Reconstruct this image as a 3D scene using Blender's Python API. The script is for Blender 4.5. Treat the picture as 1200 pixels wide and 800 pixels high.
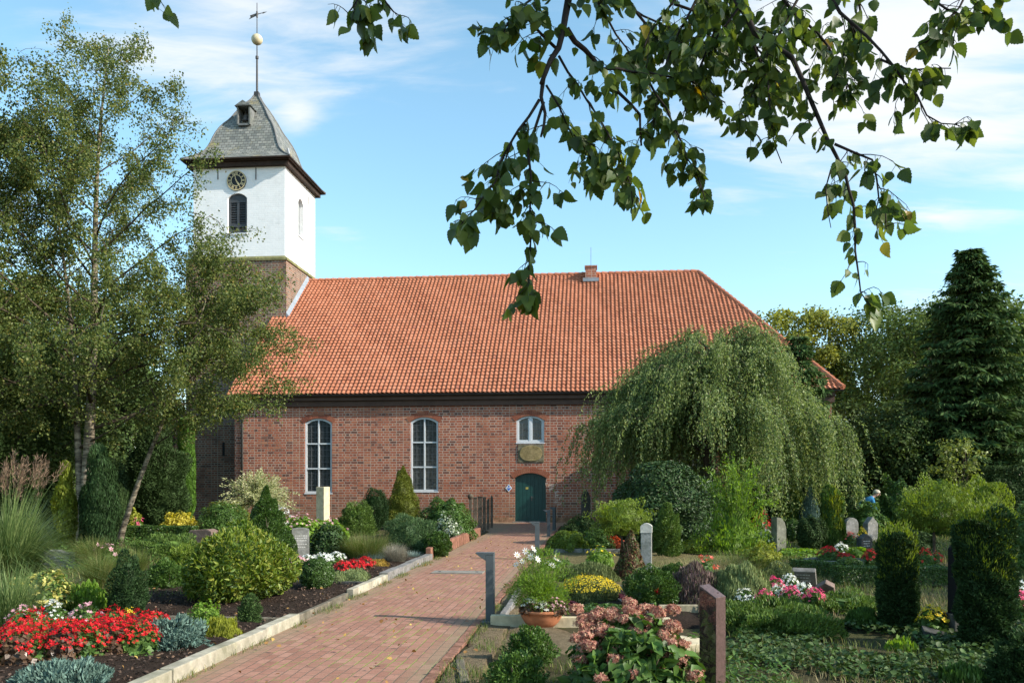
import bpy, bmesh, math, random
import numpy as np
from mathutils import Vector, Matrix
from mathutils.geometry import tessellate_polygon

for o in list(bpy.data.objects):
    bpy.data.objects.remove(o)
scene = bpy.context.scene
C = scene.collection
R = math.radians
PI = math.pi

# ------------------------------------------------------------------ camera
CAM_H = 1.7
cam_data = bpy.data.cameras.new('camera')
cam = bpy.data.objects.new('camera', cam_data)
C.objects.link(cam)
cam.location = (0, 0, CAM_H)
cam.rotation_euler = (R(90), 0, 0)
cam_data.sensor_width = 36.0
cam_data.lens = 30.0
cam_data.shift_y = 167.0 / 1200.0
cam_data.clip_start = 0.05
cam_data.clip_end = 3000
scene.camera = cam

# ------------------------------------------------------------------ sun and sky
SUN_EL = R(31)
SUN_AZ = R(109)              # clockwise from +Y: from the right and a little behind the camera
sun_dir = Vector((math.sin(SUN_AZ) * math.cos(SUN_EL), math.cos(SUN_AZ) * math.cos(SUN_EL), math.sin(SUN_EL)))
sd = bpy.data.lights.new('sun', 'SUN')
sd.energy = 3.9
sd.angle = R(0.5)
sd.color = (1.0, 0.93, 0.82)
sun = bpy.data.objects.new('sun', sd)
C.objects.link(sun)
sun.rotation_euler = sun_dir.to_track_quat('Z', 'Y').to_euler()
sun.location = (30, -10, 40)

world = bpy.data.worlds.new('World')
scene.world = world
world.use_nodes = True
scene.view_settings.view_transform = 'Standard'
scene.view_settings.look = 'None'
scene.view_settings.gamma = 1.0
scene.view_settings.exposure = 0.95


def build_world():
    nt = world.node_tree
    nt.nodes.clear()
    n, l = nt.nodes.new, nt.links.new
    out = n('ShaderNodeOutputWorld')
    bg = n('ShaderNodeBackground')
    bg.inputs['Strength'].default_value = 0.15
    l(bg.outputs[0], out.inputs[0])
    sky = n('ShaderNodeTexSky')
    sky.sky_type = 'NISHITA'
    sky.sun_disc = False
    sky.sun_elevation = SUN_EL
    sky.sun_rotation = SUN_AZ
    sky.altitude = 10
    sky.air_density = 1.0
    sky.dust_density = 0.6
    sky.ozone_density = 2.2
    hs = n('ShaderNodeHueSaturation')
    hs.inputs['Hue'].default_value = 0.477
    hs.inputs['Saturation'].default_value = 1.0
    hs.inputs['Value'].default_value = 1.02
    l(sky.outputs[0], hs.inputs['Color'])
    tc = n('ShaderNodeTexCoord')
    # project the direction on a flat cloud deck
    sep = n('ShaderNodeSeparateXYZ')
    l(tc.outputs['Generated'], sep.inputs[0])
    def m(op, a, b=None, clamp=False):
        k = n('ShaderNodeMath'); k.operation = op; k.use_clamp = clamp
        for i, x in enumerate((a, b)):
            if x is None: continue
            if isinstance(x, (int, float)): k.inputs[i].default_value = x
            else: l(x, k.inputs[i])
        return k.outputs[0]
    zz = m('MAXIMUM', m('ADD', sep.outputs[2], 0.12), 0.05)
    cx = m('DIVIDE', sep.outputs[0], zz)
    cy = m('DIVIDE', sep.outputs[1], zz)
    comb = n('ShaderNodeCombineXYZ')
    l(cx, comb.inputs[0]); l(cy, comb.inputs[1])
    def noise(scale, detail, rough, off, sy=1.0, dist=0.6):
        mp = n('ShaderNodeMapping')
        mp.inputs['Location'].default_value = off
        mp.inputs['Scale'].default_value = (1, sy, 1)
        l(comb.outputs[0], mp.inputs[0])
        t = n('ShaderNodeTexNoise')
        t.inputs['Scale'].default_value = scale
        t.inputs['Detail'].default_value = detail
        t.inputs['Roughness'].default_value = rough
        t.inputs['Distortion'].default_value = dist
        l(mp.outputs[0], t.inputs['Vector'])
        return t.outputs['Fac']
    n1 = noise(1.6, 9, 0.58, (3.1, 1.7, 0), 2.4)
    n2 = noise(4.5, 7, 0.6, (9.3, 4.2, 0), 2.8)
    # cloud banks, placed by compass direction: (azimuth x/y, elevation z/y, radii, weight)
    def blob(a, e, ra, re, w):
        yy = m('MAXIMUM', sep.outputs[1], 0.02)
        dx = m('DIVIDE', m('SUBTRACT', m('DIVIDE', sep.outputs[0], yy), a), ra)
        dz = m('DIVIDE', m('SUBTRACT', m('DIVIDE', sep.outputs[2], yy), e), re)
        d = m('SQRT', m('ADD', m('MULTIPLY', dx, dx), m('MULTIPLY', dz, dz)))
        return m('MULTIPLY', m('SUBTRACT', 1.0, d, True), w)
    banks = [(-0.34, 0.53, 0.42, 0.17, 0.9), (-0.1, 0.47, 0.3, 0.06, 0.55), (-0.25, 0.43, 0.07, 0.05, 0.75),
             (0.44, 0.50, 0.42, 0.24, 1.15), (0.5, 0.315, 0.16, 0.04, 0.8), (0.62, 0.36, 0.25, 0.05, 0.7),
             (0.55, 0.2, 0.3, 0.06, 0.55), (-0.2, 0.3, 0.1, 0.035, 0.45), (0.26, 0.34, 0.14, 0.05, 0.4),
             (0.1, 0.62, 0.5, 0.1, 0.6), (-0.75, 0.3, 0.4, 0.2, 0.6), (0.95, 0.4, 0.4, 0.25, 0.9)]
    acc = None
    for b in banks:
        o = blob(*b)
        acc = o if acc is None else m('MAXIMUM', acc, o)
    nn = m('ADD', m('MULTIPLY', n1, 0.7), m('MULTIPLY', n2, 0.3))
    val = m('ADD', m('MULTIPLY', acc, 0.9), m('MULTIPLY', m('SUBTRACT', nn, 0.5), 1.9))
    mr = n('ShaderNodeMapRange'); mr.interpolation_type = 'SMOOTHSTEP'
    mr.inputs[1].default_value = 0.2; mr.inputs[2].default_value = 0.85
    mr.inputs[3].default_value = 0.0; mr.inputs[4].default_value = 0.92
    l(val, mr.inputs[0])
    up = m('MULTIPLY', mr.outputs[0], m('MULTIPLY', m('ADD', sep.outputs[2], 0.02), 8.0, True), True)
    # thin veil brightening low down
    mix = n('ShaderNodeMix'); mix.data_type = 'RGBA'
    l(up, mix.inputs[0]); l(hs.outputs[0], mix.inputs[6])
    mix.inputs[7].default_value = (3.6, 3.68, 3.75, 1)
    l(mix.outputs[2], bg.inputs['Color'])


build_world()

# ------------------------------------------------------------------ small toolbox
def at(px, py, z=0.0):
    """ground position seen at a point of the photograph (1200 x 800 units)"""
    d = (CAM_H - z) * 1000.0 / (py - 567.0)
    return ((px - 600.0) / 1000.0 * d, d)


def at_d(px, py, d):
    return Vector(((px - 600.0) / 1000.0 * d, d, CAM_H + (567.0 - py) / 1000.0 * d))


def mpp(py):
    return 1.7 / (py - 567.0)


def link_mesh(me, name, parent=None, mats=None):
    o = bpy.data.objects.new(name, me)
    C.objects.link(o)
    if mats is not None:
        for m in (mats if isinstance(mats, (list, tuple)) else [mats]):
            me.materials.append(m)
    if parent is not None:
        o.parent = parent
    return o


def tag(o, label, cat, group=None, kind=None):
    o['label'] = label
    o['category'] = cat
    if group: o['group'] = group
    if kind: o['kind'] = kind
    return o


def thing(name, label, cat, loc=(0, 0, 0), rz=0.0, group=None):
    o = bpy.data.objects.new(name, None)
    o.empty_display_size = 0.2
    C.objects.link(o)
    if len(loc) == 2: loc = (loc[0], loc[1], 0)
    o.location = loc
    o.rotation_euler = (0, 0, rz)
    return tag(o, label, cat, group)


def structure(o):
    o['kind'] = 'structure'
    return o


def box_uv(me):
    n = len(me.polygons)
    if n == 0: return
    nv = len(me.vertices)
    co = np.empty(nv * 3); me.vertices.foreach_get('co', co); co = co.reshape(-1, 3)
    nl = len(me.loops)
    li = np.empty(nl, dtype=np.int64); me.loops.foreach_get('vertex_index', li)
    no = np.empty(n * 3); me.polygons.foreach_get('normal', no); no = np.abs(no.reshape(-1, 3))
    tot = np.empty(n, dtype=np.int64); me.polygons.foreach_get('loop_total', tot)
    ax = np.repeat(np.argmax(no, axis=1), tot)
    c = co[li]
    uv = np.empty((nl, 2))
    uv[:, 0] = np.where(ax == 0, c[:, 1], c[:, 0])
    uv[:, 1] = np.where(ax == 2, c[:, 1], c[:, 2])
    lay = me.uv_layers.new(name='uv')
    lay.data.foreach_set('uv', uv.ravel())


class MB:
    """collects polygons for ONE mesh object"""
    def __init__(self):
        self.v = []; self.f = []; self.mi = []; self.M = None

    def add(self, verts, faces, mi=0):
        b = len(self.v)
        if self.M is not None:
            verts = [tuple(self.M @ Vector(p)) for p in verts]
        self.v.extend(verts)
        for f in faces:
            self.f.append(tuple(b + i for i in f)); self.mi.append(mi)

    def box(self, c, s, rz=0.0, mi=0, taper=1.0):
        x, y, z = s[0] / 2, s[1] / 2, s[2] / 2
        t = taper
        P = [(-x, -y, -z), (x, -y, -z), (x, y, -z), (-x, y, -z), (-x * t, -y * t, z), (x * t, -y * t, z), (x * t, y * t, z), (-x * t, y * t, z)]
        cs, sn = math.cos(rz), math.sin(rz)
        P = [(c[0] + p[0] * cs - p[1] * sn, c[1] + p[0] * sn + p[1] * cs, c[2] + p[2]) for p in P]
        self.add(P, [(3, 2, 1, 0), (4, 5, 6, 7), (0, 1, 5, 4), (1, 2, 6, 5), (2, 3, 7, 6), (3, 0, 4, 7)], mi)

    def span(self, a, b, mi=0):
        self.box([(a[i] + b[i]) / 2 for i in range(3)], [abs(b[i] - a[i]) for i in range(3)], 0, mi)

    def prism(self, poly, y0, y1, mi=0):
        """poly in (x, z), extruded along y"""
        n = len(poly)
        a = sum(poly[i][0] * poly[(i + 1) % n][1] - poly[(i + 1) % n][0] * poly[i][1] for i in range(n))
        if a < 0: poly = poly[::-1]
        V = [(p[0], y0, p[1]) for p in poly] + [(p[0], y1, p[1]) for p in poly]
        F = [tuple(range(n)), tuple(range(2 * n - 1, n - 1, -1))]
        F += [((i + 1) % n, i, n + i, n + (i + 1) % n) for i in range(n)]
        self.add(V, F, mi)

    def slab(self, poly, z0, z1, mi=0):
        n = len(poly)
        a = sum(poly[i][0] * poly[(i + 1) % n][1] - poly[(i + 1) % n][0] * poly[i][1] for i in range(n))
        if a < 0: poly = poly[::-1]
        V = [(p[0], p[1], z0) for p in poly] + [(p[0], p[1], z1) for p in poly]
        F = [tuple(range(n - 1, -1, -1)), tuple(range(n, 2 * n))]
        F += [(i, (i + 1) % n, n + (i + 1) % n, n + i) for i in range(n)]
        self.add(V, F, mi)

    def tube(self, pts, rad, n=6, mi=0, cap=True):
        pts = [Vector(p) for p in pts]
        if not hasattr(rad, '__len__'): rad = [rad] * len(pts)
        up = Vector((0.13, 0.21, 1)).normalized()
        V = []; F = []
        prev = None
        for i, p in enumerate(pts):
            d = (pts[min(i + 1, len(pts) - 1)] - pts[max(i - 1, 0)])
            if d.length < 1e-9: d = Vector((0, 0, 1))
            d.normalize()
            if prev is None:
                s = d.cross(up)
                if s.length < 0.05: s = d.cross(Vector((1, 0, 0)))
                s.normalize()
            else:
                s = (prev - d * prev.dot(d))
                if s.length < 1e-6: s = d.cross(up)
                s.normalize()
            prev = s
            t = d.cross(s)
            for k in range(n):
                a = 2 * PI * k / n
                V.append(tuple(p + (s * math.cos(a) + t * math.sin(a)) * rad[i]))
        for i in range(len(pts) - 1):
            for k in range(n):
                a, b = i * n + k, i * n + (k + 1) % n
                F.append((a, b, b + n, a + n))
        if cap:
            F.append(tuple(range(n - 1, -1, -1)))
            F.append(tuple(range((len(pts) - 1) * n, len(pts) * n)))
        self.add(V, F, mi)

    def lathe(self, prof, n=24, c=(0, 0, 0), mi=0, sx=1.0, sy=1.0):
        V = []; F = []
        for r, z in prof:
            for k in range(n):
                a = 2 * PI * k / n
                V.append((c[0] + r * math.cos(a) * sx, c[1] + r * math.sin(a) * sy, c[2] + z))
        for i in range(len(prof) - 1):
            for k in range(n):
                a, b = i * n + k, i * n + (k + 1) % n
                F.append((a, b, b + n, a + n))
        F.append(tuple(range(n - 1, -1, -1)))
        F.append(tuple(range((len(prof) - 1) * n, len(prof) * n)))
        self.add(V, F, mi)

    def holed(self, outer, holes, fn, mi=0):
        """flat face with holes; outer and holes are 2D loops, fn maps 2D to 3D"""
        loops = [[Vector((p[0], p[1], 0)) for p in outer]] + [[Vector((p[0], p[1], 0)) for p in h] for h in holes]
        flat = [p for l in loops for p in l]
        tris = tessellate_polygon(loops)
        F = []
        for t in tris:
            a, b, c = (flat[i] for i in t)
            ar = (b.x - a.x) * (c.y - a.y) - (c.x - a.x) * (b.y - a.y)
            F.append(tuple(t) if ar > 0 else tuple(reversed(t)))
        self.add([fn(p.x, p.y) for p in flat], F, mi)

    def build(self, name, mats=None, parent=None, smooth=False, bevel=0.0, auto=None):
        me = bpy.data.meshes.new(name)
        me.from_pydata(self.v, [], self.f)
        me.polygons.foreach_set('material_index', self.mi)
        if smooth:
            me.polygons.foreach_set('use_smooth', [True] * len(self.f))
        me.update()
        if bevel > 0:
            bm = bmesh.new(); bm.from_mesh(me)
            bmesh.ops.remove_doubles(bm, verts=bm.verts, dist=1e-5)
            ed = [e for e in bm.edges if len(e.link_faces) == 2 and e.calc_face_angle(0) > 0.4]
            bmesh.ops.bevel(bm, geom=ed, offset=bevel, segments=2, affect='EDGES', profile=0.6, clamp_overlap=True)
            bm.to_mesh(me); bm.free()
        box_uv(me)
        return link_mesh(me, name, parent, mats)


def quads_mesh(name, V, k, mats, parent=None, extra=None):
    """V: (n,j,3) array of n separate pieces; k: polygon size, or a list of polygons per piece; extra: further (V, k, material index) sets"""
    sets = [(V, k, 0)] + (extra or [])
    vs, li, cnt, mi = [], [], [], []
    base = 0
    for A, kk, m in sets:
        if len(A) == 0: continue
        pat = [list(range(kk))] if isinstance(kk, int) else kk
        j = A.shape[1]
        flat = np.array([i for p in pat for i in p])
        sizes = np.array([len(p) for p in pat], dtype=np.int32)
        vs.append(A.reshape(-1, 3))
        li.append((base + np.arange(len(A))[:, None] * j + flat[None]).ravel())
        cnt.append(np.tile(sizes, len(A))); mi.append(np.full(len(A) * len(pat), m, dtype=np.int32))
        base += len(A) * j
    verts = np.concatenate(vs); li = np.concatenate(li).astype(np.int32); counts = np.concatenate(cnt); mi = np.concatenate(mi)
    me = bpy.data.meshes.new(name)
    me.vertices.add(len(verts)); me.vertices.foreach_set('co', verts.astype(np.float32).ravel())
    me.loops.add(len(li)); me.loops.foreach_set('vertex_index', li)
    me.polygons.add(len(counts))
    st = np.concatenate([[0], np.cumsum(counts)[:-1]]).astype(np.int32)
    me.polygons.foreach_set('loop_start', st)
    me.polygons.foreach_set('material_index', mi)
    me.update(calc_edges=True)
    return link_mesh(me, name, parent, mats)


def indexed_mesh(name, V, F, mats, parent=None, smooth=False):
    """V (n,3), F (m,k) with shared vertices"""
    me = bpy.data.meshes.new(name)
    me.vertices.add(len(V)); me.vertices.foreach_set('co', np.asarray(V, dtype=np.float32).ravel())
    k = F.shape[1]
    me.loops.add(F.size); me.loops.foreach_set('vertex_index', F.astype(np.int32).ravel())
    me.polygons.add(len(F)); me.polygons.foreach_set('loop_start', (np.arange(len(F)) * k).astype(np.int32))
    if smooth: me.polygons.foreach_set('use_smooth', np.ones(len(F), dtype=bool))
    me.update(calc_edges=True)
    return link_mesh(me, name, parent, mats)


# ------------------------------------------------------------------ materials
class Mat:
    def __init__(self, name, rough=0.8, spec=0.3):
        self.m = bpy.data.materials.new(name)
        self.m.use_nodes = True
        self.nt = self.m.node_tree
        self.b = self.nt.nodes['Principled BSDF']
        self.b.inputs['Roughness'].default_value = rough
        self.b.inputs['Specular IOR Level'].default_value = spec

    def n(self, t, ins=None, **props):
        k = self.nt.nodes.new(t)
        for a, v in props.items(): setattr(k, a, v)
        for a, v in (ins or {}).items():
            self.set(k, a, v)
        return k

    def set(self, k, a, v):
        s = k.inputs[a]
        if isinstance(v, bpy.types.NodeSocket): self.nt.links.new(v, s)
        else:
            if hasattr(s, 'default_value') and hasattr(s.default_value, '__len__') and len(s.default_value) == 4 and len(v) == 3:
                v = (*v, 1)
            s.default_value = v

    def base(self, v): self.set(self.b, 'Base Color', v)

    def ramp(self, fac, stops, interp='LINEAR'):
        r = self.n('ShaderNodeValToRGB')
        cr = r.color_ramp; cr.interpolation = interp
        while len(cr.elements) < len(stops): cr.elements.new(0.5)
        for e, (p, c) in zip(cr.elements, stops):
            e.position = p; e.color = (*c, 1)
        self.nt.links.new(fac, r.inputs[0])
        return r.outputs[0]

    def mix(self, f, a, b, blend='MIX'):
        k = self.n('ShaderNodeMix', data_type='RGBA', blend_type=blend)
        self.set(k, 0, f); self.set(k, 6, a); self.set(k, 7, b)
        return k.outputs[2]

    def math(self, op, a, b=0.0, clamp=False):
        k = self.n('ShaderNodeMath', operation=op, use_clamp=clamp)
        self.set(k, 0, a); self.set(k, 1, b)
        return k.outputs[0]

    def noise(self, scale, detail=4, rough=0.55, vec=None, dist=0.0):
        k = self.n('ShaderNodeTexNoise', {'Scale': scale, 'Detail': detail, 'Roughness': rough, 'Distortion': dist})
        self.nt.links.new(vec if vec is not None else self.obj(), k.inputs['Vector'])
        return k.outputs['Fac']

    def obj(self):
        if not hasattr(self, '_tc'): self._tc = self.n('ShaderNodeTexCoord')
        return self._tc.outputs['Object']

    def uv(self):
        if not hasattr(self, '_tc'): self._tc = self.n('ShaderNodeTexCoord')
        return self._tc.outputs['UV']

    def bump(self, h, strength=0.4, dist=0.02):
        k = self.n('ShaderNodeBump', {'Strength': strength, 'Distance': dist, 'Height': h})
        self.nt.links.new(k.outputs[0], self.b.inputs['Normal'])


def plain(name, col, rough=0.6, spec=0.3, var=0.12, scale=8.0, metal=0.0, bump=0.0):
    M = Mat(name, rough, spec)
    f = M.noise(scale, 5, 0.6)
    a = tuple(c * (1 - var) for c in col); b = tuple(min(1, c * (1 + var)) for c in col)
    c = M.ramp(f, [(0.3, a), (0.7, b)])
    if var >= 0.28:                       # weathered things: blotches of dirt and algae, and fine grain
        g = M.noise(scale * 0.3, 6, 0.7, dist=0.5)
        c = M.mix(M.ramp(g, [(0.42, (0, 0, 0)), (0.66, (0.8, 0.8, 0.8))]), c, (col[0] * 0.42, col[1] * 0.45, col[2] * 0.36))
        k = M.noise(scale * 0.55, 5, 0.75)
        c = M.mix(M.ramp(k, [(0.58, (0, 0, 0)), (0.68, (0.55, 0.55, 0.55))]), c, (min(1, col[0] * 1.25), min(1, col[1] * 1.3), col[2] * 0.95))
    M.base(c)
    M.b.inputs['Metallic'].default_value = metal
    if bump: M.bump(f, bump, 0.02)
    return M.m


def brick_mat(name, stops, mortar, bw=0.30, rh=0.114, ms=0.019, bumps=0.6, stain=None):
    M = Mat(name, 0.9, 0.15)
    # slightly wandering courses
    wob = M.n('ShaderNodeTexNoise', {'Scale': 1.3, 'Detail': 2.0})
    M.nt.links.new(M.uv(), wob.inputs['Vector'])
    vm = M.n('ShaderNodeVectorMath', operation='SCALE'); vm.inputs['Scale'].default_value = 0.02
    M.nt.links.new(wob.outputs['Color'], vm.inputs[0])
    va = M.n('ShaderNodeVectorMath', operation='ADD')
    M.nt.links.new(M.uv(), va.inputs[0]); M.nt.links.new(vm.outputs[0], va.inputs[1])
    B = M.n('ShaderNodeTexBrick', {'Color1': (0, 0, 0), 'Color2': (1, 1, 1), 'Mortar': (0.5, 0.5, 0.5), 'Scale': 1.0,
            'Mortar Size': ms, 'Mortar Smooth': 0.25, 'Bias': 0.0, 'Brick Width': bw, 'Row Height': rh})
    B.offset = 0.5; B.squash = 0.55; B.squash_frequency = 2
    M.nt.links.new(va.outputs[0], B.inputs['Vector'])
    col = M.ramp(B.outputs['Color'], stops)
    fine = M.noise(14, 6, 0.65, M.uv())
    col = M.mix(0.35, col, M.ramp(fine, [(0.25, (0.25, 0.25, 0.25)), (0.75, (1, 1, 1))]), 'MULTIPLY')
    big = M.noise(0.55, 5, 0.62, M.uv())
    col = M.mix(M.ramp(big, [(0.48, (0, 0, 0)), (0.75, (0.35, 0.35, 0.35))]), col, tuple(c * 0.62 for c in stops[len(stops) // 2][1]))
    big2 = M.noise(0.9, 5, 0.6, M.uv(), 0.8)
    mort = M.mix(M.ramp(big2, [(0.46, (0, 0, 0)), (0.66, (1, 1, 1))]), mortar, tuple(c * 0.5 for c in mortar))
    col = M.mix(B.outputs['Fac'], col, mort)
    if stain:
        zc = M.n('ShaderNodeSeparateXYZ'); M.nt.links.new(M.uv(), zc.inputs[0])
        k = M.noise(2.2, 6, 0.7, M.uv())
        low = M.math('SUBTRACT', 1.0, M.math('DIVIDE', zc.outputs[1], 1.5), True)
        col = M.mix(M.math('MULTIPLY', M.math('MULTIPLY', low, k), 0.9, True), col, stain)
    M.base(col)
    h = M.math('SUBTRACT', M.math('MULTIPLY', fine, 0.35), B.outputs['Fac'])
    M.bump(h, bumps, 0.012)
    return M.m


BRICK = brick_mat('nave brick', [(0.0, (0.14, 0.07, 0.055)), (0.07, (0.22, 0.085, 0.06)), (0.27, (0.36, 0.118, 0.068)), (0.5, (0.45, 0.158, 0.088)), (0.74, (0.385, 0.122, 0.073)), (0.92, (0.50, 0.21, 0.118)), (1.0, (0.17, 0.08, 0.062))], (0.48, 0.39, 0.31), ms=0.0135, stain=(0.12, 0.12, 0.08))
BRICK_OLD = brick_mat('tower brick', [(0.0, (0.10, 0.06, 0.05)), (0.3, (0.22, 0.095, 0.065)), (0.6, (0.30, 0.13, 0.08)), (0.85, (0.25, 0.14, 0.10)), (1.0, (0.14, 0.09, 0.075))], (0.30, 0.27, 0.21), 0.3, 0.11, 0.02, 0.8)


def whitewash():
    M = Mat('whitewashed brick', 0.85, 0.2)
    B = M.n('ShaderNodeTexBrick', {'Color1': (0, 0, 0), 'Color2': (1, 1, 1), 'Mortar': (0.5, 0.5, 0.5), 'Scale': 1.0,
            'Mortar Size': 0.012, 'Mortar Smooth': 0.6, 'Brick Width': 0.3, 'Row Height': 0.11})
    M.nt.links.new(M.uv(), B.inputs['Vector'])
    st = M.noise(1.4, 7, 0.7, M.uv())
    col = M.ramp(st, [(0.2, (0.62, 0.62, 0.60)), (0.42, (0.80, 0.80, 0.785)), (0.8, (0.87, 0.865, 0.85))])
    col = M.mix(M.math('MULTIPLY', B.outputs['Fac'], 0.12), col, (0.6, 0.6, 0.59))
    col = M.mix(0.05, col, B.outputs['Color'], 'MULTIPLY')
    M.base(col)
    h = M.math('SUBTRACT', M.math('MULTIPLY', M.noise(16, 5, 0.6, M.uv()), 0.8), B.outputs['Fac'])
    M.bump(h, 0.4, 0.010)
    return M.m


WHITEWASH = whitewash()


def tile_mat():
    M = Mat('clay pantile', 0.75, 0.25)
    g = M.n('ShaderNodeNewGeometry')
    col = M.ramp(g.outputs['Random Per Island'], [(0.0, (0.37, 0.125, 0.065)), (0.15, (0.43, 0.155, 0.08)), (0.6, (0.46, 0.17, 0.09)), (0.97, (0.495, 0.195, 0.11)), (1.0, (0.33, 0.115, 0.07))])
    f = M.noise(0.7, 6, 0.65)
    col = M.mix(M.ramp(f, [(0.5, (0, 0, 0)), (0.8, (0.5, 0.5, 0.5))]), col, (0.30, 0.13, 0.075))
    f2 = M.noise(22, 5, 0.7)
    col = M.mix(0.2, col, M.ramp(f2, [(0.3, (0.45, 0.45, 0.45)), (0.65, (1, 1, 1))]), 'MULTIPLY')
    M.base(col)
    M.bump(f2, 0.2, 0.008)
    return M.m


TILE = tile_mat()


def slate_mat():
    M = Mat('weathered slate', 0.55, 0.4)
    B = M.n('ShaderNodeTexBrick', {'Color1': (0, 0, 0), 'Color2': (1, 1, 1), 'Mortar': (0, 0, 0), 'Scale': 1.0,
            'Mortar Size': 0.012, 'Mortar Smooth': 0.3, 'Brick Width': 0.26, 'Row Height': 0.17})
    M.nt.links.new(M.uv(), B.inputs['Vector'])
    col = M.ramp(B.outputs['Color'], [(0.0, (0.12, 0.125, 0.115)), (0.5, (0.19, 0.195, 0.175)), (1.0, (0.27, 0.265, 0.235))])
    lich = M.noise(0.8, 7, 0.7)
    col = M.mix(M.ramp(lich, [(0.56, (0, 0, 0)), (0.68, (0.85, 0.85, 0.85))]), col, (0.33, 0.25, 0.06))
    lich2 = M.noise(2.2, 6, 0.7)
    col = M.mix(M.ramp(lich2, [(0.45, (0, 0, 0)), (0.75, (0.5, 0.5, 0.5))]), col, (0.26, 0.26, 0.20))
    col = M.mix(B.outputs['Fac'], col, (0.05, 0.05, 0.045))
    M.base(col)
    M.bump(M.math('ADD', M.math('SUBTRACT', 0.0, B.outputs['Fac']), M.math('MULTIPLY', B.outputs['Color'], 0.5)), 0.9, 0.02)
    return M.m


SLATE = slate_mat()


def paver_mat():
    M = Mat('red clinker paving', 0.85, 0.2)
    wob = M.n('ShaderNodeTexNoise', {'Scale': 1.1, 'Detail': 3.0})
    M.nt.links.new(M.uv(), wob.inputs['Vector'])
    vm = M.n('ShaderNodeVectorMath', operation='SCALE'); vm.inputs['Scale'].default_value = 0.05
    M.nt.links.new(wob.outputs['Color'], vm.inputs[0])
    va = M.n('ShaderNodeVectorMath', operation='ADD')
    M.nt.links.new(M.uv(), va.inputs[0]); M.nt.links.new(vm.outputs[0], va.inputs[1])
    B = M.n('ShaderNodeTexBrick', {'Color1': (0, 0, 0), 'Color2': (1, 1, 1), 'Mortar': (0.5, 0.5, 0.5), 'Scale': 1.0,
            'Mortar Size': 0.008, 'Mortar Smooth': 0.3, 'Brick Width': 0.215, 'Row Height': 0.107})
    rot = M.n('ShaderNodeMapping'); rot.inputs['Rotation'].default_value = (0, 0, PI / 2)
    M.nt.links.new(va.outputs[0], rot.inputs[0]); M.nt.links.new(rot.outputs[0], B.inputs['Vector'])
    col = M.ramp(B.outputs['Color'], [(0.0, (0.285, 0.137, 0.092)), (0.3, (0.335, 0.163, 0.112)), (0.7, (0.36, 0.18, 0.125)), (1.0, (0.40, 0.212, 0.15))])
    f = M.noise(11, 6, 0.7, M.uv())
    col = M.mix(0.5, col, M.ramp(f, [(0.25, (0.5, 0.5, 0.5)), (0.7, (1.1, 1.1, 1.1))]), 'MULTIPLY')
    f3 = M.noise(0.9, 5, 0.65, M.uv())
    col = M.mix(M.ramp(f3, [(0.45, (0, 0, 0)), (0.8, (0.35, 0.35, 0.35))]), col, (0.27, 0.165, 0.115))
    # moss only in some of the joints
    g = M.noise(1.6, 5, 0.7, M.uv(), 0.5)
    mort = M.mix(M.ramp(g, [(0.50, (0, 0, 0)), (0.57, (1, 1, 1))]), (0.18, 0.12, 0.085), (0.22, 0.24, 0.06))
    col = M.mix(B.outputs['Fac'], col, mort)
    # worn pale sandy film towards the edges of the path
    sx = M.n('ShaderNodeSeparateXYZ'); M.nt.links.new(M.uv(), sx.inputs[0])
    ed = M.math('ABSOLUTE', M.math('SUBTRACT', sx.outputs[0], 0.37))
    ef = M.math('MULTIPLY', M.math('SUBTRACT', ed, 0.72), 4.0, True)
    col = M.mix(M.math('MULTIPLY', M.math('MULTIPLY', ef, M.noise(5, 6, 0.75, M.uv())), 1.1, True), col, (0.22, 0.18, 0.11))
    M.base(col)
    M.bump(M.math('SUBTRACT', M.math('MULTIPLY', f, 0.4), B.outputs['Fac']), 0.6, 0.012)
    return M.m


PAVER = paver_mat()


def ground_mat(name, stops, scale=1.3, fine=30, bump=0.8):
    M = Mat(name, 0.95, 0.1)
    a = M.noise(scale, 7, 0.7, dist=0.4)
    col = M.ramp(a, stops)
    b = M.noise(fine, 6, 0.75)
    col = M.mix(0.75, col, M.ramp(b, [(0.3, (0.35, 0.35, 0.35)), (0.7, (1.25, 1.25, 1.25))]), 'MULTIPLY')
    M.base(col)
    M.bump(M.math('ADD', b, M.noise(fine * 4, 3, 0.6)), bump, 0.03)
    return M.m


GROUND = ground_mat('cemetery ground', [(0.3, (0.055, 0.06, 0.025)), (0.45, (0.10, 0.085, 0.045)), (0.58, (0.075, 0.085, 0.03)), (0.75, (0.17, 0.14, 0.075))])
SOIL = ground_mat('dark mulch', [(0.3, (0.035, 0.024, 0.018)), (0.6, (0.065, 0.045, 0.033)), (0.8, (0.12, 0.085, 0.06))], 3, 34, 1.0)
SAND = ground_mat('sandy soil', [(0.3, (0.20, 0.15, 0.09)), (0.6, (0.30, 0.23, 0.14)), (0.8, (0.36, 0.29, 0.19))], 4, 25, 1.0)
CREAM_STONE = plain('cream concrete kerb', (0.40, 0.36, 0.28), 0.9, 0.15, 0.38, 5, 0, 0.5)
MUD_STONE = plain('soil stained kerb', (0.17, 0.145, 0.11), 0.9, 0.15, 0.45, 7, 0, 0.5)
GREY_STONE = plain('grey granite kerb', (0.22, 0.205, 0.195), 0.85, 0.2, 0.35, 18, 0, 0.4)
DARK_STONE = plain('dark weathered stone', (0.075, 0.075, 0.07), 0.85, 0.2, 0.45, 12, 0, 0.4)
MID_STONE = plain('grey weathered gravestone', (0.22, 0.215, 0.20), 0.85, 0.2, 0.4, 10, 0, 0.4)
PALE_STONE = plain('pale limestone', (0.50, 0.48, 0.42), 0.8, 0.2, 0.2, 12, 0, 0.3)
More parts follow.
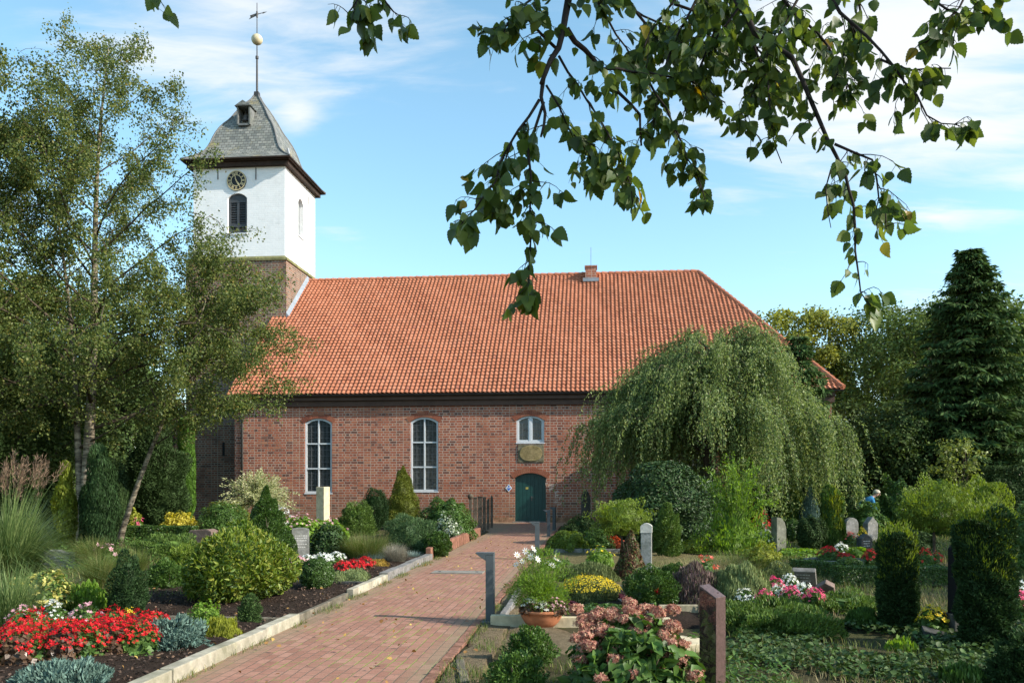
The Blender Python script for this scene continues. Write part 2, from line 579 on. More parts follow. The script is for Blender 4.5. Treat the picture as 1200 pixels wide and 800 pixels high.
SANDSTONE = plain('cream sandstone', (0.55, 0.46, 0.30), 0.9, 0.15, 0.2, 9, 0, 0.5)
RED_STONE = plain('reddish granite', (0.20, 0.135, 0.11), 0.7, 0.3, 0.35, 26, 0, 0.3)
POLISHED = plain('polished brown granite', (0.06, 0.037, 0.032), 0.04, 1.0, 0.5, 90)
HONED = plain('honed brown granite', (0.10, 0.06, 0.055), 0.42, 0.4, 0.4, 110)
LAMP_GREY = plain('grey painted metal', (0.07, 0.083, 0.088), 0.55, 0.4, 0.1, 6)
TERRACOTTA = plain('terracotta', (0.40, 0.155, 0.075), 0.85, 0.15, 0.25, 9, 0, 0.2)
WHITE_PAINT = plain('white window paint', (0.60, 0.62, 0.63), 0.5, 0.3, 0.06, 3)
DARK_WOOD = plain('dark brown timber', (0.045, 0.028, 0.02), 0.7, 0.2, 0.3, 5, 0, 0.2)
CORNICE = plain('brown painted cornice', (0.085, 0.05, 0.036), 0.7, 0.25, 0.2, 2)
GREY_WOOD = plain('weathered grey brown timber', (0.13, 0.10, 0.075), 0.9, 0.15, 0.4, 9, 0, 0.5)
GUTTER = plain('dark zinc', (0.05, 0.045, 0.042), 0.5, 0.4, 0.2, 4)
LEAD = plain('lead flashing', (0.24, 0.27, 0.30), 0.5, 0.4, 0.2, 5)
LOUVRE = plain('charcoal louvre paint', (0.055, 0.06, 0.066), 0.55, 0.3, 0.2, 5)
BLACK = plain('black paint', (0.012, 0.013, 0.015), 0.5, 0.3, 0.1, 5)
GOLD = plain('gilt paint', (0.62, 0.50, 0.27), 0.45, 0.4, 0.15, 6)
BALL_GILT = plain('faded gilt ball', (0.55, 0.47, 0.30), 0.45, 0.4, 0.25, 5)
BRASS = plain('brass', (0.55, 0.42, 0.12), 0.35, 0.5, 0.1, 5, 0.7)
IRON = plain('iron', (0.10, 0.09, 0.085), 0.6, 0.4, 0.3, 6)
BLUE = plain('enamel blue', (0.06, 0.16, 0.55), 0.4, 0.4, 0.05, 5)
WHITE_ENAMEL = plain('enamel white', (0.78, 0.79, 0.8), 0.4, 0.4, 0.05, 5)
MORTAR_LIGHT = plain('fresh pale mortar', (0.66, 0.58, 0.50), 0.9, 0.1, 0.15, 9)
SKIN = plain('skin', (0.50, 0.29, 0.21), 0.6, 0.3, 0.08, 9)
CLOTH_BLUE = plain('blue jacket cloth', (0.045, 0.19, 0.36), 0.85, 0.1, 0.15, 9)
CLOTH_DARK = plain('dark trousers cloth', (0.03, 0.035, 0.05), 0.9, 0.1, 0.15, 9)
HAIR = plain('pale grey blond hair', (0.50, 0.45, 0.36), 0.7, 0.2, 0.3, 40)
BARK = plain('brown bark', (0.085, 0.065, 0.048), 0.95, 0.1, 0.5, 14, 0, 0.8)
TWIG = plain('dark twig bark', (0.03, 0.022, 0.018), 0.8, 0.2, 0.4, 30)
STEM_GREEN = plain('green stems', (0.09, 0.14, 0.035), 0.7, 0.2, 0.2, 12)
GREEN_PAINT = None


def birch_bark():
    M = Mat('birch bark', 0.8, 0.2)
    mp = M.n('ShaderNodeMapping'); mp.inputs['Scale'].default_value = (3, 3, 14)
    M.nt.links.new(M.obj(), mp.inputs[0])
    f = M.noise(1.0, 6, 0.7, mp.outputs[0])
    c = M.ramp(f, [(0.38, (0.05, 0.04, 0.03)), (0.5, (0.16, 0.13, 0.09)), (0.62, (0.33, 0.28, 0.20)), (0.8, (0.22, 0.185, 0.13))])
    M.base(c); M.bump(f, 0.5, 0.02)
    return M.m


BIRCH_BARK = birch_bark()


def door_mat():
    M = Mat('dark green door paint', 0.4, 0.4)
    w = M.n('ShaderNodeSeparateXYZ'); M.nt.links.new(M.obj(), w.inputs[0])
    f = M.noise(3, 5, 0.6)
    M.base(M.ramp(f, [(0.3, (0.007, 0.048, 0.042)), (0.7, (0.011, 0.068, 0.058))]))
    return M.m


GREEN_PAINT = door_mat()


def leaded_glass():
    M = Mat('leaded church glass', 0.12, 0.5)
    sx = M.n('ShaderNodeSeparateXYZ'); M.nt.links.new(M.uv(), sx.inputs[0])
    f = M.noise(1.3, 2, 0.5)
    f2 = M.noise(9, 3, 0.5)
    M.base(M.ramp(f2, [(0.3, (0.022, 0.025, 0.026)), (0.7, (0.065, 0.072, 0.072))]))
    M.bump(M.math('ADD', f, M.math('MULTIPLY', M.noise(7, 2, 0.5), 0.5)), 0.5, 0.03)
    return M.m


GLASS = leaded_glass()


LEAF_GAIN = 1.22


def leafm(name, stops, rough=0.5, transl=0.3, spec=0.25, tcol=None):
    """leaves: tint varies from leaf to leaf; part of the light passes through"""
    M = Mat(name, rough, spec)
    g = M.n('ShaderNodeNewGeometry')
    col = M.ramp(g.outputs['Random Per Island'], [(p, tuple(min(.85, x * LEAF_GAIN) for x in c)) for p, c in stops])
    M.base(col)
    if transl > 0:
        t = M.n('ShaderNodeBsdfTranslucent')
        hs = M.n('ShaderNodeHueSaturation', {'Hue': 0.49, 'Saturation': 1.15, 'Value': 1.5, 'Color': col})
        M.nt.links.new(hs.outputs[0], t.inputs['Color'])
        ms = M.n('ShaderNodeMixShader'); ms.inputs[0].default_value = transl
        M.nt.links.new(M.b.outputs[0], ms.inputs[1]); M.nt.links.new(t.outputs[0], ms.inputs[2])
        out = M.nt.nodes['Material Output']
        M.nt.links.new(ms.outputs[0], out.inputs['Surface'])
    return M.m


def shades(c, dark=0.55, light=1.5, yellow=0.0):
    """four steps round one leaf colour"""
    d = tuple(x * dark for x in c)
    li = (min(1, c[0] * light * (1 + yellow)), min(1, c[1] * light), c[2] * light * (1 - yellow * 0.5))
    return [(0.0, d), (0.35, tuple(x * 0.85 for x in c)), (0.7, tuple(x * 1.1 for x in c)), (1.0, li)]
# ------------------------------------------------------------------ church frame: u along the front wall, v away from us
TH = R(5.54)
DOOR = at(621, 612)
FRAME = Matrix.Translation((DOOR[0], DOOR[1], 0)) @ Matrix.Rotation(-TH, 4, 'Z')


def cw(u, v, z=0.0):
    return FRAME @ Vector((u, v, z))


def to_uv(x, y):
    p = FRAME.inverted() @ Vector((x, y, 0))
    return p.x, p.y


def wall_pt(px, py, v=0.0):
    """photo point -> (u, z) on the upright plane v = const of the church"""
    a = (px - 600.0) / 1000.0
    s, c = math.sin(TH), math.cos(TH)
    t = (DOOR[0] * s + DOOR[1] * c + v) / (a * s + c)
    u, _ = to_uv(a * t, t)
    return u, CAM_H + (567.0 - py) / 1000.0 * t


def place(o):
    o.matrix_world = FRAME.copy()
    return o


# ------------------------------------------------------------------ ground, path, beds (setting)
def ground_sheet():
    mb = MB()
    s = 900
    # fine near the camera, coarse far away, gently uneven
    xs = [-s, -200, -80, -40] + list(np.linspace(-25, 25, 81)) + [40, 80, 200, s]
    ys = [-300, -60, -20] + list(np.linspace(-4, 50, 91)) + [70, 120, 300, 1500]
    V = []
    for y in ys:
        for x in xs:
            u, v = to_uv(x, y)
            h = 0.035 * math.sin(x * 1.7 + 0.6) * math.sin(y * 1.3) + 0.02 * math.sin(x * 4.1 + y * 3.3)
            keep = min(1, max(0, (abs(u - 0.37) - 1.35) / 0.8))
            far = 1 if (-24 < x < 24 and -3 < y < 34) else 0
            V.append((x, y, -0.03 + h * keep * far))
    nx = len(xs)
    F = [(j * nx + i, j * nx + i + 1, (j + 1) * nx + i + 1, (j + 1) * nx + i) for j in range(len(ys) - 1) for i in range(nx - 1)]
    mb.add(V, F)
    return structure(mb.build('ground', GROUND, smooth=True))


ground_sheet()


def path_sheet():
    mb = MB()
    poly = [(-0.66, -42), (1.38, -42), (1.38, -3.2), (3.8, -1.9), (3.8, -0.05), (-2.6, -0.05), (-2.6, -2.2), (-0.85, -7.5), (-0.78, -14)]
    mb.slab(poly, -0.06, 0.012)
    o = place(mb.build('brick_path', PAVER))
    structure(o)
    # a soldier row of pavers along the right edge
    mb = MB()
    rng = random.Random(4)
    v = -36.0
    while v < -3.4:
        l = 0.215
        mb.box((1.435 + rng.uniform(-0.006, 0.006), v + l / 2, 0.0), (0.1, l - 0.01, 0.036 + rng.uniform(0, 0.01)), rng.uniform(-0.02, 0.02))
        v += l
    structure(place(mb.build('path_kerb', plain('edging brick', (0.27, 0.135, 0.095), 0.9, 0.15, 0.35, 14), bevel=0.006)))


path_sheet()


def sheet(name, poly, z, m, frame=True, sub=0.25, rough=0.03, seed=1):
    """bed of soil: an uneven heaped patch with a closed border"""
    us = [p[0] for p in poly]; vs = [p[1] for p in poly]
    bm = bmesh.new()
    f = bm.faces.new([bm.verts.new((p[0], p[1], z)) for p in poly])
    bmesh.ops.triangulate(bm, faces=[f])
    for it in range(7):
        ed = [e for e in bm.edges if e.calc_length() > sub * 1.6]
        if not ed: break
        bmesh.ops.subdivide_edges(bm, edges=ed, cuts=1)
        bmesh.ops.triangulate(bm, faces=bm.faces[:])
    rng = np.random.default_rng(seed)
    ph = rng.uniform(0, 6, 6)
    for vv in bm.verts:
        x, y = vv.co.x, vv.co.y
        b = 1.0 if not vv.is_boundary else 0.0
        if vv.is_boundary: vv.co.z = -0.07
        vv.co.z += b * rough * (math.sin(5.1 * x + ph[0]) * math.sin(4.3 * y + ph[1]) + 0.6 * math.sin(11 * x + ph[2] + 2 * y) * math.sin(9 * y + ph[3]) + 0.5)
    me = bpy.data.meshes.new(name)
    bm.normal_update()
    bm.to_mesh(me); bm.free()
    me.polygons.foreach_set('use_smooth', [True] * len(me.polygons))
    o = link_mesh(me, name, None, m)
    if frame: place(o)
    return structure(o)


sheet('planted_ground', [(-0.86, -36), (-0.86, -27.75), (-5.2, -27.75), (-9.5, -36)], 0.05, SOIL, seed=2)
sheet('planted_ground', [(-0.9, -27.5), (-0.9, -23.8), (-4.4, -23.8), (-5.4, -27.5)], 0.06, SOIL, seed=3)
sheet('planted_ground', [(-0.9, -23.5), (-0.9, -18.7), (-3.6, -18.7), (-4.2, -23.5)], 0.07, SOIL, seed=4)
sheet('planted_ground', [(-1.05, -18.4), (-1.1, -9), (-4.0, -9), (-4.0, -18.4)], 0.09, SOIL, seed=5)
sheet('sandy_ground', [(1.75, -28.9), (3.25, -28.9), (3.6, -27.55), (1.7, -27.55)], -0.005, SAND, rough=0.03, seed=6)
sheet('sandy_ground', [(1.5, -32), (1.85, -32), (1.85, -19), (1.5, -19)], 0.0, SAND, rough=0.02, seed=8)
sheet('planted_ground', [(1.85, -27.2), (4.9, -27.2), (4.9, -24.2), (1.9, -24.2)], 0.04, SOIL, seed=7)
sheet('lawn', [(1.7, -24.0), (6.8, -24.0), (7.5, -18), (1.7, -14)], 0.0, ground_mat('dry lawn', [(0.3, (0.12, 0.11, 0.045)), (0.6, (0.22, 0.18, 0.085)), (0.8, (0.27, 0.22, 0.12))], 2.5, 40), rough=0.02, seed=9)


def kerb(name, pts, w, h, m, label, seg=1.0, z=0.0, seed=1):
    """a line of kerb stones along pts (u, v); slightly uneven pieces butted together"""
    rng = random.Random(seed)
    mb = MB()
    for a, b in zip(pts[:-1], pts[1:]):
        a, b = Vector(a), Vector(b)
        L = (b - a).length
        n = max(1, round(L / seg))
        d = (b - a) / n
        for i in range(n):
            c = a + d * (i + 0.5)
            mb.box((c.x + rng.uniform(-.008, .008), c.y, z + h / 2 - 0.06 + rng.uniform(-.008, .008)), (d.length - 0.012, w, h + 0.12), math.atan2(d.y, d.x) + rng.uniform(-.01, .01))
    o = place(mb.build(name, m, bevel=0.01))
    return tag(o, label, 'kerb')


kerb('bed_kerb', [(-0.9, -27.66), (-4.9, -27.64)], 0.1, 0.09, MUD_STONE, 'soil-stained low kerb at the back of the red begonia bed', 1.1, seed=22)
kerb('bed_kerb', [(-0.77, -36.0), (-0.77, -27.6)], 0.13, 0.13, CREAM_STONE, 'wide cream concrete kerb framing the mulched bed with the red begonias', 1.1, seed=2)
kerb('bed_kerb', [(-0.84, -27.55), (-0.84, -25.2)], 0.07, 0.07, MUD_STONE, 'thin rough soil-stained kerb beside the cherry laurel bed, between two cream kerbs', 0.9, seed=3)
kerb('bed_kerb', [(-0.8, -25.15), (-0.8, -23.0)], 0.11, 0.13, CREAM_STONE, 'short cream kerb along the path beside the clipped box ball', 1.0, seed=4)
kerb('bed_kerb', [(-0.9, -24.0), (-4.6, -23.75)], 0.1, 0.1, DARK_STONE, 'dark kerb crossing behind the cherry laurel bush', 1.0, seed=5)
kerb('bed_kerb', [(-0.85, -22.95), (-0.85, -18.75)], 0.16, 0.14, GREY_STONE, 'grey granite kerb along the path below the blue fescue tufts', 1.1, seed=6)
kerb('bed_kerb', [(-0.9, -18.6), (-0.98, -9.5)], 0.12, 0.26, plain('old edging brick', (0.27, 0.13, 0.09), 0.9, 0.1, 0.35, 10), 'low red brick edging along the path beneath the green shrubs', 0.25, seed=7)
kerb('bed_kerb', [(1.6, -27.4), (3.75, -27.35)], 0.1, 0.11, SANDSTONE, 'sand coloured stone edging right behind the terracotta bowl', 0.75, seed=8)
kerb('bed_kerb', [(1.72, -27.2), (1.68, -24.4)], 0.08, 0.09, GREY_STONE, 'narrow grey stone edging running back from the terracotta bowl', 0.8, seed=9)
kerb('bed_kerb', [(2.0, -24.1), (5.4, -23.9)], 0.08, 0.09, DARK_STONE, 'dark grave edging behind the clipped yellow flowering cushion', 0.8, seed=10)
kerb('bed_kerb', [(3.6, -27.0), (3.0, -24.6)], 0.07, 0.07, GREY_STONE, 'thin grey edging between the box ball and the purple heather', 0.8, seed=11)
kerb('bed_kerb', [(4.5, -25.6), (6.6, -25.6)], 0.07, 0.06, PALE_STONE, 'pale low edging in front of the pink and white begonias', 0.7, seed=12)
kerb('bed_kerb', [(1.75, -16.5), (4.2, -16.3)], 0.08, 0.1, MID_STONE, 'grey grave edging before the light green shrubs near the door', 0.8, seed=13)
kerb('bed_kerb', [(1.58, -29.6), (1.75, -30.5)], 0.08, 0.03, MUD_STONE, 'short stone kerb beside the small box bushes at the path edge', 0.5, seed=14)

# ------------------------------------------------------------------ church nave
UL, UR, VB = -13.56, 12.95, 16.9
Z_EAVE = 5.66
church = thing('church', 'long red brick church with an orange pantile roof and white sash windows', 'church')
church.matrix_world = FRAME.copy()


def arch_loop(u0, u1, z0, z1, rise, n=14):
    """closed loop, counter-clockwise, flat bottom and segmental arch top (crown at z1)"""
    w = (u1 - u0) / 2; c = (u0 + u1) / 2
    r = (w * w + rise * rise) / (2 * rise)
    a = math.asin(min(1, w / r))
    top = [(c + r * math.sin(t), z1 - r + r * math.cos(t)) for t in np.linspace(a, -a, n)]
    return [(u0, z0), (u1, z0)] + top


def px_arch(x0, x1, yt, yb, rise_px, v=0.0):
    u0, z0 = wall_pt(x0, yb, v); u1, _ = wall_pt(x1, yb, v)
    _, z1 = wall_pt((x0 + x1) / 2, yt, v)
    return u0, u1, z0, z1, rise_px * 0.001 * 38


W1 = px_arch(357, 389, 490, 577.5, 5.5)
W2 = px_arch(481, 513.5, 488.5, 575.5, 5.5)
W3 = px_arch(605, 637.8, 487, 518.5, 5.5)
DR = px_arch(603.3, 639.8, 554, 612.4, 5.5)
W4 = (6.5, 7.75, W2[2], W2[3], W2[4]); W5 = (10.2, 11.45, W2[2], W2[3], W2[4])
openings = [W1, W2, W3, (DR[0], DR[1], 0.0, DR[3], DR[4]), W4, W5]


def nave():
    mb = MB()
    loops = [arch_loop(*o) for o in openings]
    dl = loops[3]
    # the door reaches the ground, so it is a notch in the outline
    outer = [(UL, -0.4), (dl[0][0], -0.4)] + [dl[0]] + list(reversed(dl[2:])) + [dl[1], (dl[1][0], -0.4), (UR, -0.4), (UR, Z_EAVE), (UL, Z_EAVE)]
    fixed = []
    for p in outer:
        if not fixed or (abs(p[0] - fixed[-1][0]) + abs(p[1] - fixed[-1][1])) > 1e-6: fixed.append(p)
    holes = [l for i, l in enumerate(loops) if i != 3]
    mb.holed(fixed, [list(reversed(h)) for h in holes], lambda a, b: (a, 0.0, b))
    for l in loops:
        n = len(l)
        for i in range(n):
            a, b = l[i], l[(i + 1) % n]
            if l is dl and i == 0: continue
            mb.add([(a[0], 0, a[1]), (b[0], 0, b[1]), (b[0], 0.28, b[1]), (a[0], 0.28, a[1])], [(0, 1, 2, 3)])
    # end walls, back wall
    zr = 12.75
    mb.add([(UL, 0, -.4), (UL, 0, Z_EAVE), (UL, 8.37, zr), (UL, 16.9, Z_EAVE), (UL, 16.9, -.4)], [(0, 1, 2, 3, 4)])
    mb.add([(UR, 0, -.4), (UR, 16.9, -.4), (UR, 16.9, Z_EAVE), (UR, 0, Z_EAVE)], [(0, 1, 2, 3)])
    mb.add([(UR, 16.9, -.4), (UL, 16.9, -.4), (UL, 16.9, Z_EAVE), (UR, 16.9, Z_EAVE)], [(0, 1, 2, 3)])
    return mb.build('wall', BRICK, church)


nave()
# dark backing inside so that nothing shows through the openings
mb = MB(); mb.span((UL + 0.5, 0.6, 0), (UR - 0.5, 0.7, 5.4)); mb.build('dark_backing', BLACK, church)

# soldier-course plinth row, one run on either side of the door
PLINTH = plain('plinth brick', (0.33, 0.19, 0.12), 0.9, 0.1, 0.4, 6)
rng = random.Random(3)
for a0, a1 in ((UL, DR[0] - 0.02), (DR[1] + 0.02, UR)):
    mb = MB(); u = a0
    mb.span((a0, -0.022, -0.1), (a1 - 0.01, -0.002, 0.2))
    while u < a1 - 0.1:
        mb.box((u + 0.05, -0.014, 0.11), (0.088, 0.05, 0.24 + rng.uniform(-.01, .01)))
        u += 0.1
    mb.build('plinth', PLINTH, church)


def arch_bricks(o, name='brick_arch', h=0.24):
    u0, u1, z0, z1, rise = o
    w = (u1 - u0) / 2 + 0.0; c = (u0 + u1) / 2
    r = (w * w + rise * rise) / (2 * rise); a = math.asin(w / r) + 0.06
    zc = z1 - r
    mb = MB(); rg = random.Random(int(u0 * 100))
    n = int(2 * a * (r + h / 2) / 0.088)
    for i in range(n):
        t = -a + (i + 0.5) * 2 * a / n
        hh = h + rg.uniform(-0.01, 0.012)
        q = (2 * a / n) * 0.43
        P = []
        for rr, tt in ((r + 0.006, t - q), (r + 0.006, t + q), (r + hh, t + q), (r + hh, t - q)):
            P.append((c + rr * math.sin(tt), zc + rr * math.cos(tt)))
        mb.prism(P, -0.014, 0.02)
    return mb.build(name, ARCHBRICK, church)


ARCHBRICK = brick_mat('arch brick', [(0.0, (0.22, 0.075, 0.05)), (0.5, (0.36, 0.12, 0.07)), (1.0, (0.40, 0.17, 0.10))], (0.34, 0.16, 0.10), 0.4, 0.4, 0.004)
for o in (W1, W2, W3, DR, W4, W5): arch_bricks(o)


def sub_loop(o, ins):
    u0, u1, z0, z1, rise = o
    return arch_loop(u0 + ins, u1 - ins, z0 + ins, z1 - ins, rise * 0.92)


def window(o, cols, rows, fr=0.085, bar=0.062, lead=(3, 4), depth=0.10, big=False):
    u0, u1, z0, z1, rise = o
    w = MB(); w.span((u0 - 0.02, -0.02, z0 - 0.05), (u1 + 0.02, 0.12, z0 - 0.002))
    w.mi = [0] * len(w.f)
    win = w.build('window', WHITE_PAINT, church, bevel=0.008)           # sill carries the rest
    f = MB()
    outer = arch_loop(u0 + .004, u1 - .004, z0 + .002, z1 - .004, rise); inner = sub_loop(o, fr)
    f.holed(outer, [list(reversed(inner))], lambda a, b: (a, depth - 0.05, b))
    n = len(inner)
    for i in range(n):
        a, b = inner[i], inner[(i + 1) % n]
        f.add([(a[0], depth - 0.05, a[1]), (b[0], depth - 0.05, b[1]), (b[0], depth + 0.04, b[1]), (a[0], depth + 0.04, a[1])], [(0, 1, 2, 3)])
    f.build('frame', WHITE_PAINT, win)
    b = MB()
    for i in range(1, cols):
        u = u0 + (u1 - u0) * i / cols
        ww = bar * (1.7 if big else 1)
        b.span((u - ww / 2, depth - 0.042, z0 + fr * .6), (u + ww / 2, depth + 0.03, z1 - fr * .7))
    for j in range(1, rows):
        z = z0 + (z1 - z0) * j / rows * (1.0) - (0.02 if rows == 3 else 0)
        for i in range(cols):
            a0 = u0 + (u1 - u0) * i / cols + (bar / 2 + .001 if i else fr * .6)
            a1 = u0 + (u1 - u0) * (i + 1) / cols - (bar / 2 + .001 if i < cols - 1 else fr * .6)
            b.span((a0, depth - 0.036, z - bar / 2), (a1, depth + 0.028, z + bar / 2))
    if b.f: b.build('glazing_bars', WHITE_PAINT, win)
    p = MB()
    p.holed(sub_loop(o, fr * .5), [], lambda a, c: (a, depth + 0.02, c))
    p.build('pane', GLASS, win)
    ld = MB()
    nu = cols * lead[0]; nz = rows * lead[1]
    for i in range(1, nu):
        if i % lead[0] == 0: continue
        u = u0 + fr + (u1 - u0 - 2 * fr) * i / nu
        ld.span((u - .007, depth + .006, z0 + fr), (u + .007, depth + .024, z1 - fr - 0.05))
    for j in range(1, nz):
        z = z0 + fr + (z1 - z0 - 2 * fr) * j / nz
        if z > z1 - rise - fr * .3: continue
        ld.span((u0 + fr, depth + .008, z - .007), (u1 - fr, depth + .022, z + .007))
    ld.build('leading', plain('window lead', (0.12, 0.13, 0.14), 0.6, 0.3, 0.2, 8), win)
    if big:                                                               # two wooden casements
        c = MB()
        for i in range(cols):
            a0 = u0 + (u1 - u0) * i / cols + (0.05 if i else fr); a1 = u0 + (u1 - u0) * (i + 1) / cols - (0.05 if i < cols - 1 else fr)
            t = 0.05
            c.span((a0, depth - .03, z0 + fr), (a0 + t, depth + .025, z1 - fr - (.12 if i == 0 else .03)))
            c.span((a1 - t, depth - .03, z0 + fr), (a1, depth + .025, z1 - fr - (.03 if i == 0 else .12)))
            c.span((a0 + t + .001, depth - .028, z0 + fr), (a1 - t - .001, depth + .024, z0 + fr + t))
        c.build('casement', WHITE_PAINT, win)
    return win


for o in (W1, W2, W4, W5): window(o, 2, 3)
window(W3, 2, 1, 0.075, 0.06, (3, 4), big=True)


def door():
    u0, u1, z0, z1, rise = DR
    z0 = 0.05
    d = MB()
    n = 8
    w = (u1 - u0) / n
    full = arch_loop(u0, u1, z0, z1 - 0.01, rise, 40)
    cx = (u0 + u1) / 2; r = (((u1 - u0) / 2) ** 2 + rise ** 2) / (2 * rise)
    zc = z1 - 0.01 - r
    for i in range(n):
        a, b = u0 + i * w + (0.004 if i else 0), u0 + (i + 1) * w - (0.004 if i < n - 1 else 0)
        poly = [(a, z0), (b, z0)] + [(x, zc + math.sqrt(max(0, r * r - (x - cx) ** 2))) for x in np.linspace(b, a, 5)]
        d.prism(poly, 0.14 + 0.004 * (i % 2), 0.19)
    d.prism(full, 0.192, 0.22)
    o = d.build('door', GREEN_PAINT, church)
    f = MB()
    inner = arch_loop(u0 + 0.055, u1 - 0.055, z0 - 0.04, z1 - 0.06, rise * 0.95, 14)
    outer = arch_loop(u0 + 0.002, u1 - 0.002, z0 - 0.04, z1 - 0.003, rise, 14)
    f.holed(outer[:1] + inner[:1][::-1] and outer, [list(reversed([(p[0], p[1] + (0.002 if k < 2 else 0)) for k, p in enumerate(inner)]))], lambda a, b: (a, 0.11, b))
    f.build('door_frame', GREEN_PAINT, o)
    h = MB()
    h.span((cx + 0.03, 0.125, z0 + 0.92), (cx + 0.07, 0.139, z0 + 1.12))
    h.tube([(cx + 0.05, 0.13, z0 + 1.05), (cx + 0.05, 0.09, z0 + 1.05), (cx + 0.17, 0.085, z0 + 1.045)], 0.012, 8)
    h.build('handle', IRON, o)
    p = MB(); p.span((cx - 0.22, 0.13, z0 + 1.42), (cx - 0.1, 0.139, z0 + 1.52)); p.build('notice_plate', BRASS, o)
    t = MB(); t.span((u0 - 0.1, -0.18, -0.05), (u1 + 0.1, 0.27, 0.045)); t.build('threshold', GREY_STONE, o, bevel=0.008)


door()


def inscription():
    u0, z0 = wall_pt(607, 541.5); u1, z1 = wall_pt(637.5, 520.5)
    mb = MB(); mb.span((u0, -0.03, z0), (u1, 0.1, z1))
    s = mb.build('inscription_stone', plain('old sandstone slab', (0.22, 0.19, 0.125), 0.9, 0.1, 0.35, 7, 0, 0.5), church, bevel=0.015)
    o = MB(); cx, cz = (u0 + u1) / 2, (z0 + z1) / 2
    ru, rz = (u1 - u0) * 0.43, (z1 - z0) * 0.43
    el = [(cx + ru * math.copysign(abs(math.cos(t)) ** .85, math.cos(t)), cz + rz * math.copysign(abs(math.sin(t)) ** .85, math.sin(t))) for t in np.linspace(0, 2 * PI, 33)[:-1]]
    o.prism(el, -0.055, -0.02)
    o.build('oval_cartouche', plain('yellow sandstone', (0.36, 0.27, 0.13), 0.9, 0.1, 0.3, 8, 0, 0.5), s, bevel=0.01)
    CUT = plain('carved stone', (0.24, 0.18, 0.09), 0.9, 0.1, 0.2, 8)
    for k in range(6):
        zz = cz + rz * (0.62 - k * 0.25); half = ru * math.sqrt(max(0.05, 1 - ((zz - cz) / rz) ** 2)) * 0.75
        g = MB(); n = 24
        q = random.Random(k)
        top = [(cx - half + 2 * half * i / n, zz + q.uniform(-.004, .014)) for i in range(n + 1)]
        bot = [(cx - half + 2 * half * i / n, zz - q.uniform(.006, .02)) for i in range(n, -1, -1)]
        g.prism(top + bot, -0.0575, -0.0552)
        g.build('carved_line', CUT, s)


inscription()

# repaired joint to the right of the door
mb = MB()
rg = random.Random(8)
pts = [(641, 567.5), (648, 568), (646, 573), (650, 576), (648, 580), (653, 583), (651, 587), (655, 590)]
for k, (x, y) in enumerate(pts):
    u, z = wall_pt(x, y)
    for j in range(3):
        uu = u + rg.uniform(-0.12, 0.12)
        zz = z + rg.uniform(-0.06, 0.06)
        mb.span((uu, -0.005, zz), (uu + rg.uniform(0.1, 0.2), 0.0, zz + 0.016))
        mb.span((uu, -0.0055, zz - 0.08), (uu + 0.014, -0.0005, zz))
mb.build('mortar_repair', MORTAR_LIGHT, church)

# cornice box, gutter, downpipe
mb = MB()
mb.span((UL - 0.02, -0.10, 5.20), (UR + 0.02, 0.0, 5.66))
mb.span((UL - 0.03, -0.21, 5.46), (UR + 0.1, -0.102, 5.66))
mb.span((UR, -0.1, 5.21), (UR + 0.1, 16.9, 5.655))
mb.build('cornice', CORNICE, church)
mb = MB()
for k in range(10):
    u0 = UL - 0.2 + k * (UR + 0.62 - UL) / 10; u1 = UL - 0.2 + (k + 1) * (UR + 0.62 - UL) / 10
    prof = [(math.cos(t) * 0.075, math.sin(t) * 0.075) for t in np.linspace(PI, 2 * PI, 9)]
    V = [(u, -0.30 + a, 5.71 + b) for u in (u0, u1 - 0.004) for a, b in prof]
    mb.add(V, [(i, i + 1, i + 10, i + 9) for i in range(8)])
mb.build('gutter', GUTTER, church, smooth=True)
mb = MB()
du, _ = wall_pt(284.5, 560)
mb.tube([(du, -0.28, 5.64), (du, -0.25, 5.5), (du, -0.09, 5.2), (du, -0.07, 4.9), (du, -0.07, 0.1)], 0.05, 10)
for z in (4.6, 2.9, 1.2): mb.box((du, -0.05, z), (0.14, 0.1, 0.03))
mb.build('downpipe', GUTTER, church, smooth=True)

# ------------------------------------------------------------------ pantile roof
E_V, E_Z, RG_V, RG_Z = -0.34, 5.745, 8.37, 12.95
RG_U = 8.32
RU0, RU1 = UL - 0.2, UR + 0.40


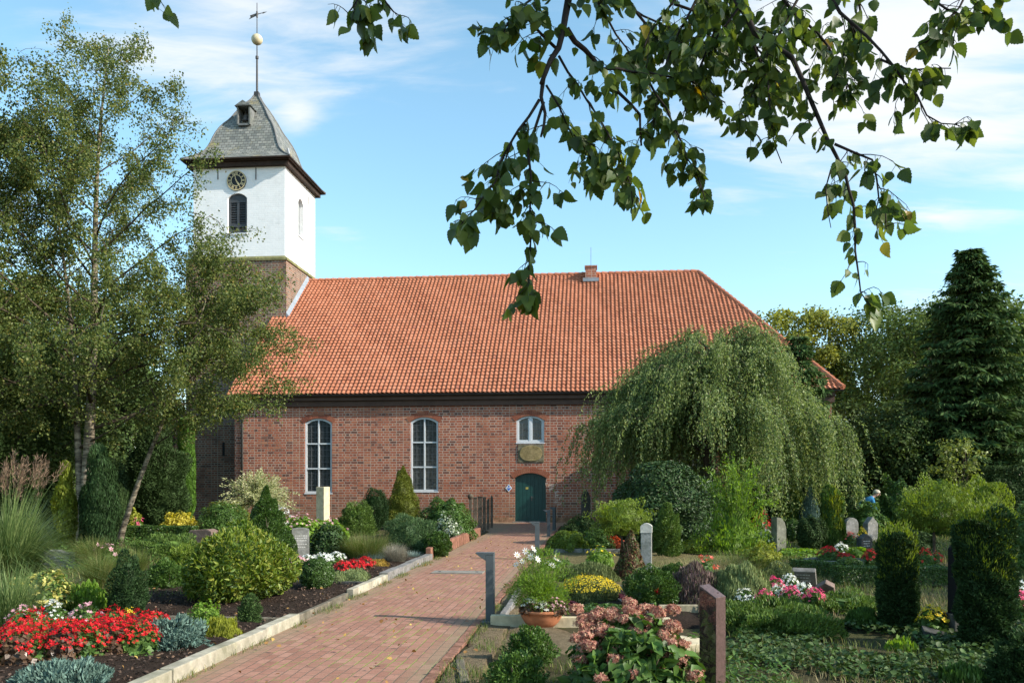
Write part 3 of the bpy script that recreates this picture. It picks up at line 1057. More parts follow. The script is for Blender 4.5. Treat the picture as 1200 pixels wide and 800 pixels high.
def tiles(origin, ax, up, width, length, u_lo, u_hi, name, parent, tw=0.205, th=0.275):
    """origin: lower left corner; ax, up: unit vectors along eave and slope; u_lo/u_hi(s): limits along eave at slope position s"""
    origin = np.array(origin, float); ax = np.array(ax, float); up = np.array(up, float)
    nrm = np.cross(ax, up)
    K = 8
    cols = int(width / tw); rows = int(length / th)
    tw = width / cols; th = length / rows
    rng = np.random.default_rng(5)
    xs = np.linspace(0, 1.06, K)
    prof = 0.030 * np.cos(2 * PI * (xs - 0.12)) + 0.006 * np.cos(4 * PI * xs)
    V = []; 
    for r in range(rows):
        s0 = r * th - 0.035; s1 = (r + 1) * th + 0.01
        for c in range(cols):
            a0 = c * tw
            lo, hi = u_lo((s0 + s1) / 2), u_hi((s0 + s1) / 2)
            if a0 + tw < lo or a0 > hi: continue
            j = rng.normal(0, 0.0035, 3)
            u = np.clip(a0 + xs * tw, lo, hi)
            lift0, lift1 = 0.062 + j[0], 0.016 + j[1]
            sag = 0.028 * np.sin(u * 0.55 + 1.0)[:, None] * math.sin(PI * (r + .5) / rows) + 0.010 * np.sin(u * 1.9 + r * .35)[:, None]
            A = nrm * sag + origin + ax * u[:, None] + up * (s0 + j[2]) + nrm * (prof + lift0)[:, None]
            B = nrm * sag + origin + ax * u[:, None] + up * s1 + nrm * (prof + lift1)[:, None]
            L = nrm * sag + origin + ax * u[:, None] + up * (s0 + j[2]) + nrm * (prof + lift0 - 0.022)[:, None]
            V.append(np.stack([L, A, B]))
    V = np.array(V)                                       # (n,3,K,3)
    n = len(V)
    base = (np.arange(n) * 3 * K)[:, None, None]
    q = []
    for row in range(2):
        for k in range(K - 1):
            a = row * K + k
            q.append([a, a + 1, a + K + 1, a + K])
    F = (base + np.array(q)[None]).reshape(-1, 4)
    me = bpy.data.meshes.new(name)
    me.vertices.add(n * 3 * K); me.vertices.foreach_set('co', V.astype(np.float32).ravel())
    me.loops.add(F.size); me.loops.foreach_set('vertex_index', F.astype(np.int32).ravel())
    me.polygons.add(len(F)); me.polygons.foreach_set('loop_start', (np.arange(len(F)) * 4).astype(np.int32))
    me.update(calc_edges=True)
    return link_mesh(me, name, parent, TILE)


def roof():
    up = Vector((0, RG_V - E_V, RG_Z - E_Z)); L = up.length; up.normalize()
    W = RU1 - RU0
    hip = lambda s: (RU1 - RU0) - (RU1 - RG_U) * s / L
    mb = MB()                                             # boarding under the tiles, all slopes
    b = -0.03
    e0, e1 = (RU0, E_V, E_Z + b), (RU1, E_V, E_Z + b)
    r0, r1 = (RU0, RG_V, RG_Z + b), (RG_U, RG_V, RG_Z + b)
    k0, k1 = (RU0, 2 * RG_V - E_V, E_Z + b), (RU1, 2 * RG_V - E_V, E_Z + b)
    mb.add([e0, e1, r1, r0], [(0, 1, 2, 3)]); mb.add([e1, k1, r1], [(0, 1, 2)]); mb.add([k1, k0, r0, r1], [(0, 1, 2, 3)])
    mb.add([e0, e1, k1, k0], [(3, 2, 1, 0)])
    rf = mb.build('roof', plain('roof boarding', (0.16, 0.06, 0.035), 0.9, 0.1, 0.2, 3), church)
    tiles((RU0, E_V, E_Z), (1, 0, 0), up, W, L, lambda s: 0, hip, 'pantiles', rf)
    # hip end
    hu = Vector((RG_U - RU1, 0, RG_Z - E_Z)); HL = hu.length; hu.normalize()
    D = 2 * (RG_V - E_V)
    tiles((RU1, E_V, E_Z), (0, 1, 0), hu, D, HL, lambda s: (D / 2) * s / HL, lambda s: D - (D / 2) * s / HL, 'pantiles', rf)
    # ridge and hip cappings: overlapping half-round tiles
    def capping(p, q, name):
        p, q = Vector(p), Vector(q)
        d = q - p; n = int(d.length / 0.36); d = d / n
        m = MB()
        for i in range(n):
            a = p + d * i - d * 0.06; c = p + d * (i + 1)
            m.tube([a + Vector((0, 0, .012)), c - Vector((0, 0, .008))], [0.125, 0.105], 10)
        return m.build(name, TILE, rf, smooth=False)
    capping((RU0, RG_V, RG_Z + 0.02), (RG_U, RG_V, RG_Z + 0.02), 'ridge_tiles')
    capping((RU1 - 0.02, E_V + 0.03, E_Z + 0.06), (RG_U, RG_V, RG_Z + 0.03), 'hip_tiles')
    # chimney
    cu = wall_pt(692.5, 320, RG_V - 0.3)[0]
    c = MB(); c.span((cu - 0.29, RG_V - 0.75, 11.9), (cu + 0.29, RG_V - 0.1, 13.16))
    c.span((cu - 0.33, RG_V - 0.79, 13.162), (cu + 0.33, RG_V - 0.06, 13.25))
    ch = c.build('chimney', BRICK, rf)
    c = MB(); c.span((cu - 0.42, RG_V - 0.84, 12.40), (cu + 0.42, RG_V - 0.755, 12.58)); c.build('chimney_flashing', LEAD, rf)
    c = MB(); c.tube([(cu, RG_V - .4, 13.24), (cu, RG_V - .4, 14.3)], 0.012, 6); c.build('lightning_rod', IRON, rf)
    # verge board on the left gable
    v = MB(); v.add([(RU0 - .03, E_V, E_Z - .16), (RU0 + .03, E_V, E_Z - .16), (RU0 + .03, E_V, E_Z + .05), (RU0 - .03, E_V, E_Z + .05),
                     (RU0 - .03, RG_V, RG_Z - .16), (RU0 + .03, RG_V, RG_Z - .16), (RU0 + .03, RG_V, RG_Z + .05), (RU0 - .03, RG_V, RG_Z + .05)],
                    [(0, 1, 2, 3), (7, 6, 5, 4), (0, 4, 5, 1), (1, 5, 6, 2), (2, 6, 7, 3), (3, 7, 4, 0)])
    v.build('verge_board', GUTTER, rf)


roof()

# ------------------------------------------------------------------ tower
TU0, TU1, TV0, TV1 = -18.08, -13.13, 5.23, 10.0
tower = thing('church_tower', 'square church tower with whitewashed belfry over red brick and a bell-shaped slate roof', 'tower')
tower.matrix_world = FRAME.copy()
ZS = 13.42; ZT = 18.2
tcu, tcv = (TU0 + TU1) / 2, (TV0 + TV1) / 2
mb = MB(); mb.span((TU0 - 0.36, TV0 - 0.1, -.4), (TU1 + 0.1, TV1 + 0.2, ZS - 0.14)); mb.build('brick_base', BRICK_OLD, tower)
mb = MB()
a, b = 0.16, 0.0
o_ = [(TU0 - .42, TV0 - a), (TU1 + a, TV0 - a), (TU1 + a, TV1 + .25), (TU0 - .42, TV1 + .25)]
i_ = [(TU0, TV0), (TU1, TV0), (TU1, TV1), (TU0, TV1)]
mb.add([(p[0], p[1], ZS - .138) for p in o_] + [(p[0], p[1], ZS - .03) for p in o_] + [(p[0], p[1], ZS + .12) for p in i_],
       [(3, 2, 1, 0)] + [(i, (i + 1) % 4, 4 + (i + 1) % 4, 4 + i) for i in range(4)] + [(4 + i, 4 + (i + 1) % 4, 8 + (i + 1) % 4, 8 + i) for i in range(4)])
mb.build('string_course', plain('mossy ledge', (0.20, 0.19, 0.09), 0.95, 0.1, 0.5, 2.2, 0, 0.5), tower)
# lower stage beside the nave
mb = MB()
su0, su1 = TU0 - 0.9, UL - 0.25
V = [(su0, 2.7, -.4), (su1, 2.7, -.4), (su1, 5.1, -.4), (su0, 5.1, -.4), (su0, 2.7, 4.75), (su1, 2.7, 4.75), (su1, 5.1, 5.6), (su0, 5.1, 5.6)]
mb.add(V, [(0, 1, 5, 4), (1, 2, 6, 5), (3, 0, 4, 7), (4, 5, 6, 7)])
st = mb.build('lower_stage', BRICK_OLD, tower)
u, z = wall_pt(262, 526, 2.7)
mb = MB(); mb.span((u - .06, 2.692, z - .33), (u + .06, 2.72, z + .33)); mb.build('slit_window', BLACK, st)


def belfry():
    mb = MB()
    lw = px_arch(267, 289.5, 226.5, 273.5, 4.2, TV0)
    lw = (lw[0], lw[1], lw[2], lw[3], 0.26)
    lo = arch_loop(*lw)
    mb.holed([(TU0, ZS), (TU1, ZS), (TU1, ZT), (TU0, ZT)], [list(reversed(lo))], lambda a, b: (a, TV0, b))
    n = len(lo)
    for i in range(n):
        a, b = lo[i], lo[(i + 1) % n]
        mb.add([(a[0], TV0, a[1]), (b[0], TV0, b[1]), (b[0], TV0 + .3, b[1]), (a[0], TV0 + .3, a[1])], [(0, 1, 2, 3)])
    # right face with its arched niche
    nl = arch_loop(tcv - 0.42, tcv + 0.42, 15.2, 17.25, 0.3)
    mb.holed([(TV0, ZS), (TV1, ZS), (TV1, ZT), (TV0, ZT)], [list(reversed(nl))], lambda a, b: (TU1, a, b))
    n = len(nl)
    for i in range(n):
        a, b = nl[i], nl[(i + 1) % n]
        mb.add([(TU1, a[0], a[1]), (TU1, b[0], b[1]), (TU1 - .22, b[0], b[1]), (TU1 - .22, a[0], a[1])], [(0, 1, 2, 3)])
    mb.holed(nl, [], lambda a, b: (TU1 - .22, a, b))
    mb.add([(TU0, TV0, ZS), (TU0, TV0, ZT), (TU0, TV1, ZT), (TU0, TV1, ZS)], [(0, 1, 2, 3)])
    mb.add([(TU0, TV1, ZS), (TU0, TV1, ZT), (TU1, TV1, ZT), (TU1, TV1, ZS)], [(0, 1, 2, 3)])
    mb.build('belfry_wall', WHITEWASH, tower)
    s = MB(); s.holed(nl, [], lambda a, b: (TU1 - .215, a, b)); s.build('niche_shade', plain('grey niche shade', (.20, .215, .22), .8, .2, .15, 4), tower)  # shade inside the niche, put in as a dark grey sheet
    s = MB(); s.span((TU1 - .05, tcv - .48, 15.12), (TU1 + .06, tcv + .48, 15.19)); s.build('niche_sill', WHITE_PAINT, tower)
    # louvre shutters
    u0, u1, z0, z1, rise = lw
    f = MB()
    f.holed(arch_loop(u0 + .01, u1 - .01, z0 + .01, z1 - .01, rise), [], lambda a, b: (a, TV0 + .2, b))
    w = f.build('louvre_window', LOUVRE, tower)
    fr = MB()
    c = (u0 + u1) / 2
    for a in (u0 + .01, c - .06, u1 - .13): fr.span((a, TV0 + .1, z0 + .02), (a + .12, TV0 + .17, z1 - .28))
    for zz in (z0 + .02, z0 + .34, z1 - .46): fr.span((u0 + .02, TV0 + .092, zz), (u1 - .02, TV0 + .098, zz + .15))
    top = arch_loop(u0 + .01, u1 - .01, z1 - .3, z1 - .01, rise)
    fr.prism(top, TV0 + .104, TV0 + .16)
    fr.build('frame', LOUVRE, w)
    sl = MB()
    for side in ((u0 + .13, c - .06), (c + .06, u1 - .13)):
        z = z0 + .52
        while z < z1 - .5:
            sl.add([(side[0], TV0 + .115, z), (side[1], TV0 + .115, z), (side[1], TV0 + .19, z + .08), (side[0], TV0 + .19, z + .08),
                    (side[0], TV0 + .115, z + .018), (side[1], TV0 + .115, z + .018), (side[1], TV0 + .19, z + .098), (side[0], TV0 + .19, z + .098)],
                   [(0, 1, 5, 4), (4, 5, 6, 7), (3, 2, 1, 0)])
            z += 0.125
    sl.build('louvre_slats', LOUVRE, w)
    sl = MB(); sl.span((u0 - .1, TV0 - .06, z0 - .1), (u1 + .02, TV0 + .25, z0 - .002)); sl.build('sill', WHITE_PAINT, w)


belfry()


def clock():
    u, z = wall_pt(277.6, 212, TV0)
    r = 0.52
    def disc(rad, v0, v1, n=48):
        return [(u + rad * math.cos(t), z + rad * math.sin(t)) for t in np.linspace(0, 2 * PI, n + 1)[:-1]]
    m = MB(); m.prism(disc(r, 0, 0), TV0 - .07, TV0 + .01)
    c = m.build('clock', BLACK, tower)
    def ring(r0, r1, v):
        q = MB(); n = 48
        A = [(u + r0 * math.cos(2 * PI * i / n), v, z + r0 * math.sin(2 * PI * i / n)) for i in range(n)]
        B = [(u + r1 * math.cos(2 * PI * i / n), v, z + r1 * math.sin(2 * PI * i / n)) for i in range(n)]
        q.add(A + B, [(i, (i + 1) % n, n + (i + 1) % n, n + i) for i in range(n)])
        return q
    ring(r - .05, r - .005, TV0 - .075).build('rim', GOLD, c)
    ring(.265, .30, TV0 - .075).build('inner_ring', GOLD, c)
    # roman hour marks as groups of strokes
    rom = ['XII', 'I', 'II', 'III', 'IIII', 'V', 'VI', 'VII', 'VIII', 'IX', 'X', 'XI']
    m = None
    def stroke(a, x0, x1, r0, r1, w):
        s, k = math.sin(a), math.cos(a)
        def P(x, rr): return (u + rr * s + x * k, TV0 - .0745, z + rr * k - x * s)
        m.add([P(x0 - w, r0), P(x0 + w, r0), P(x1 + w, r1), P(x1 - w, r1)], [(0, 1, 2, 3)])
    for h, t in enumerate(rom):
        a = 2 * PI * h / 12
        m = MB()
        wid = {'I': .034, 'V': .07, 'X': .075}
        tot = sum(wid[c_] for c_ in t); x = -tot / 2
        for c_ in t:
            xc = x + wid[c_] / 2
            if c_ == 'I': stroke(a, xc, xc, .315, .45, .012)
            elif c_ == 'V': stroke(a, xc, xc - .026, .315, .45, .010); stroke(a, xc + .001, xc + .027, .315, .45, .010)
            else: stroke(a, xc - .028, xc + .028, .315, .45, .010); stroke(a, xc + .028, xc - .028, .315, .45, .010)
            x += wid[c_]
        m.build('roman_numeral', GOLD, c)
    def hand(ang, l, w, v, name, blob):
        q = MB(); s, k = math.sin(ang), math.cos(ang)
        def P(x, rr, vv): return (u + rr * s + x * k, vv, z + rr * k - x * s)
        L = [(-.6 * w, -.12), (.6 * w, -.12), (w, l * .3), (blob, l * .7), (0, l), (-blob, l * .7), (-w, l * .3)]
        q.add([P(x, r_, v) for x, r_ in L] + [P(x, r_, v + .012) for x, r_ in L], [(0, 1, 2, 3, 4, 5, 6)] + [(i, 7 + i, 7 + (i + 1) % 7, (i + 1) % 7) for i in range(7)])
        q.build(name, GOLD, c)
    hand(2 * PI * 57.3 / 60, .47, .018, TV0 - .11, 'minute_hand', .016)
    hand(2 * PI * 4.95 / 12, .31, .024, TV0 - .095, 'hour_hand', .05)
    m = MB(); m.box((u, TV0 - .1, z), (.05, .06, .05)); m.build('clock_boss', GOLD, c)


clock()
# wall ties
for x in (255.5, 300):
    u, z = wall_pt(x, 202, TV0)
    mb = MB(); mb.span((u - .02, TV0 - .03, z - .38), (u + .02, TV0 + .01, z + .25)); mb.build('wall_tie', IRON, tower)
for q in (1.0, 3.6):
    mb = MB(); mb.span((TU1 - .01, TV0 + q - .02, 17.35), (TU1 + .03, TV0 + q + .02, 17.8)); mb.build('wall_tie', IRON, tower)
# flashing where the roof meets the tower
mb = MB()
sl = (RG_Z - E_Z) / (RG_V - E_V)
za = E_Z + (TV0 - .1 - E_V) * sl; zb = RG_Z
x = TU1 + 0.102
mb.add([(x, TV0 - .1, za + .02), (x + .15, TV0 - .1, za + .115), (x + .15, RG_V, zb + .115), (x, RG_V, zb + .3), (x, TV0 - .1, za + .3)], [(0, 1, 2, 3, 4)])
mb.build('flashing', LEAD, tower)
# eaves
mb = MB(); mb.span((tcu - 2.72, tcv - 2.64, ZT - .02), (tcu + 2.72, tcv + 2.64, ZT + .2))
mb.span((tcu - 2.86, tcv - 2.78, ZT + .202), (tcu + 2.86, tcv + 2.78, ZT + .34)); mb.build('eaves_board', DARK_WOOD, tower)


def bell_roof():
    prof = [(2.93, 18.53), (2.6, 18.74), (2.28, 19.0), (2.03, 19.28), (1.9, 19.55), (1.8, 19.82), (1.7, 20.15), (1.6, 20.42), (1.46, 20.72), (1.3, 20.98), (1.14, 21.2), (1.02, 21.4), (.86, 21.72), (.66, 22.08), (.47, 22.38), (.31, 22.6), (.2, 22.78), (.13, 22.95)]
    N = 10
    V = []; F = []
    UVs = []
    for s in range(4):
        A = PI / 2 * s
        ca, sa = math.cos(A), math.sin(A)
        b = len(V); arc = 0
        for i, (w, z) in enumerate(prof):
            if i: arc += math.hypot(w - prof[i - 1][0], z - prof[i - 1][1])
            for k in range(N + 1):
                x = -w + 2 * w * k / N; y = -w
                V.append((tcu + x * ca - y * sa, tcv + x * sa + y * ca, z)); UVs.append((x + 10 * s, arc))
        for i in range(len(prof) - 1):
            for k in range(N):
                a = b + i * (N + 1) + k
                F.append((a, a + 1, a + N + 2, a + N + 1))
    me = bpy.data.meshes.new('roof')
    me.from_pydata(V, [], F)
    me.polygons.foreach_set('use_smooth', [True] * len(F))
    lay = me.uv_layers.new(name='uv')
    li = np.empty(len(me.loops), dtype=np.int64); me.loops.foreach_get('vertex_index', li)
    lay.data.foreach_set('uv', np.array(UVs)[li].ravel())
    me.update()
    rf = link_mesh(me, 'roof', tower, SLATE)
    m = MB(); m.span((tcu - 2.93, tcv - 2.93, 18.46), (tcu + 2.93, tcv + 2.93, 18.528)); m.build('eave_edge', DARK_WOOD, rf)
    h = MB()
    for s in range(4):
        A = PI / 2 * s + PI / 4
        h.tube([(tcu + w * math.sqrt(2) * math.cos(A), tcv + w * math.sqrt(2) * math.sin(A), z + .01) for w, z in prof], 0.05, 6)
    h.build('hip_caps', GUTTER_GREY, rf, smooth=True)
    # bell dormer
    du, dz = wall_pt(287.5, 148, tcv - 1.35)
    v0 = tcv - 1.62
    d = MB()
    d.span((du - .36, v0, dz), (du - .29, tcv - .3, dz + .98)); d.span((du + .29, v0, dz), (du + .36, tcv - .3, dz + .98))
    d.span((du - .289, v0 + .01, dz - .05), (du + .289, tcv - .3, dz + .05)); d.span((du - .289, tcv - .75, dz + .05), (du + .289, tcv - .7, dz + .98))
    dm = d.build('bell_dormer', plain('dormer slate boards', (0.17, 0.175, 0.17), 0.7, 0.3, 0.3, 5), tower)
    r = MB(); r.add([(du - .45, v0 - .1, dz + .95), (du, v0 - .1, dz + 1.25), (du + .45, v0 - .1, dz + .95), (du - .45, tcv - .2, dz + .95), (du, tcv - .2, dz + 1.25), (du + .45, tcv - .2, dz + .95)],
                    [(0, 1, 4, 3), (1, 2, 5, 4), (0, 2, 1), (0, 3, 5, 2)])
    r.build('dormer_roof', SLATE, dm)
    b_ = MB(); b_.lathe([(.2, .0), (.19, .03), (.13, .12), (.11, .24), (.09, .31), (.03, .34)], 16, (du, v0 + .35, dz + .3)); b_.tube([(du, v0 + .35, dz + .6), (du, v0 + .35, dz + .95)], .03, 6)
    b_.build('clock_bell', IRON, dm, smooth=True)
    # spire
    s = MB()
    s.box((tcu, tcv, 23.02), (.3, .3, .35), 0, 0, .8)
    s.tube([(tcu, tcv, 23.1), (tcu, tcv, 25.1), (tcu, tcv, 25.12), (tcu, tcv, 28.1)], [.06, .05, .032, .02], 8)
    s.tube([(tcu, tcv, 25.03), (tcu, tcv, 25.17)], .085, 8)
    sp = s.build('spire', GUTTER, tower)
    g = MB(); zz = CAM_H + (567 - 47) / 1000 * 46.9
    g.lathe([(.02 + .285 * math.sin(t), -.285 * math.cos(t)) for t in np.linspace(0.02, PI - .02, 14)], 24, (tcu, tcv, zz)); g.build('gilt_ball', BALL_GILT, sp, smooth=True)
    w = MB(); zw = CAM_H + (567 - 18.5) / 1000 * 46.9
    P = [(-.46, -.2), (-.36, -.1), (-.40, .0), (-.06, .1), (.06, .12), (.06, .0), (-.06, -.04)]
    w.prism([(tcu + a, zw + b) for a, b in P], tcv - .012, tcv + .012)
    w.prism([(tcu + .05, zw + .04), (tcu + .32, zw + .1), (tcu + .32, zw + .06), (tcu + .56, zw + .16), (tcu + .33, zw + .15), (tcu + .33, zw + .13), (tcu + .05, zw + .08)], tcv - .01, tcv + .01)
    w.tube([(tcu, tcv, zw - .12), (tcu, tcv, zw + .2)], .05, 8)
    w.build('weather_vane', IRON, sp)
    l = MB(); l.tube([(tcu + 2.1, tcv - .6, 19.25), (tcu + 1.95, tcv - .6, 19.8)], .07, 6); l.build('roof_hatch', LEAD, rf)


GUTTER_GREY = plain('slate grey hip metal', (0.13, 0.13, 0.125), 0.6, 0.3, 0.25, 5)
bell_roof()

# heritage plaque
u, z = wall_pt(596.3, 571.5)
mb = MB()
q = 0.15
mb.prism([(0, -q * 1.15), (q, 0), (0, q * 1.15), (-q, 0)], -0.012, 0.0)
pl = place(mb.build('heritage_plaque', WHITE_ENAMEL))
pl.matrix_world = FRAME @ Matrix.Translation((u, -0.008, z))
tag(pl, 'small blue and white diamond plaque on the brick wall beside the door', 'plaque')
mb = MB()
for (a, b, s) in ((0, -.055, .075), (0, .075, .055)):
    mb.prism([(a, b - s), (a + s * .85, b), (a, b + s), (a - s * .85, b)], -0.015, -0.0125)
mb.prism([(-.1, -.01), (-.05, .03), (-.05, -.05)], -0.0152, -0.0127); mb.prism([(.1, -.01), (.05, .03), (.05, -.05)], -0.0152, -0.0127)
mb.build('blue_emblem', BLUE, pl)
# ------------------------------------------------------------------ plant toolbox
Q = 1.0


def unit(a):
    return a / np.maximum(np.linalg.norm(a, axis=-1, keepdims=True), 1e-9)


def waves(p, rng, f=1.0, n=5):
    """cheap smooth noise, about -1..1"""
    out = np.zeros(len(p))
    for _ in range(n):
        k = rng.normal(0, 1, 3); k = k / np.linalg.norm(k) * f * rng.uniform(0.6, 1.8)
        out += np.sin(p @ k * 2 * PI + rng.uniform(0, 6.28))
    return out / (n ** 0.5)


def leaf_quads(P, D, N, L, W, cup=0.15):
    """diamond leaves: base, side, tip, side"""
    S = unit(np.cross(D, N)); N2 = np.cross(S, D)
    L = np.asarray(L)[:, None]; W = np.asarray(W)[:, None]
    a = P
    m = P + D * L * 0.45 + N2 * W * cup
    t = P + D * L - N2 * L * cup * 0.5
    return np.stack([a, m + S * W * 0.5, t, m - S * W * 0.5], axis=1)


def leaf_hex(P, D, N, L, W, fold=0.25, curl=0.15):
    """bigger leaves seen close: two halves folded at the midrib (two quads each)"""
    S = unit(np.cross(D, N)); N2 = np.cross(S, D)
    L = np.asarray(L)[:, None]; W = np.asarray(W)[:, None]
    b = P
    c1 = P + D * L * 0.5
    t = P + D * L - N2 * L * curl
    f = []
    for sg in (1.0, -1.0):
        f.append(P + D * L * 0.26 + sg * S * W * 0.46 + N2 * W * fold)
        f.append(P + D * L * 0.64 + sg * S * W * 0.38 + N2 * (W * fold - L * curl * 0.3))
    return np.stack([b, c1, t, f[0], f[1], f[2], f[3]], axis=1)


HEX = [[0, 3, 4, 2, 1], [0, 1, 2, 6, 5]]


PROF = {
    'ball': lambda t: np.sqrt(np.clip(1 - (2 * t - 1) ** 2, 0, 1)),
    'dome': lambda t: np.sqrt(np.clip(1 - t ** 2, 0, 1)) * np.clip(0.8 + t * 1.2, 0, 1),
    'cone': lambda t: np.clip((1 - t) ** 0.78 * np.minimum(1, 0.85 + t * 1.5), 0, 1),
    'spire': lambda t: np.clip(np.minimum((1 - t) * 2.2, 1) ** 0.7 * np.minimum(1, 0.72 + t * 1.2), 0, 1),
    'column': lambda t: np.clip(np.minimum((1 - t) * 5 + 0.25, 1), 0, 1) * np.minimum(1, 0.8 + t),
    'drum': lambda t: np.clip(np.minimum((1 - t) * 9 + 0.6, 1), 0, 1) * np.minimum(1, 0.86 + t * .5),
    'vase': lambda t: np.clip((0.35 + 0.8 * t) * np.sqrt(np.clip(1 - t ** 6, 0, 1)), 0, 1),
    'flat': lambda t: np.clip(1 - t ** 3, 0, 1) ** 0.5,
}


def cloud(rng, n, shape, rx, ry, h, lump=0.15, lf=None, inner=0.35, z0=0.0, box=False):
    """positions and outward normals of n leaves through a plant body; boxy bodies for clipped hedges"""
    lf = lf or 1.6 / max(rx, ry, h * 0.5)
    if box:
        # faces of a clipped block
        A = np.array([h * rx * 2, h * rx * 2, h * ry * 2, h * ry * 2, 4 * rx * ry]); A = A / A.sum()
        f = rng.choice(5, n, p=A)
        a = rng.uniform(-1, 1, n); b = rng.uniform(-1, 1, n); dpt = rng.random(n) ** 2 * inner
        x = np.where(f < 2, a * rx, np.where(f == 2, rx, -rx)); x = np.where(f == 4, a * rx, x)
        y = np.where(f == 0, -ry, np.where(f == 1, ry, a * ry)); y = np.where(f == 4, b * ry, y)
        z = np.where(f == 4, h, (b * 0.5 + 0.5) * h)
        No = np.zeros((n, 3)); No[:, 1] = np.where(f == 0, -1, np.where(f == 1, 1, 0)); No[:, 0] = np.where(f == 2, 1, np.where(f == 3, -1, 0)); No[:, 2] = np.where(f == 4, 1, 0)
        P = np.stack([x, y, z], 1)
        P -= No * (dpt * min(rx, ry, h))[:, None]
        P += No * (waves(P, rng, lf) * lump * min(rx, ry))[:, None]
        P[:, 2] = np.maximum(P[:, 2], 0.0) + z0
        return P, No
    pf = PROF[shape]
    t = rng.random(n * 3); keep = rng.random(n * 3) < (pf(t) * 0.9 + 0.12)
    t = t[keep][:n]
    while len(t) < n:
        t = np.concatenate([t, rng.random(n - len(t))])
    r = pf(t); ph = rng.uniform(0, 2 * PI, n)
    rho = 1 - inner * rng.random(n) ** 1.8
    # caps: fill the top
    e = 1e-3
    dr = (pf(np.clip(t + e, 0, 1)) - pf(np.clip(t - e, 0, 1))) / (2 * e)
    No = np.stack([np.cos(ph), np.sin(ph), np.clip(-dr * (rx + ry) / 2 / h, -1.5, 6)], 1); No = unit(No)
    x = rx * r * rho * np.cos(ph); y = ry * r * rho * np.sin(ph); z = h * t
    P = np.stack([x, y, z], 1)
    k = 1 + lump * waves(P, rng, lf)
    c = np.array([0, 0, h * 0.4])
    P = c + (P - c) * k[:, None]
    P[:, 2] = np.maximum(P[:, 2], 0.01) + z0
    return P, No


def core_mesh(rng, shape, rx, ry, h, s=0.72, z0=0.0, box=False):
    """rough twiggy inner mass so that no light leaks straight through dense shrubs"""
    if box:
        return None
    n, m = 14, 9
    ts = np.linspace(0.02, 0.94, m); ph = np.linspace(0, 2 * PI, n, endpoint=False)
    V = []
    for t in ts:
        r = float(PROF[shape](np.array([t]))[0])
        for p in ph:
            k = s * (1 + 0.14 * rng.normal())
            V.append((rx * r * k * math.cos(p), ry * r * k * math.sin(p), z0 + h * t * (0.9)))
    V = np.array(V)
    F = []
    for i in range(m - 1):
        for j in range(n):
            a, b = i * n + j, i * n + (j + 1) % n
            F.append((a, b, b + n, a + n))
    return V[np.array(F)]


def orient(rng, No, mode, jit=0.5):
    n = len(No)
    J = rng.normal(0, 1, (n, 3))
    Z = np.array([0, 0, 1.0])
    if mode == 'out':            # needles, sprays: point outward and up
        D = unit(No * 0.9 + Z * 0.55 + J * jit); N = unit(np.cross(D, rng.normal(0, 1, (n, 3))))
    elif mode == 'up':
        D = unit(No * 0.3 + Z * 1.2 + J * jit * 0.6); N = unit(No + J * 0.5)
    elif mode == 'droop':
        D = unit(No * 0.5 - Z * 0.9 + J * jit); N = unit(No + J * 0.5 + Z * .3)
    else:                        # 'broad': blades face outward and skyward
        N = unit(No * 0.7 + Z * 0.5 + J * jit); T = rng.normal(0, 1, (n, 3)) + No * 0.5
        D = unit(T - N * np.sum(T * N, axis=1, keepdims=True))
    return D, N


def foliage(name, parent, rng, mat, n, shape, rx, ry, h, L, W, mode='broad', lump=0.15, lf=None, inner=0.35, z0=0.0, jit=0.5, hexleaf=False, core=0.72, box=False, off=(0, 0), cap=None):
    n = int(n * Q)
    P, No = cloud(rng, n, shape, rx, ry, h, lump, lf, inner, z0, box)
    D, N = orient(rng, No, mode, jit)
    sc = rng.uniform(0.65, 1.25, n)
    P = P - D * (L * 0.4 * sc)[:, None]
    P[:, 0] += off[0]; P[:, 1] += off[1]
    P[:, 2] = np.maximum(P[:, 2], 0.005)
    extra = []
    if core and not box:
        c = core_mesh(rng, shape, rx, ry, h, core, z0)
        c[:, :, 0] += off[0]; c[:, :, 1] += off[1]
        extra.append((c, 4, 0))
    if hexleaf:
        return quads_mesh(name, leaf_hex(P, D, N, L * sc, W * sc), HEX, mat, parent, extra=extra)
    return quads_mesh(name, leaf_quads(P, D, N, L * sc, W * sc), 4, mat, parent, extra=extra)


def stems(parent, rng, n, r, h, thick=0.012, m=None, name='stem', off=(0, 0), spread=0.8):
    mb = MB()
    for i in range(n):
        a = rng.uniform(0, 2 * PI); b = rng.uniform(0.0, 0.25) * r; e = rng.uniform(0.3, spread) * r
        p0 = Vector((off[0] + b * math.cos(a), off[1] + b * math.sin(a), -0.03))
        p1 = Vector((off[0] + e * math.cos(a), off[1] + e * math.sin(a), h * rng.uniform(0.6, 0.9)))
        mid = (p0 + p1) / 2 + Vector((rng.normal(0, .06) * r, rng.normal(0, .06) * r, 0.05 * h))
        mb.tube([p0, mid, p1], [thick, thick * 0.75, thick * 0.35], 5)
    return mb.build(name, m or BARK, parent, smooth=True)


_seed = [100]


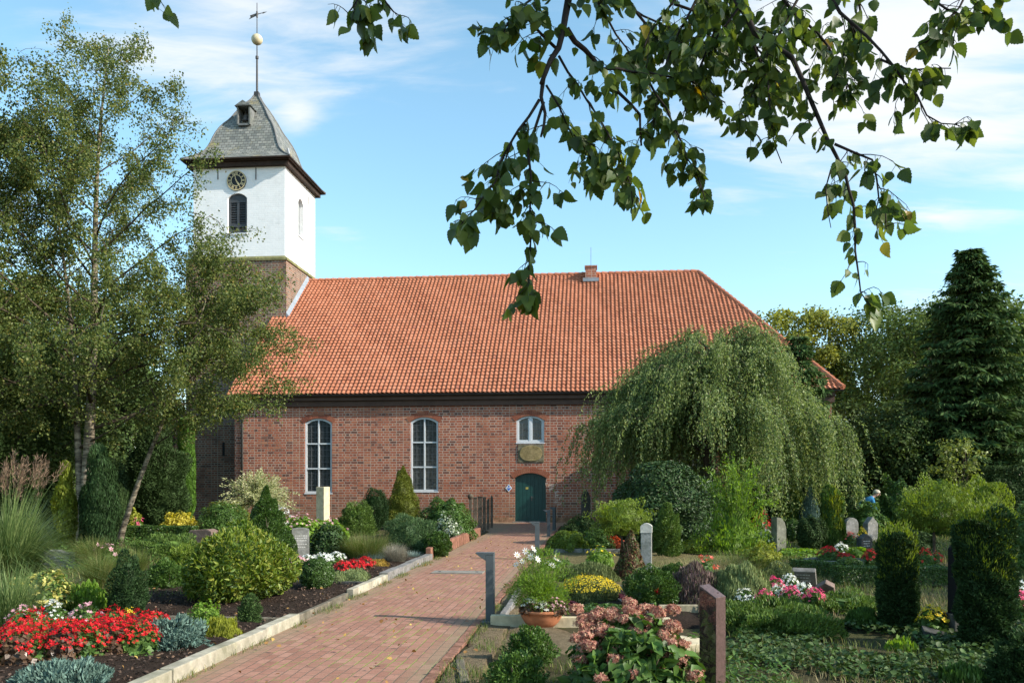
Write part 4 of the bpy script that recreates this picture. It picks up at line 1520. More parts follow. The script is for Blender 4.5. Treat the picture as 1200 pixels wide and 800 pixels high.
def bush(name, label, cat, px, py, w, h, mat, n, L, W, shape='dome', mode='broad', group=None, depth=None, nst=6, xy=None, thick=0.012, scale=True, **kw):
    """px, py: where its foot stands (photo units); w, h in photo units; n leaves; L, W leaf size in metres"""
    _seed[0] += 1
    rng = np.random.default_rng(_seed[0])
    x, y = at(px, py) if xy is None else xy
    s = y / 1000.0
    rx = w * s / 2 * 0.95
    ry = rx * 0.9 if depth is None else depth / 2
    k = 1 + (0 if xy else ry * 0.5) / y
    x, y = x * k, y * k
    rx *= k; hh = h * s * 0.92 * k
    o = thing(name, label, cat, (x, y, 0), group=group)
    rz = kw.pop('rz', None)
    if rz is not None: o.rotation_euler.z = rz
    foliage('foliage', o, rng, mat, n, shape, rx, ry, hh, L, W, mode, **kw)
    if nst: stems(o, rng, nst, rx, hh * 0.85, thick)
    o['size'] = 0
    del o['size']
    return o


def petals(rng, C_, No, size, k=5, cup=0.35):
    """k-petalled flowers at C_ (n,3) facing No"""
    n = len(C_)
    U = unit(np.cross(No, rng.normal(0, 1, (n, 3)))); V = np.cross(No, U)
    out = []
    sz = (size * rng.uniform(0.75, 1.2, n))[:, None]
    for i in range(k):
        a = 2 * PI * i / k
        D = U * math.cos(a) + V * math.sin(a); S = -U * math.sin(a) + V * math.cos(a)
        w = sz * 2.2 / k
        out.append(np.stack([C_, C_ + D * sz * .55 + S * w * .55 + No * sz * cup * .5, C_ + D * sz + No * sz * cup, C_ + D * sz * .55 - S * w * .55 + No * sz * cup * .5], 1))
    return np.concatenate(out)


def flower_top(rng, n, r, h, spread=0.25, ry=None):
    """flower positions over the top of a low dome"""
    ry = ry or r
    a = rng.uniform(0, 2 * PI, n); q = np.sqrt(rng.random(n))
    x = r * q * np.cos(a); y = ry * q * np.sin(a)
    z = h * (np.sqrt(np.clip(1 - 0.75 * q ** 2, 0, 1))) * (1 + rng.normal(0, 0.05, n))
    No = unit(np.stack([np.cos(a) * q * 0.9, np.sin(a) * q * 0.9, np.ones(n) * 0.7], 1) + rng.normal(0, spread, (n, 3)))
    return np.stack([x, y, z], 1), No


def flower_plant(name, label, cat, x, y, r, h, leafmat, petmat, nleaf, nfl, fs, L=0.05, W=0.035, group=None, k=5, ry=None, seed=1):
    rng = np.random.default_rng(seed)
    o = thing(name, label, cat, (x, y, 0), group=group)
    foliage('foliage', o, rng, leafmat, nleaf, 'dome', r, ry or r, h * 0.92, L, W, 'broad', core=0.7, lump=0.12)
    P, No = flower_top(rng, nfl, r * 1.02, h, ry=(ry or r) * 1.02)
    if nfl <= 30:
        for q in range(nfl): quads_mesh('flower', petals(rng, P[q:q + 1], No[q:q + 1], fs, k), 4, petmat, o)
    else:
        # petals with thin stalks running back into the plant
        S = np.array([.0015, 0, 0]); Bq = P * np.array([.25, .25, .2])
        st = np.stack([Bq - S, Bq + S, P + S, P - S], 1)
        quads_mesh('flowers', petals(rng, P, No, fs, k), 4, [petmat, STEM_GREEN], o, extra=[(st, 4, 1)])
    stems(o, rng, 4, r, h * 0.8, 0.006, STEM_GREEN)
    return o


def copy_thing(o, label=None):
    c = o.copy(); C.objects.link(c)
    if label: c['label'] = label
    for ch in list(o.children):
        d = ch.copy(); C.objects.link(d); d.parent = c
        for g in list(ch.children):
            e = g.copy(); C.objects.link(e); e.parent = d
    return c


def blades(rng, P, H, Wd, bend, updir=None):
    """grass blades: two quads and a tip each; P roots"""
    n = len(P)
    a = rng.uniform(0, 2 * PI, n)
    d = np.stack([np.cos(a), np.sin(a), np.zeros(n)], 1)
    s = np.stack([-np.sin(a), np.cos(a), np.zeros(n)], 1)
    H = np.asarray(H)[:, None]; bend = np.asarray(bend)[:, None]; Wd = np.asarray(Wd)[:, None]
    Z = np.array([0, 0, 1.0])
    p1 = P + Z * H * .5 + d * H * bend * .22
    p2 = P + Z * H * (1 - 0.25 * bend) + d * H * bend * .75
    q = np.stack([P - s * Wd * .5, P + s * Wd * .5, p1 + s * Wd * .4, p1 - s * Wd * .4], 1)
    t = np.stack([p1 - s * Wd * .4, p1 + s * Wd * .4, p2], 1)
    return q, t


def tuft(name, label, cat, px, py, w, h, mat, n, wd=0.006, bend=0.8, xy=None, group=None, rootr=0.3, part='blades'):
    _seed[0] += 1
    rng = np.random.default_rng(_seed[0])
    x, y = at(px, py) if xy is None else xy
    s = y / 1000.0
    r = w * s / 2; hh = h * s
    o = thing(name, label, cat, (x, y, 0), group=group)
    n = int(n * Q)
    a = rng.uniform(0, 2 * PI, n); q = np.sqrt(rng.random(n)) * r * rootr
    P = np.stack([q * np.cos(a), q * np.sin(a), np.full(n, -0.02)], 1)
    # arching blades leaning outward
    H = hh * rng.uniform(0.6, 1.15, n)
    lean = r * rng.uniform(0.15, 1.05, n) * bend
    aa = a + rng.normal(0, 0.5, n)
    D = np.stack([np.cos(aa), np.sin(aa), np.zeros(n)], 1); S = np.stack([-np.sin(aa), np.cos(aa), np.zeros(n)], 1)
    Z = np.array([0, 0, 1.0])
    K = 4
    prev = P; pw = wd
    qs = []
    for i in range(1, K + 1):
        t = i / K
        fall = (lean / max(r, 1e-6)) ** 2 * 0.45 * t ** 3
        c = P + Z * (H * (t - fall))[:, None] + D * (lean * t ** 2)[:, None]
        w2 = wd * (1 - t) ** 0.6 if i < K else wd * 0.1
        qs.append(np.stack([prev - S * pw * .5, prev + S * pw * .5, c + S * w2 * .5, c - S * w2 * .5], 1))
        prev = c; pw = w2
    # interleave so that each blade is one connected strip is not needed: tint per piece is close enough
    V = np.stack([P - S * wd * .5, P + S * wd * .5], 1)
    rings = [V]
    for q_ in qs: rings.append(q_[:, [3, 2]])
    VV = np.concatenate(rings, axis=1)            # (n, 2(K+1), 3)
    base = (np.arange(n) * 2 * (K + 1))[:, None, None]
    Fq = np.array([[2 * i, 2 * i + 1, 2 * i + 3, 2 * i + 2] for i in range(K)])[None]
    indexed_mesh(part, VV.reshape(-1, 3), (base + Fq).reshape(-1, 4), mat, o)
    return o


# ------------------------------------------------------------------ trees
def limb_path(rng, p0, d0, L, steps=6, wob=0.12, lift=0.0, droop=0.0):
    p = Vector(p0); d = Vector(d0).normalized(); out = [p.copy()]
    for i in range(steps):
        t = (i + 1) / steps
        d = (d + Vector((rng.normal(0, wob), rng.normal(0, wob), rng.normal(0, wob) + lift - droop * t))).normalized()
        p = p + d * (L / steps)
        out.append(p.copy())
    return out


def along(path, t):
    f = t * (len(path) - 1); i = min(int(f), len(path) - 2); return path[i].lerp(path[i + 1], f - i), (path[i + 1] - path[i]).normalized()


def birch(name, label, x, y, H, crown_r, nlimb, leafmat, nleaf, seed, trunk_r=0.16, lean=(0, 0), z_first=0.22, stems_=None, L=0.06, W=0.048, group=None, cat='tree', bark=None, sparse=1.0, pull=(0, 0)):
    rng = np.random.default_rng(seed)
    o = thing(name, label, cat, (x, y, 0), group=group)
    wood = MB()
    trunks = []
    for (ax, ay, hh, rr) in (stems_ or [(lean[0], lean[1], H, trunk_r)]):
        n = 12
        pts = []
        ph = rng.uniform(0, 6)
        for i in range(n + 1):
            t = i / n
            pts.append(Vector((ax * t ** 1.1 + 0.10 * math.sin(t * 7 + ph) * t, ay * t + 0.10 * math.cos(t * 6 + ph) * t, -0.2 + (hh + 0.2) * t)))
        rad = [rr * (1 - 0.93 * (i / n) ** 0.85) * (1.25 if i == 0 else 1) for i in range(n + 1)]
        wood.tube(pts, rad, 9)
        trunks.append((pts, rad, hh))
    tips = []
    bw = MB()
    for pts, rad, hh in trunks:
        for k in range(nlimb):
            t = z_first + (0.97 - z_first) * (k + rng.uniform(0, 1)) / nlimb
            p, d = along(pts, t)
            a = k * 2.4 + rng.uniform(-.5, .5)
            q = (t - z_first) / (1 - z_first)
            reach = crown_r * (0.45 + 0.75 * math.sin(PI * min(1, q * 0.8 + 0.22))) * (1 - 0.55 * q) * rng.uniform(0.75, 1.2)
            dv = Vector((math.cos(a) + pull[0], math.sin(a) + pull[1], 0.55 + 0.5 * q))
            path = limb_path(rng, p, dv, reach * 1.1, 7, 0.10, 0.03, 0.16 * (1 - q))
            r0 = max(0.012, np.interp(t, np.linspace(0, 1, len(rad)), rad) * 0.42)
            bw.tube(path, [r0 * (1 - 0.85 * i / 7) for i in range(8)], 5)
            # side twigs
            ns = int(6 + reach * 3)
            for j in range(ns):
                u = 0.22 + 0.78 * (j + rng.random()) / ns
                pp, dd = along(path, min(u, 0.999))
                side = Vector((rng.normal(), rng.normal(), rng.normal() * .4)).normalized()
                sp = limb_path(rng, pp, dd * 0.6 + side, rng.uniform(0.35, 0.95) * (0.6 + 0.25 * crown_r / 3), 4, 0.16, 0.02, 0.22)
                bw.tube(sp, [r0 * .3 * (1 - .8 * i / 4) + .002 for i in range(5)], 4, cap=False)
                tips.append(sp)
    wood.build('trunk', bark or BIRCH_BARK, o, smooth=True)
    bw.build('branches', BARK if bark is None else bark, o, smooth=True)
    # leaves hang in loose sprays round the twigs
    n = int(nleaf * Q)
    T = len(tips)
    A = np.array([[tuple(v) for v in s] for s in tips])           # (T,5,3)
    wt = rng.uniform(0.3, 1.6, T); wt /= wt.sum()
    idx = rng.choice(T, n, p=wt)
    f = rng.random(n) ** 0.8 * 3.999
    i0 = f.astype(int); fr = (f - i0)[:, None]
    P = A[idx, i0] * (1 - fr) + A[idx, i0 + 1] * fr
    P = P + rng.normal(0, 0.10, (n, 3)) * sparse
    P[:, 2] -= np.abs(rng.normal(0, 0.16, n)) * sparse
    D = unit(rng.normal(0, 0.6, (n, 3)) + np.array([0, 0, -0.6])); N = unit(rng.normal(0, 1, (n, 3)))
    sc = rng.uniform(0.7, 1.3, n)
    quads_mesh('crown', leaf_quads(P, D, N, L * sc, W * sc), 4, leafmat, o)
    return o


def clump_tree(name, label, x, y, H, R_, leafmat, nleaf, seed, z0=0.25, K=34, L=0.2, W=0.13, trunk_r=0.25, group=None, cat='tree', shape='round', squash=1.0, lump=(0.2, 0.36)):
    """broad-leaved tree: tapered trunk, limbs to every leaf cloud, gaps between the clouds"""
    rng = np.random.default_rng(seed)
    o = thing(name, label, cat, (x, y, 0), group=group)
    zc = H * (z0 + 1) / 2; hz = H * (1 - z0) / 2
    w = MB(); tr = limb_path(rng, (0, 0, -0.3), (0, 0, 1), H * 0.86, 9, 0.035)
    w.tube(tr, [trunk_r * (1.25 if i == 0 else 1) * (1 - 0.9 * i / 9) for i in range(10)], 9)
    w.build('trunk', BARK, o, smooth=True)
    b = MB()
    Ps, Ns = [], []
    per = int(nleaf * Q / K)
    for k in range(K):
        ct = 1 - 2 * (k + 0.5) / K; a = k * 2.39996 + rng.uniform(-.3, .3)
        st = math.sqrt(1 - ct * ct); q = rng.uniform(0.55, 0.86)
        c = np.array([R_ * st * math.cos(a) * q, R_ * st * math.sin(a) * q * squash, zc + hz * ct * q * 0.98])
        if shape == 'egg': c[:2] *= (1.15 - 0.55 * (c[2] - H * z0) / (H * (1 - z0)))
        rc = R_ * rng.uniform(*lump)
        d = unit(rng.normal(0, 1, (per, 3)) + np.array([0, 0, 0.35]))
        rr = rc * (1 - 0.55 * rng.random(per) ** 1.6)
        pp = d * rr[:, None] * np.array([1.1, 1.1, 0.8])
        pp *= (1 + 0.28 * waves(pp, rng, 1.0 / rc))[:, None]
        Ps.append(c + pp); Ns.append(d)
        p, dd = along(tr, min(0.95, max(0.25, (c[2] - 0.25 * rc - 0.2 * H * st) / (H * 0.86))))
        pth = [p, p.lerp(Vector(c), 0.5) + Vector((0, 0, -0.05 * R_)), Vector(c)]
        b.tube(pth, [trunk_r * .32, trunk_r * .2, trunk_r * .06], 5)
    b.build('branches', BARK, o, smooth=True)
    P = np.concatenate(Ps); No = np.concatenate(Ns)
    D, N = orient(rng, No, 'broad', 0.7)
    n = len(P); sc = rng.uniform(0.6, 1.3, n)
    quads_mesh('crown', leaf_quads(P, D, N, L * sc, W * sc), 4, leafmat, o)
    return o


def conifer(name, label, x, y, H, R_, leafmat, seed, levels=34, per=11, L=0.34, W=0.1, dens=46, z0=0.04, trunk_r=0.22, group=None, cat='conifer', droop=0.35, power=0.9):
    """whorls of drooping boughs carrying hanging sprays"""
    rng = np.random.default_rng(seed)
    o = thing(name, label, cat, (x, y, 0), group=group)
    w = MB(); w.tube([(0, 0, -.3), (0.03, 0.02, H * .5), (0, 0, H * .985)], [trunk_r * 1.1, trunk_r * .6, .015], 9)
    w.build('trunk', BARK, o, smooth=True)
    b = MB(); Ps = []; Ds = []
    for k in range(levels):
        t = (k + rng.uniform(-.3, .3)) / levels; t = min(max(t, 0), .985)
        z = H * (z0 + (1 - z0) * t)
        rl = R_ * ((1 - t) ** power) * (0.55 + .45 * min(1, t * 6 + .4)) + 0.12
        m = max(4, int(per * (0.5 + 0.6 * (1 - t))))
        for j in range(m):
            a = 2 * PI * (j + rng.uniform(-.4, .4)) / m + k * 1.3
            ln = rl * rng.uniform(0.55, 1.2)
            c, s = math.cos(a), math.sin(a)
            pts = []
            for i in range(5):
                u = i / 4
                pts.append(Vector((c * ln * u, s * ln * u, z + ln * (0.16 * u - droop * u * u + 0.18 * u ** 3))))
            b.tube(pts, [.035 * (1 - t) + .012, .03 * (1 - t) + .009, .02 * (1 - t) + .007, .01, .004], 4, cap=False)
            nn = int(dens * Q * (0.25 + ln / R_))
            u = rng.random(nn) ** 0.65
            A = np.array([tuple(p) for p in pts]); f = u * 3.999; i0 = f.astype(int); fr = (f - i0)[:, None]
            P = A[i0] * (1 - fr) + A[i0 + 1] * fr
            wd = 0.10 + 0.20 * ln * (1 - u) * 0.8
            sd_ = rng.normal(0, 1, nn)
            P += np.stack([-s * sd_ * wd, c * sd_ * wd, -np.abs(sd_) * wd * .35 + rng.normal(0, .04, nn)], 1)
            D = unit(np.stack([c * 0.6 - s * sd_ * .5, s * .6 + c * sd_ * .5, np.full(nn, -0.45)], 1) + rng.normal(0, .3, (nn, 3)))
            Ps.append(P); Ds.append(D)
    b.build('branches', BARK, o, smooth=True)
    P = np.concatenate(Ps); D = np.concatenate(Ds); n = len(P)
    N = unit(np.array([0, 0, 1.0]) + rng.normal(0, .55, (n, 3)))
    sc = rng.uniform(.6, 1.3, n)
    quads_mesh('crown', leaf_quads(P, D, N, L * sc, W * sc, 0.1), 4, leafmat, o)
    return o


def weeping(name, label, x, y, H, R_, leafmat, nstr, seed, asym):
    rng = np.random.default_rng(seed)
    o = thing(name, label, 'tree', (x, y, 0))
    w = MB()
    tr = [Vector((0, 0, -.2)), Vector((.1, 0, 1.2)), Vector((-.1, .1, 2.6)), Vector((.1, 0, 4.2)), Vector((0, 0, H * .86))]
    w.tube(tr, [.2, .17, .15, .11, .05], 9)
    w.build('trunk', BARK, o, smooth=True)
    b = MB(); starts = []
    # arching limbs in all directions, then curtains of strands falling from them
    nl = 62
    for k in range(nl):
        a = k * 2.39996
        q = (k + .5) / nl
        p, _ = along(tr, 0.5 + 0.5 * (1 - q) * .98)
        rr = R_ * (0.22 + 0.78 * q ** .7) * asym(a) * rng.uniform(.8, 1.12)
        c, s = math.cos(a), math.sin(a)
        top = H * (1.0 - 0.44 * q ** 1.6) * rng.uniform(.88, 1.04)
        pts = [p]
        for i in range(1, 7):
            u = i / 6
            zz = p.z + (top - p.z) * math.sin(min(1, u * 1.35) * PI / 2) - (max(0, u - .5) ** 2) * H * .5
            pts.append(Vector((c * rr * u + rng.normal(0, .12), s * rr * u + rng.normal(0, .12), zz)))
        b.tube(pts, [.05, .04, .033, .026, .018, .012, .006], 5, cap=False)
        lfac = rng.uniform(.55, 1.5); dens = rng.uniform(.25, 1.5)
        for j in range(int(nstr / nl * (.55 + .9 * q) * dens)):
            u = rng.uniform(.25, 1); pp, dd = along(pts, min(u, .999))
            starts.append((pp + Vector(rng.normal(0, .16, 3)), a + rng.normal(0, .4), u, lfac))
    b.build('branches', BARK, o, smooth=True)
    Ps = []; Ds = []; tw = MB()
    for i, (p, a, u, lfac) in enumerate(starts):
        ln = lfac * rng.uniform(.6, 2.0) * (0.75 + .35 * u) * (1.7 if rng.random() < .28 else 1)
        ln = min(ln, p.z - rng.uniform(.1, 1.2))
        if ln < .3: continue
        k = max(6, int(ln / .052))
        t = np.linspace(0, 1, k)
        out = 0.75 * rng.uniform(.3, 1.5)
        wv = rng.uniform(0, 6)
        X = p.x + math.cos(a) * out * np.sqrt(t) + .05 * np.sin(t * 7 + wv)
        Y = p.y + math.sin(a) * out * np.sqrt(t) + .05 * np.cos(t * 6 + wv)
        Zz = p.z + .12 * np.sin(t * PI) * (t < .4) - ln * t ** 1.25
        pts = np.stack([X, Y, Zz], 1)
        if i % 3 == 0:
            sel = pts[::max(1, k // 5)]
            tw.tube([tuple(v) for v in sel], .006, 3, cap=False)
        Ps.append(np.repeat(pts, 2, axis=0)); Ds.append(np.repeat(np.gradient(pts, axis=0), 2, axis=0))
    tw.build('strands', TWIG, o)
    P = np.concatenate(Ps); G = unit(np.concatenate(Ds)); n = len(P)
    P += rng.normal(0, .035, (n, 3))
    D = unit(G * .5 + np.array([0, 0, -.5]) + rng.normal(0, .45, (n, 3))); N = unit(rng.normal(0, 1, (n, 3)))
    sc = rng.uniform(.7, 1.25, n)
    quads_mesh('crown', leaf_quads(P, D, N, .085 * sc, .046 * sc), 4, leafmat, o)
    return o
# ------------------------------------------------------------------ leaf materials
G = lambda c, **k: shades(c, **k)
LF_BIRCH = leafm('birch leaves', [(0.0, (0.040, 0.066, 0.018)), (0.4, (0.080, 0.110, 0.028)), (0.8, (0.128, 0.154, 0.040)), (0.97, (0.17, 0.17, 0.045)), (1.0, (0.24, 0.17, 0.045))], 0.5, 0.38)
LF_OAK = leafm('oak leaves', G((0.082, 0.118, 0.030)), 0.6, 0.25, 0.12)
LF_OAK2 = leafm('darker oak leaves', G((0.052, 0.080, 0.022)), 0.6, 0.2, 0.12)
LF_AUTUMN = leafm('yellowing leaves', G((0.18, 0.195, 0.042)), 0.6, 0.32, 0.1)
LF_DARK = leafm('dark evergreen leaves', G((0.036, 0.062, 0.020)), 0.65, 0.14, 0.1)
LF_SPRUCE = leafm('conifer sprays', G((0.050, 0.086, 0.026)), 0.7, 0.14, 0.08)
LF_WEEP = leafm('weeping birch leaves', [(0.0, (0.065, 0.095, 0.03)), (0.5, (0.125, 0.172, 0.05)), (0.85, (0.19, 0.24, 0.08)), (1.0, (0.26, 0.28, 0.11))], 0.5, 0.35)
LF_YEW = leafm('yew needles', G((0.026, 0.052, 0.017)), 0.6, 0.15, 0.12)
LF_YEWTIP = leafm('bright yew shoots', G((0.12, 0.165, 0.024)), 0.55, 0.35)
LF_GOLD = leafm('golden conifer sprays', G((0.155, 0.185, 0.022)), 0.55, 0.3)
LF_THUJA = leafm('bright thuja sprays', G((0.075, 0.15, 0.022)), 0.55, 0.25)
LF_BOX = leafm('box leaves', G((0.048, 0.092, 0.018)), 0.4, 0.2, 0.35)
LF_BOXLT = leafm('light box leaves', G((0.13, 0.18, 0.030)), 0.5, 0.35)
LF_LAUREL = leafm('cherry laurel leaves', [(0.0, (0.045, 0.085, 0.014)), (0.4, (0.10, 0.15, 0.02)), (0.8, (0.17, 0.205, 0.03)), (1.0, (0.24, 0.24, 0.05))], 0.45, 0.3, 0.3)
LF_LAURELDK = leafm('dark laurel leaves', G((0.034, 0.064, 0.018)), 0.48, 0.12, 0.25)
LF_FRESH = leafm('fresh green leaves', G((0.135, 0.22, 0.034)), 0.45, 0.4)
LF_MID = leafm('mid green leaves', G((0.062, 0.115, 0.024)), 0.45, 0.25)
LF_YELLOW = leafm('yellow leaves', G((0.42, 0.37, 0.055)), 0.5, 0.35)
LF_LIME = leafm('lime leaves', G((0.24, 0.26, 0.04)), 0.5, 0.35)
LF_VARIEG = leafm('cream edged leaves', [(0.0, (0.05, 0.09, 0.018)), (0.5, (0.10, 0.15, 0.03)), (0.66, (0.34, 0.31, 0.07)), (1.0, (0.54, 0.49, 0.17))], 0.4, 0.25)
LF_WILLOW = leafm('dappled willow leaves', [(0.0, (0.16, 0.20, 0.07)), (0.4, (0.30, 0.33, 0.14)), (0.8, (0.48, 0.48, 0.27)), (1.0, (0.60, 0.55, 0.36))], 0.5, 0.35)
LF_BLUE = leafm('blue juniper sprays', G((0.095, 0.155, 0.125), dark=0.5, light=1.35), 0.65, 0.1)
LF_BLUEGREY = leafm('blue grey blades', G((0.19, 0.25, 0.22)), 0.65, 0.15)
LF_SAGE = leafm('sage green leaves', G((0.10, 0.125, 0.045)), 0.6, 0.2)
LF_RED = leafm('reddish leaves', [(0.0, (0.06, 0.025, 0.016)), (0.3, (0.13, 0.05, 0.03)), (0.5, (0.06, 0.08, 0.025)), (0.8, (0.09, 0.11, 0.03)), (1.0, (0.20, 0.10, 0.05))], 0.5, 0.25)
LF_ORANGE = leafm('orange red leaves', G((0.42, 0.10, 0.035)), 0.5, 0.3)
LF_PURPLE = leafm('purple leaves', G((0.075, 0.02, 0.03)), 0.4, 0.2)
LF_BRONZE = leafm('bronze begonia leaves', G((0.085, 0.05, 0.028)), 0.35, 0.2, 0.4)
LF_HEATHER = leafm('withered heather sprigs', [(0.0, (0.07, 0.045, 0.04)), (0.5, (0.16, 0.10, 0.10)), (0.8, (0.12, 0.12, 0.06)), (1.0, (0.26, 0.17, 0.17))], 0.8, 0.1)
LF_HEATH = leafm('pale green heath sprigs', G((0.17, 0.21, 0.085)), 0.7, 0.2)
LF_JUNIPER = leafm('creeping juniper sprays', G((0.080, 0.130, 0.026)), 0.55, 0.2)
LF_IVY = leafm('ivy leaves', G((0.048, 0.082, 0.022)), 0.55, 0.15, 0.2)
LF_PINE = leafm('pine needles', G((0.062, 0.11, 0.040)), 0.55, 0.12)
LF_GRASS = leafm('grass blades', [(0.0, (0.05, 0.085, 0.015)), (0.5, (0.095, 0.13, 0.028)), (0.8, (0.15, 0.165, 0.05)), (1.0, (0.27, 0.22, 0.10))], 0.6, 0.3)
LF_DRY = leafm('dry grass blades', G((0.24, 0.20, 0.10)), 0.7, 0.25)
LF_REED = leafm('tall grass blades', [(0.0, (0.045, 0.085, 0.025)), (0.5, (0.10, 0.15, 0.045)), (1.0, (0.20, 0.24, 0.09))], 0.5, 0.3)
PLUME = leafm('pink grass plumes', G((0.19, 0.13, 0.085)), 0.8, 0.3)
P_RED = leafm('red petals', G((0.50, 0.010, 0.014), dark=0.55, light=1.2), 0.5, 0.3)
P_PINK = leafm('pink petals', G((0.70, 0.10, 0.19), dark=0.7, light=1.25), 0.5, 0.3)
P_ROSE = leafm('pale pink petals', G((0.72, 0.36, 0.40), dark=0.75, light=1.2), 0.5, 0.3)
P_WHITE = leafm('white petals', [(0.0, (0.62, 0.62, 0.52)), (1.0, (0.82, 0.82, 0.78))], 0.5, 0.35)
P_YELLOW = leafm('yellow petals', G((0.70, 0.50, 0.03), dark=0.7, light=1.2), 0.5, 0.3)
P_CORAL = leafm('coral petals', G((0.75, 0.15, 0.11), dark=0.7, light=1.2), 0.5, 0.3)
P_DUSTY = leafm('faded hydrangea florets', [(0.0, (0.13, 0.05, 0.04)), (0.3, (0.30, 0.125, 0.09)), (0.65, (0.42, 0.205, 0.15)), (0.85, (0.40, 0.27, 0.15)), (1.0, (0.50, 0.33, 0.24))], 0.7, 0.25)
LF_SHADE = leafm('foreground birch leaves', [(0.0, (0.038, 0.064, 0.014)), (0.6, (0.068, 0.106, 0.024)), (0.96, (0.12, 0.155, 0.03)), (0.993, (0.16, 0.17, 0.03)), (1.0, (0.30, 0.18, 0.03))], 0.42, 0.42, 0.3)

# ------------------------------------------------------------------ trees behind and beside
GB = 'broad-leaved trees beyond the churchyard'
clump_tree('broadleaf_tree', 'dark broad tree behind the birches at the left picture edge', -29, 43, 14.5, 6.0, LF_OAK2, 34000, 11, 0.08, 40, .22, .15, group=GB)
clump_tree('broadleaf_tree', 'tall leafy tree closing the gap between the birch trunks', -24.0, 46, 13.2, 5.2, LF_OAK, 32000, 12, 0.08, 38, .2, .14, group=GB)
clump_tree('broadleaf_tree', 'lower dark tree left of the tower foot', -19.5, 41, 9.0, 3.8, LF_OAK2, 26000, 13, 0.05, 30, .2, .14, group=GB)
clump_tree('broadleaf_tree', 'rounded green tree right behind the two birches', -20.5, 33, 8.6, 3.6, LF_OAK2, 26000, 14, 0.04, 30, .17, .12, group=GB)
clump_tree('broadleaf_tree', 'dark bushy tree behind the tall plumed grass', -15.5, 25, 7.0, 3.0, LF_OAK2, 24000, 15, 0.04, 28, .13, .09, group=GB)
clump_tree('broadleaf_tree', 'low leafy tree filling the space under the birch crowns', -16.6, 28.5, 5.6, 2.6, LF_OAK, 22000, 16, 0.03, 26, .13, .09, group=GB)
clump_tree('broadleaf_tree', 'green undergrowth tree at the left edge behind the plumed grass', -19.5, 29, 7.5, 3.3, LF_OAK, 24000, 17, 0.03, 28, .15, .1, group=GB)
clump_tree('broadleaf_tree', 'yellowing tree just right of the church roof hip', 20.5, 60, 15.2, 3.9, LF_AUTUMN, 20000, 21, 0.25, 28, .22, .16, group=GB)
clump_tree('broadleaf_tree', 'airy green tree next to the yellowing tree', 25.5, 60, 15.0, 4.0, LF_OAK, 22000, 22, 0.2, 30, .22, .15, group=GB)
clump_tree('broadleaf_tree', 'large rounded oak between the roof and the tall conifer', 25.0, 50, 13.4, 5.2, LF_OAK, 34000, 23, 0.1, 40, .2, .14, group=GB)
clump_tree('broadleaf_tree', 'tall oak crown rising left of the conifer top', 31.5, 58, 15.6, 5.0, LF_OAK, 30000, 24, 0.15, 36, .22, .15, group=GB)
clump_tree('broadleaf_tree', 'broad oak behind the tall conifer', 37.5, 58, 15.0, 5.2, LF_OAK, 26000, 25, 0.15, 36, .22, .15, group=GB)
clump_tree('broadleaf_tree', 'oak at the right picture edge behind the conifer', 37.0, 52, 15.5, 5.5, LF_OAK, 30000, 26, 0.1, 38, .2, .14, group=GB)
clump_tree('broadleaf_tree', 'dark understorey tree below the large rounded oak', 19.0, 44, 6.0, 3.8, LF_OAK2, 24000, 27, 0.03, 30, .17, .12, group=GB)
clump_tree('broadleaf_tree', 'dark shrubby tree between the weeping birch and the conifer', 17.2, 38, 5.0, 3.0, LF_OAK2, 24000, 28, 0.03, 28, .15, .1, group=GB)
clump_tree('broadleaf_tree', 'deep green tree low behind the conifer foot', 27.5, 42, 8.0, 4.4, LF_DARK, 24000, 29, 0.03, 30, .16, .11, group=GB)
conifer('tall_conifer', 'tall dark conifer with drooping boughs at the right', 20.4, 38, 12.4, 3.85, LF_SPRUCE, 31, levels=42, per=14, L=.32, W=.105, dens=150, droop=.38, power=.72)
conifer('tall_conifer', 'narrow dark spruce top peeping over the church roof behind the weeping birch', 11.6, 34.6, 7.9, 3.0, LF_SPRUCE, 32, levels=30, per=11, L=.3, W=.1, dens=80)
clump_tree('broadleaf_tree', 'slim pale yellow green sapling before the tall conifer', 16.2, 31, 3.7, .95, leafm('sapling leaves', G((0.14, 0.17, 0.04)), .5, .3), 1500, 33, 0.3, 16, .12, .07, .05)

birch('birch_tree', 'tall airy birch with pale trunk before the white tower', -11.75, 23.4, 13.0, 4.5, 36, LF_BIRCH, 104000, 41, 0.19, lean=(.9, .3), z_first=.24, stems_=[(.55, .2, 13.8, .19), (-1.0, .4, 11.6, .12)], L=.068, W=.05, pull=(.02, -.1))
birch('birch_tree', 'birch filling the left picture edge beside the pale trunk', -14.4, 22.5, 13.6, 3.7, 34, LF_BIRCH, 86000, 42, .15, lean=(-.6, 0), z_first=.2, L=.068, W=.05)
birch('birch_tree', 'slender young birch leaning right below the tower', -11.2, 24.2, 8.0, 3.5, 26, LF_BIRCH, 40000, 43, .09, lean=(3.3, -.6), z_first=.36, L=.066, W=.048, pull=(.5, -.1))


def asym(a):
    # wider towards the right, a straight drop on the left
    return 0.96 - 0.05 * math.cos(a) - 0.05 * math.sin(2 * a)


weeping('weeping_birch', 'wide umbrella-shaped weeping birch hiding the right end of the church', 7.1, 30.5, 7.3, 4.7, LF_WEEP, 4600, 51, asym)
# ------------------------------------------------------------------ path lamps
def bollard_mesh():
    mb = MB()
    mb.box((0, 0, .40), (.105, .135, .86))
    return mb


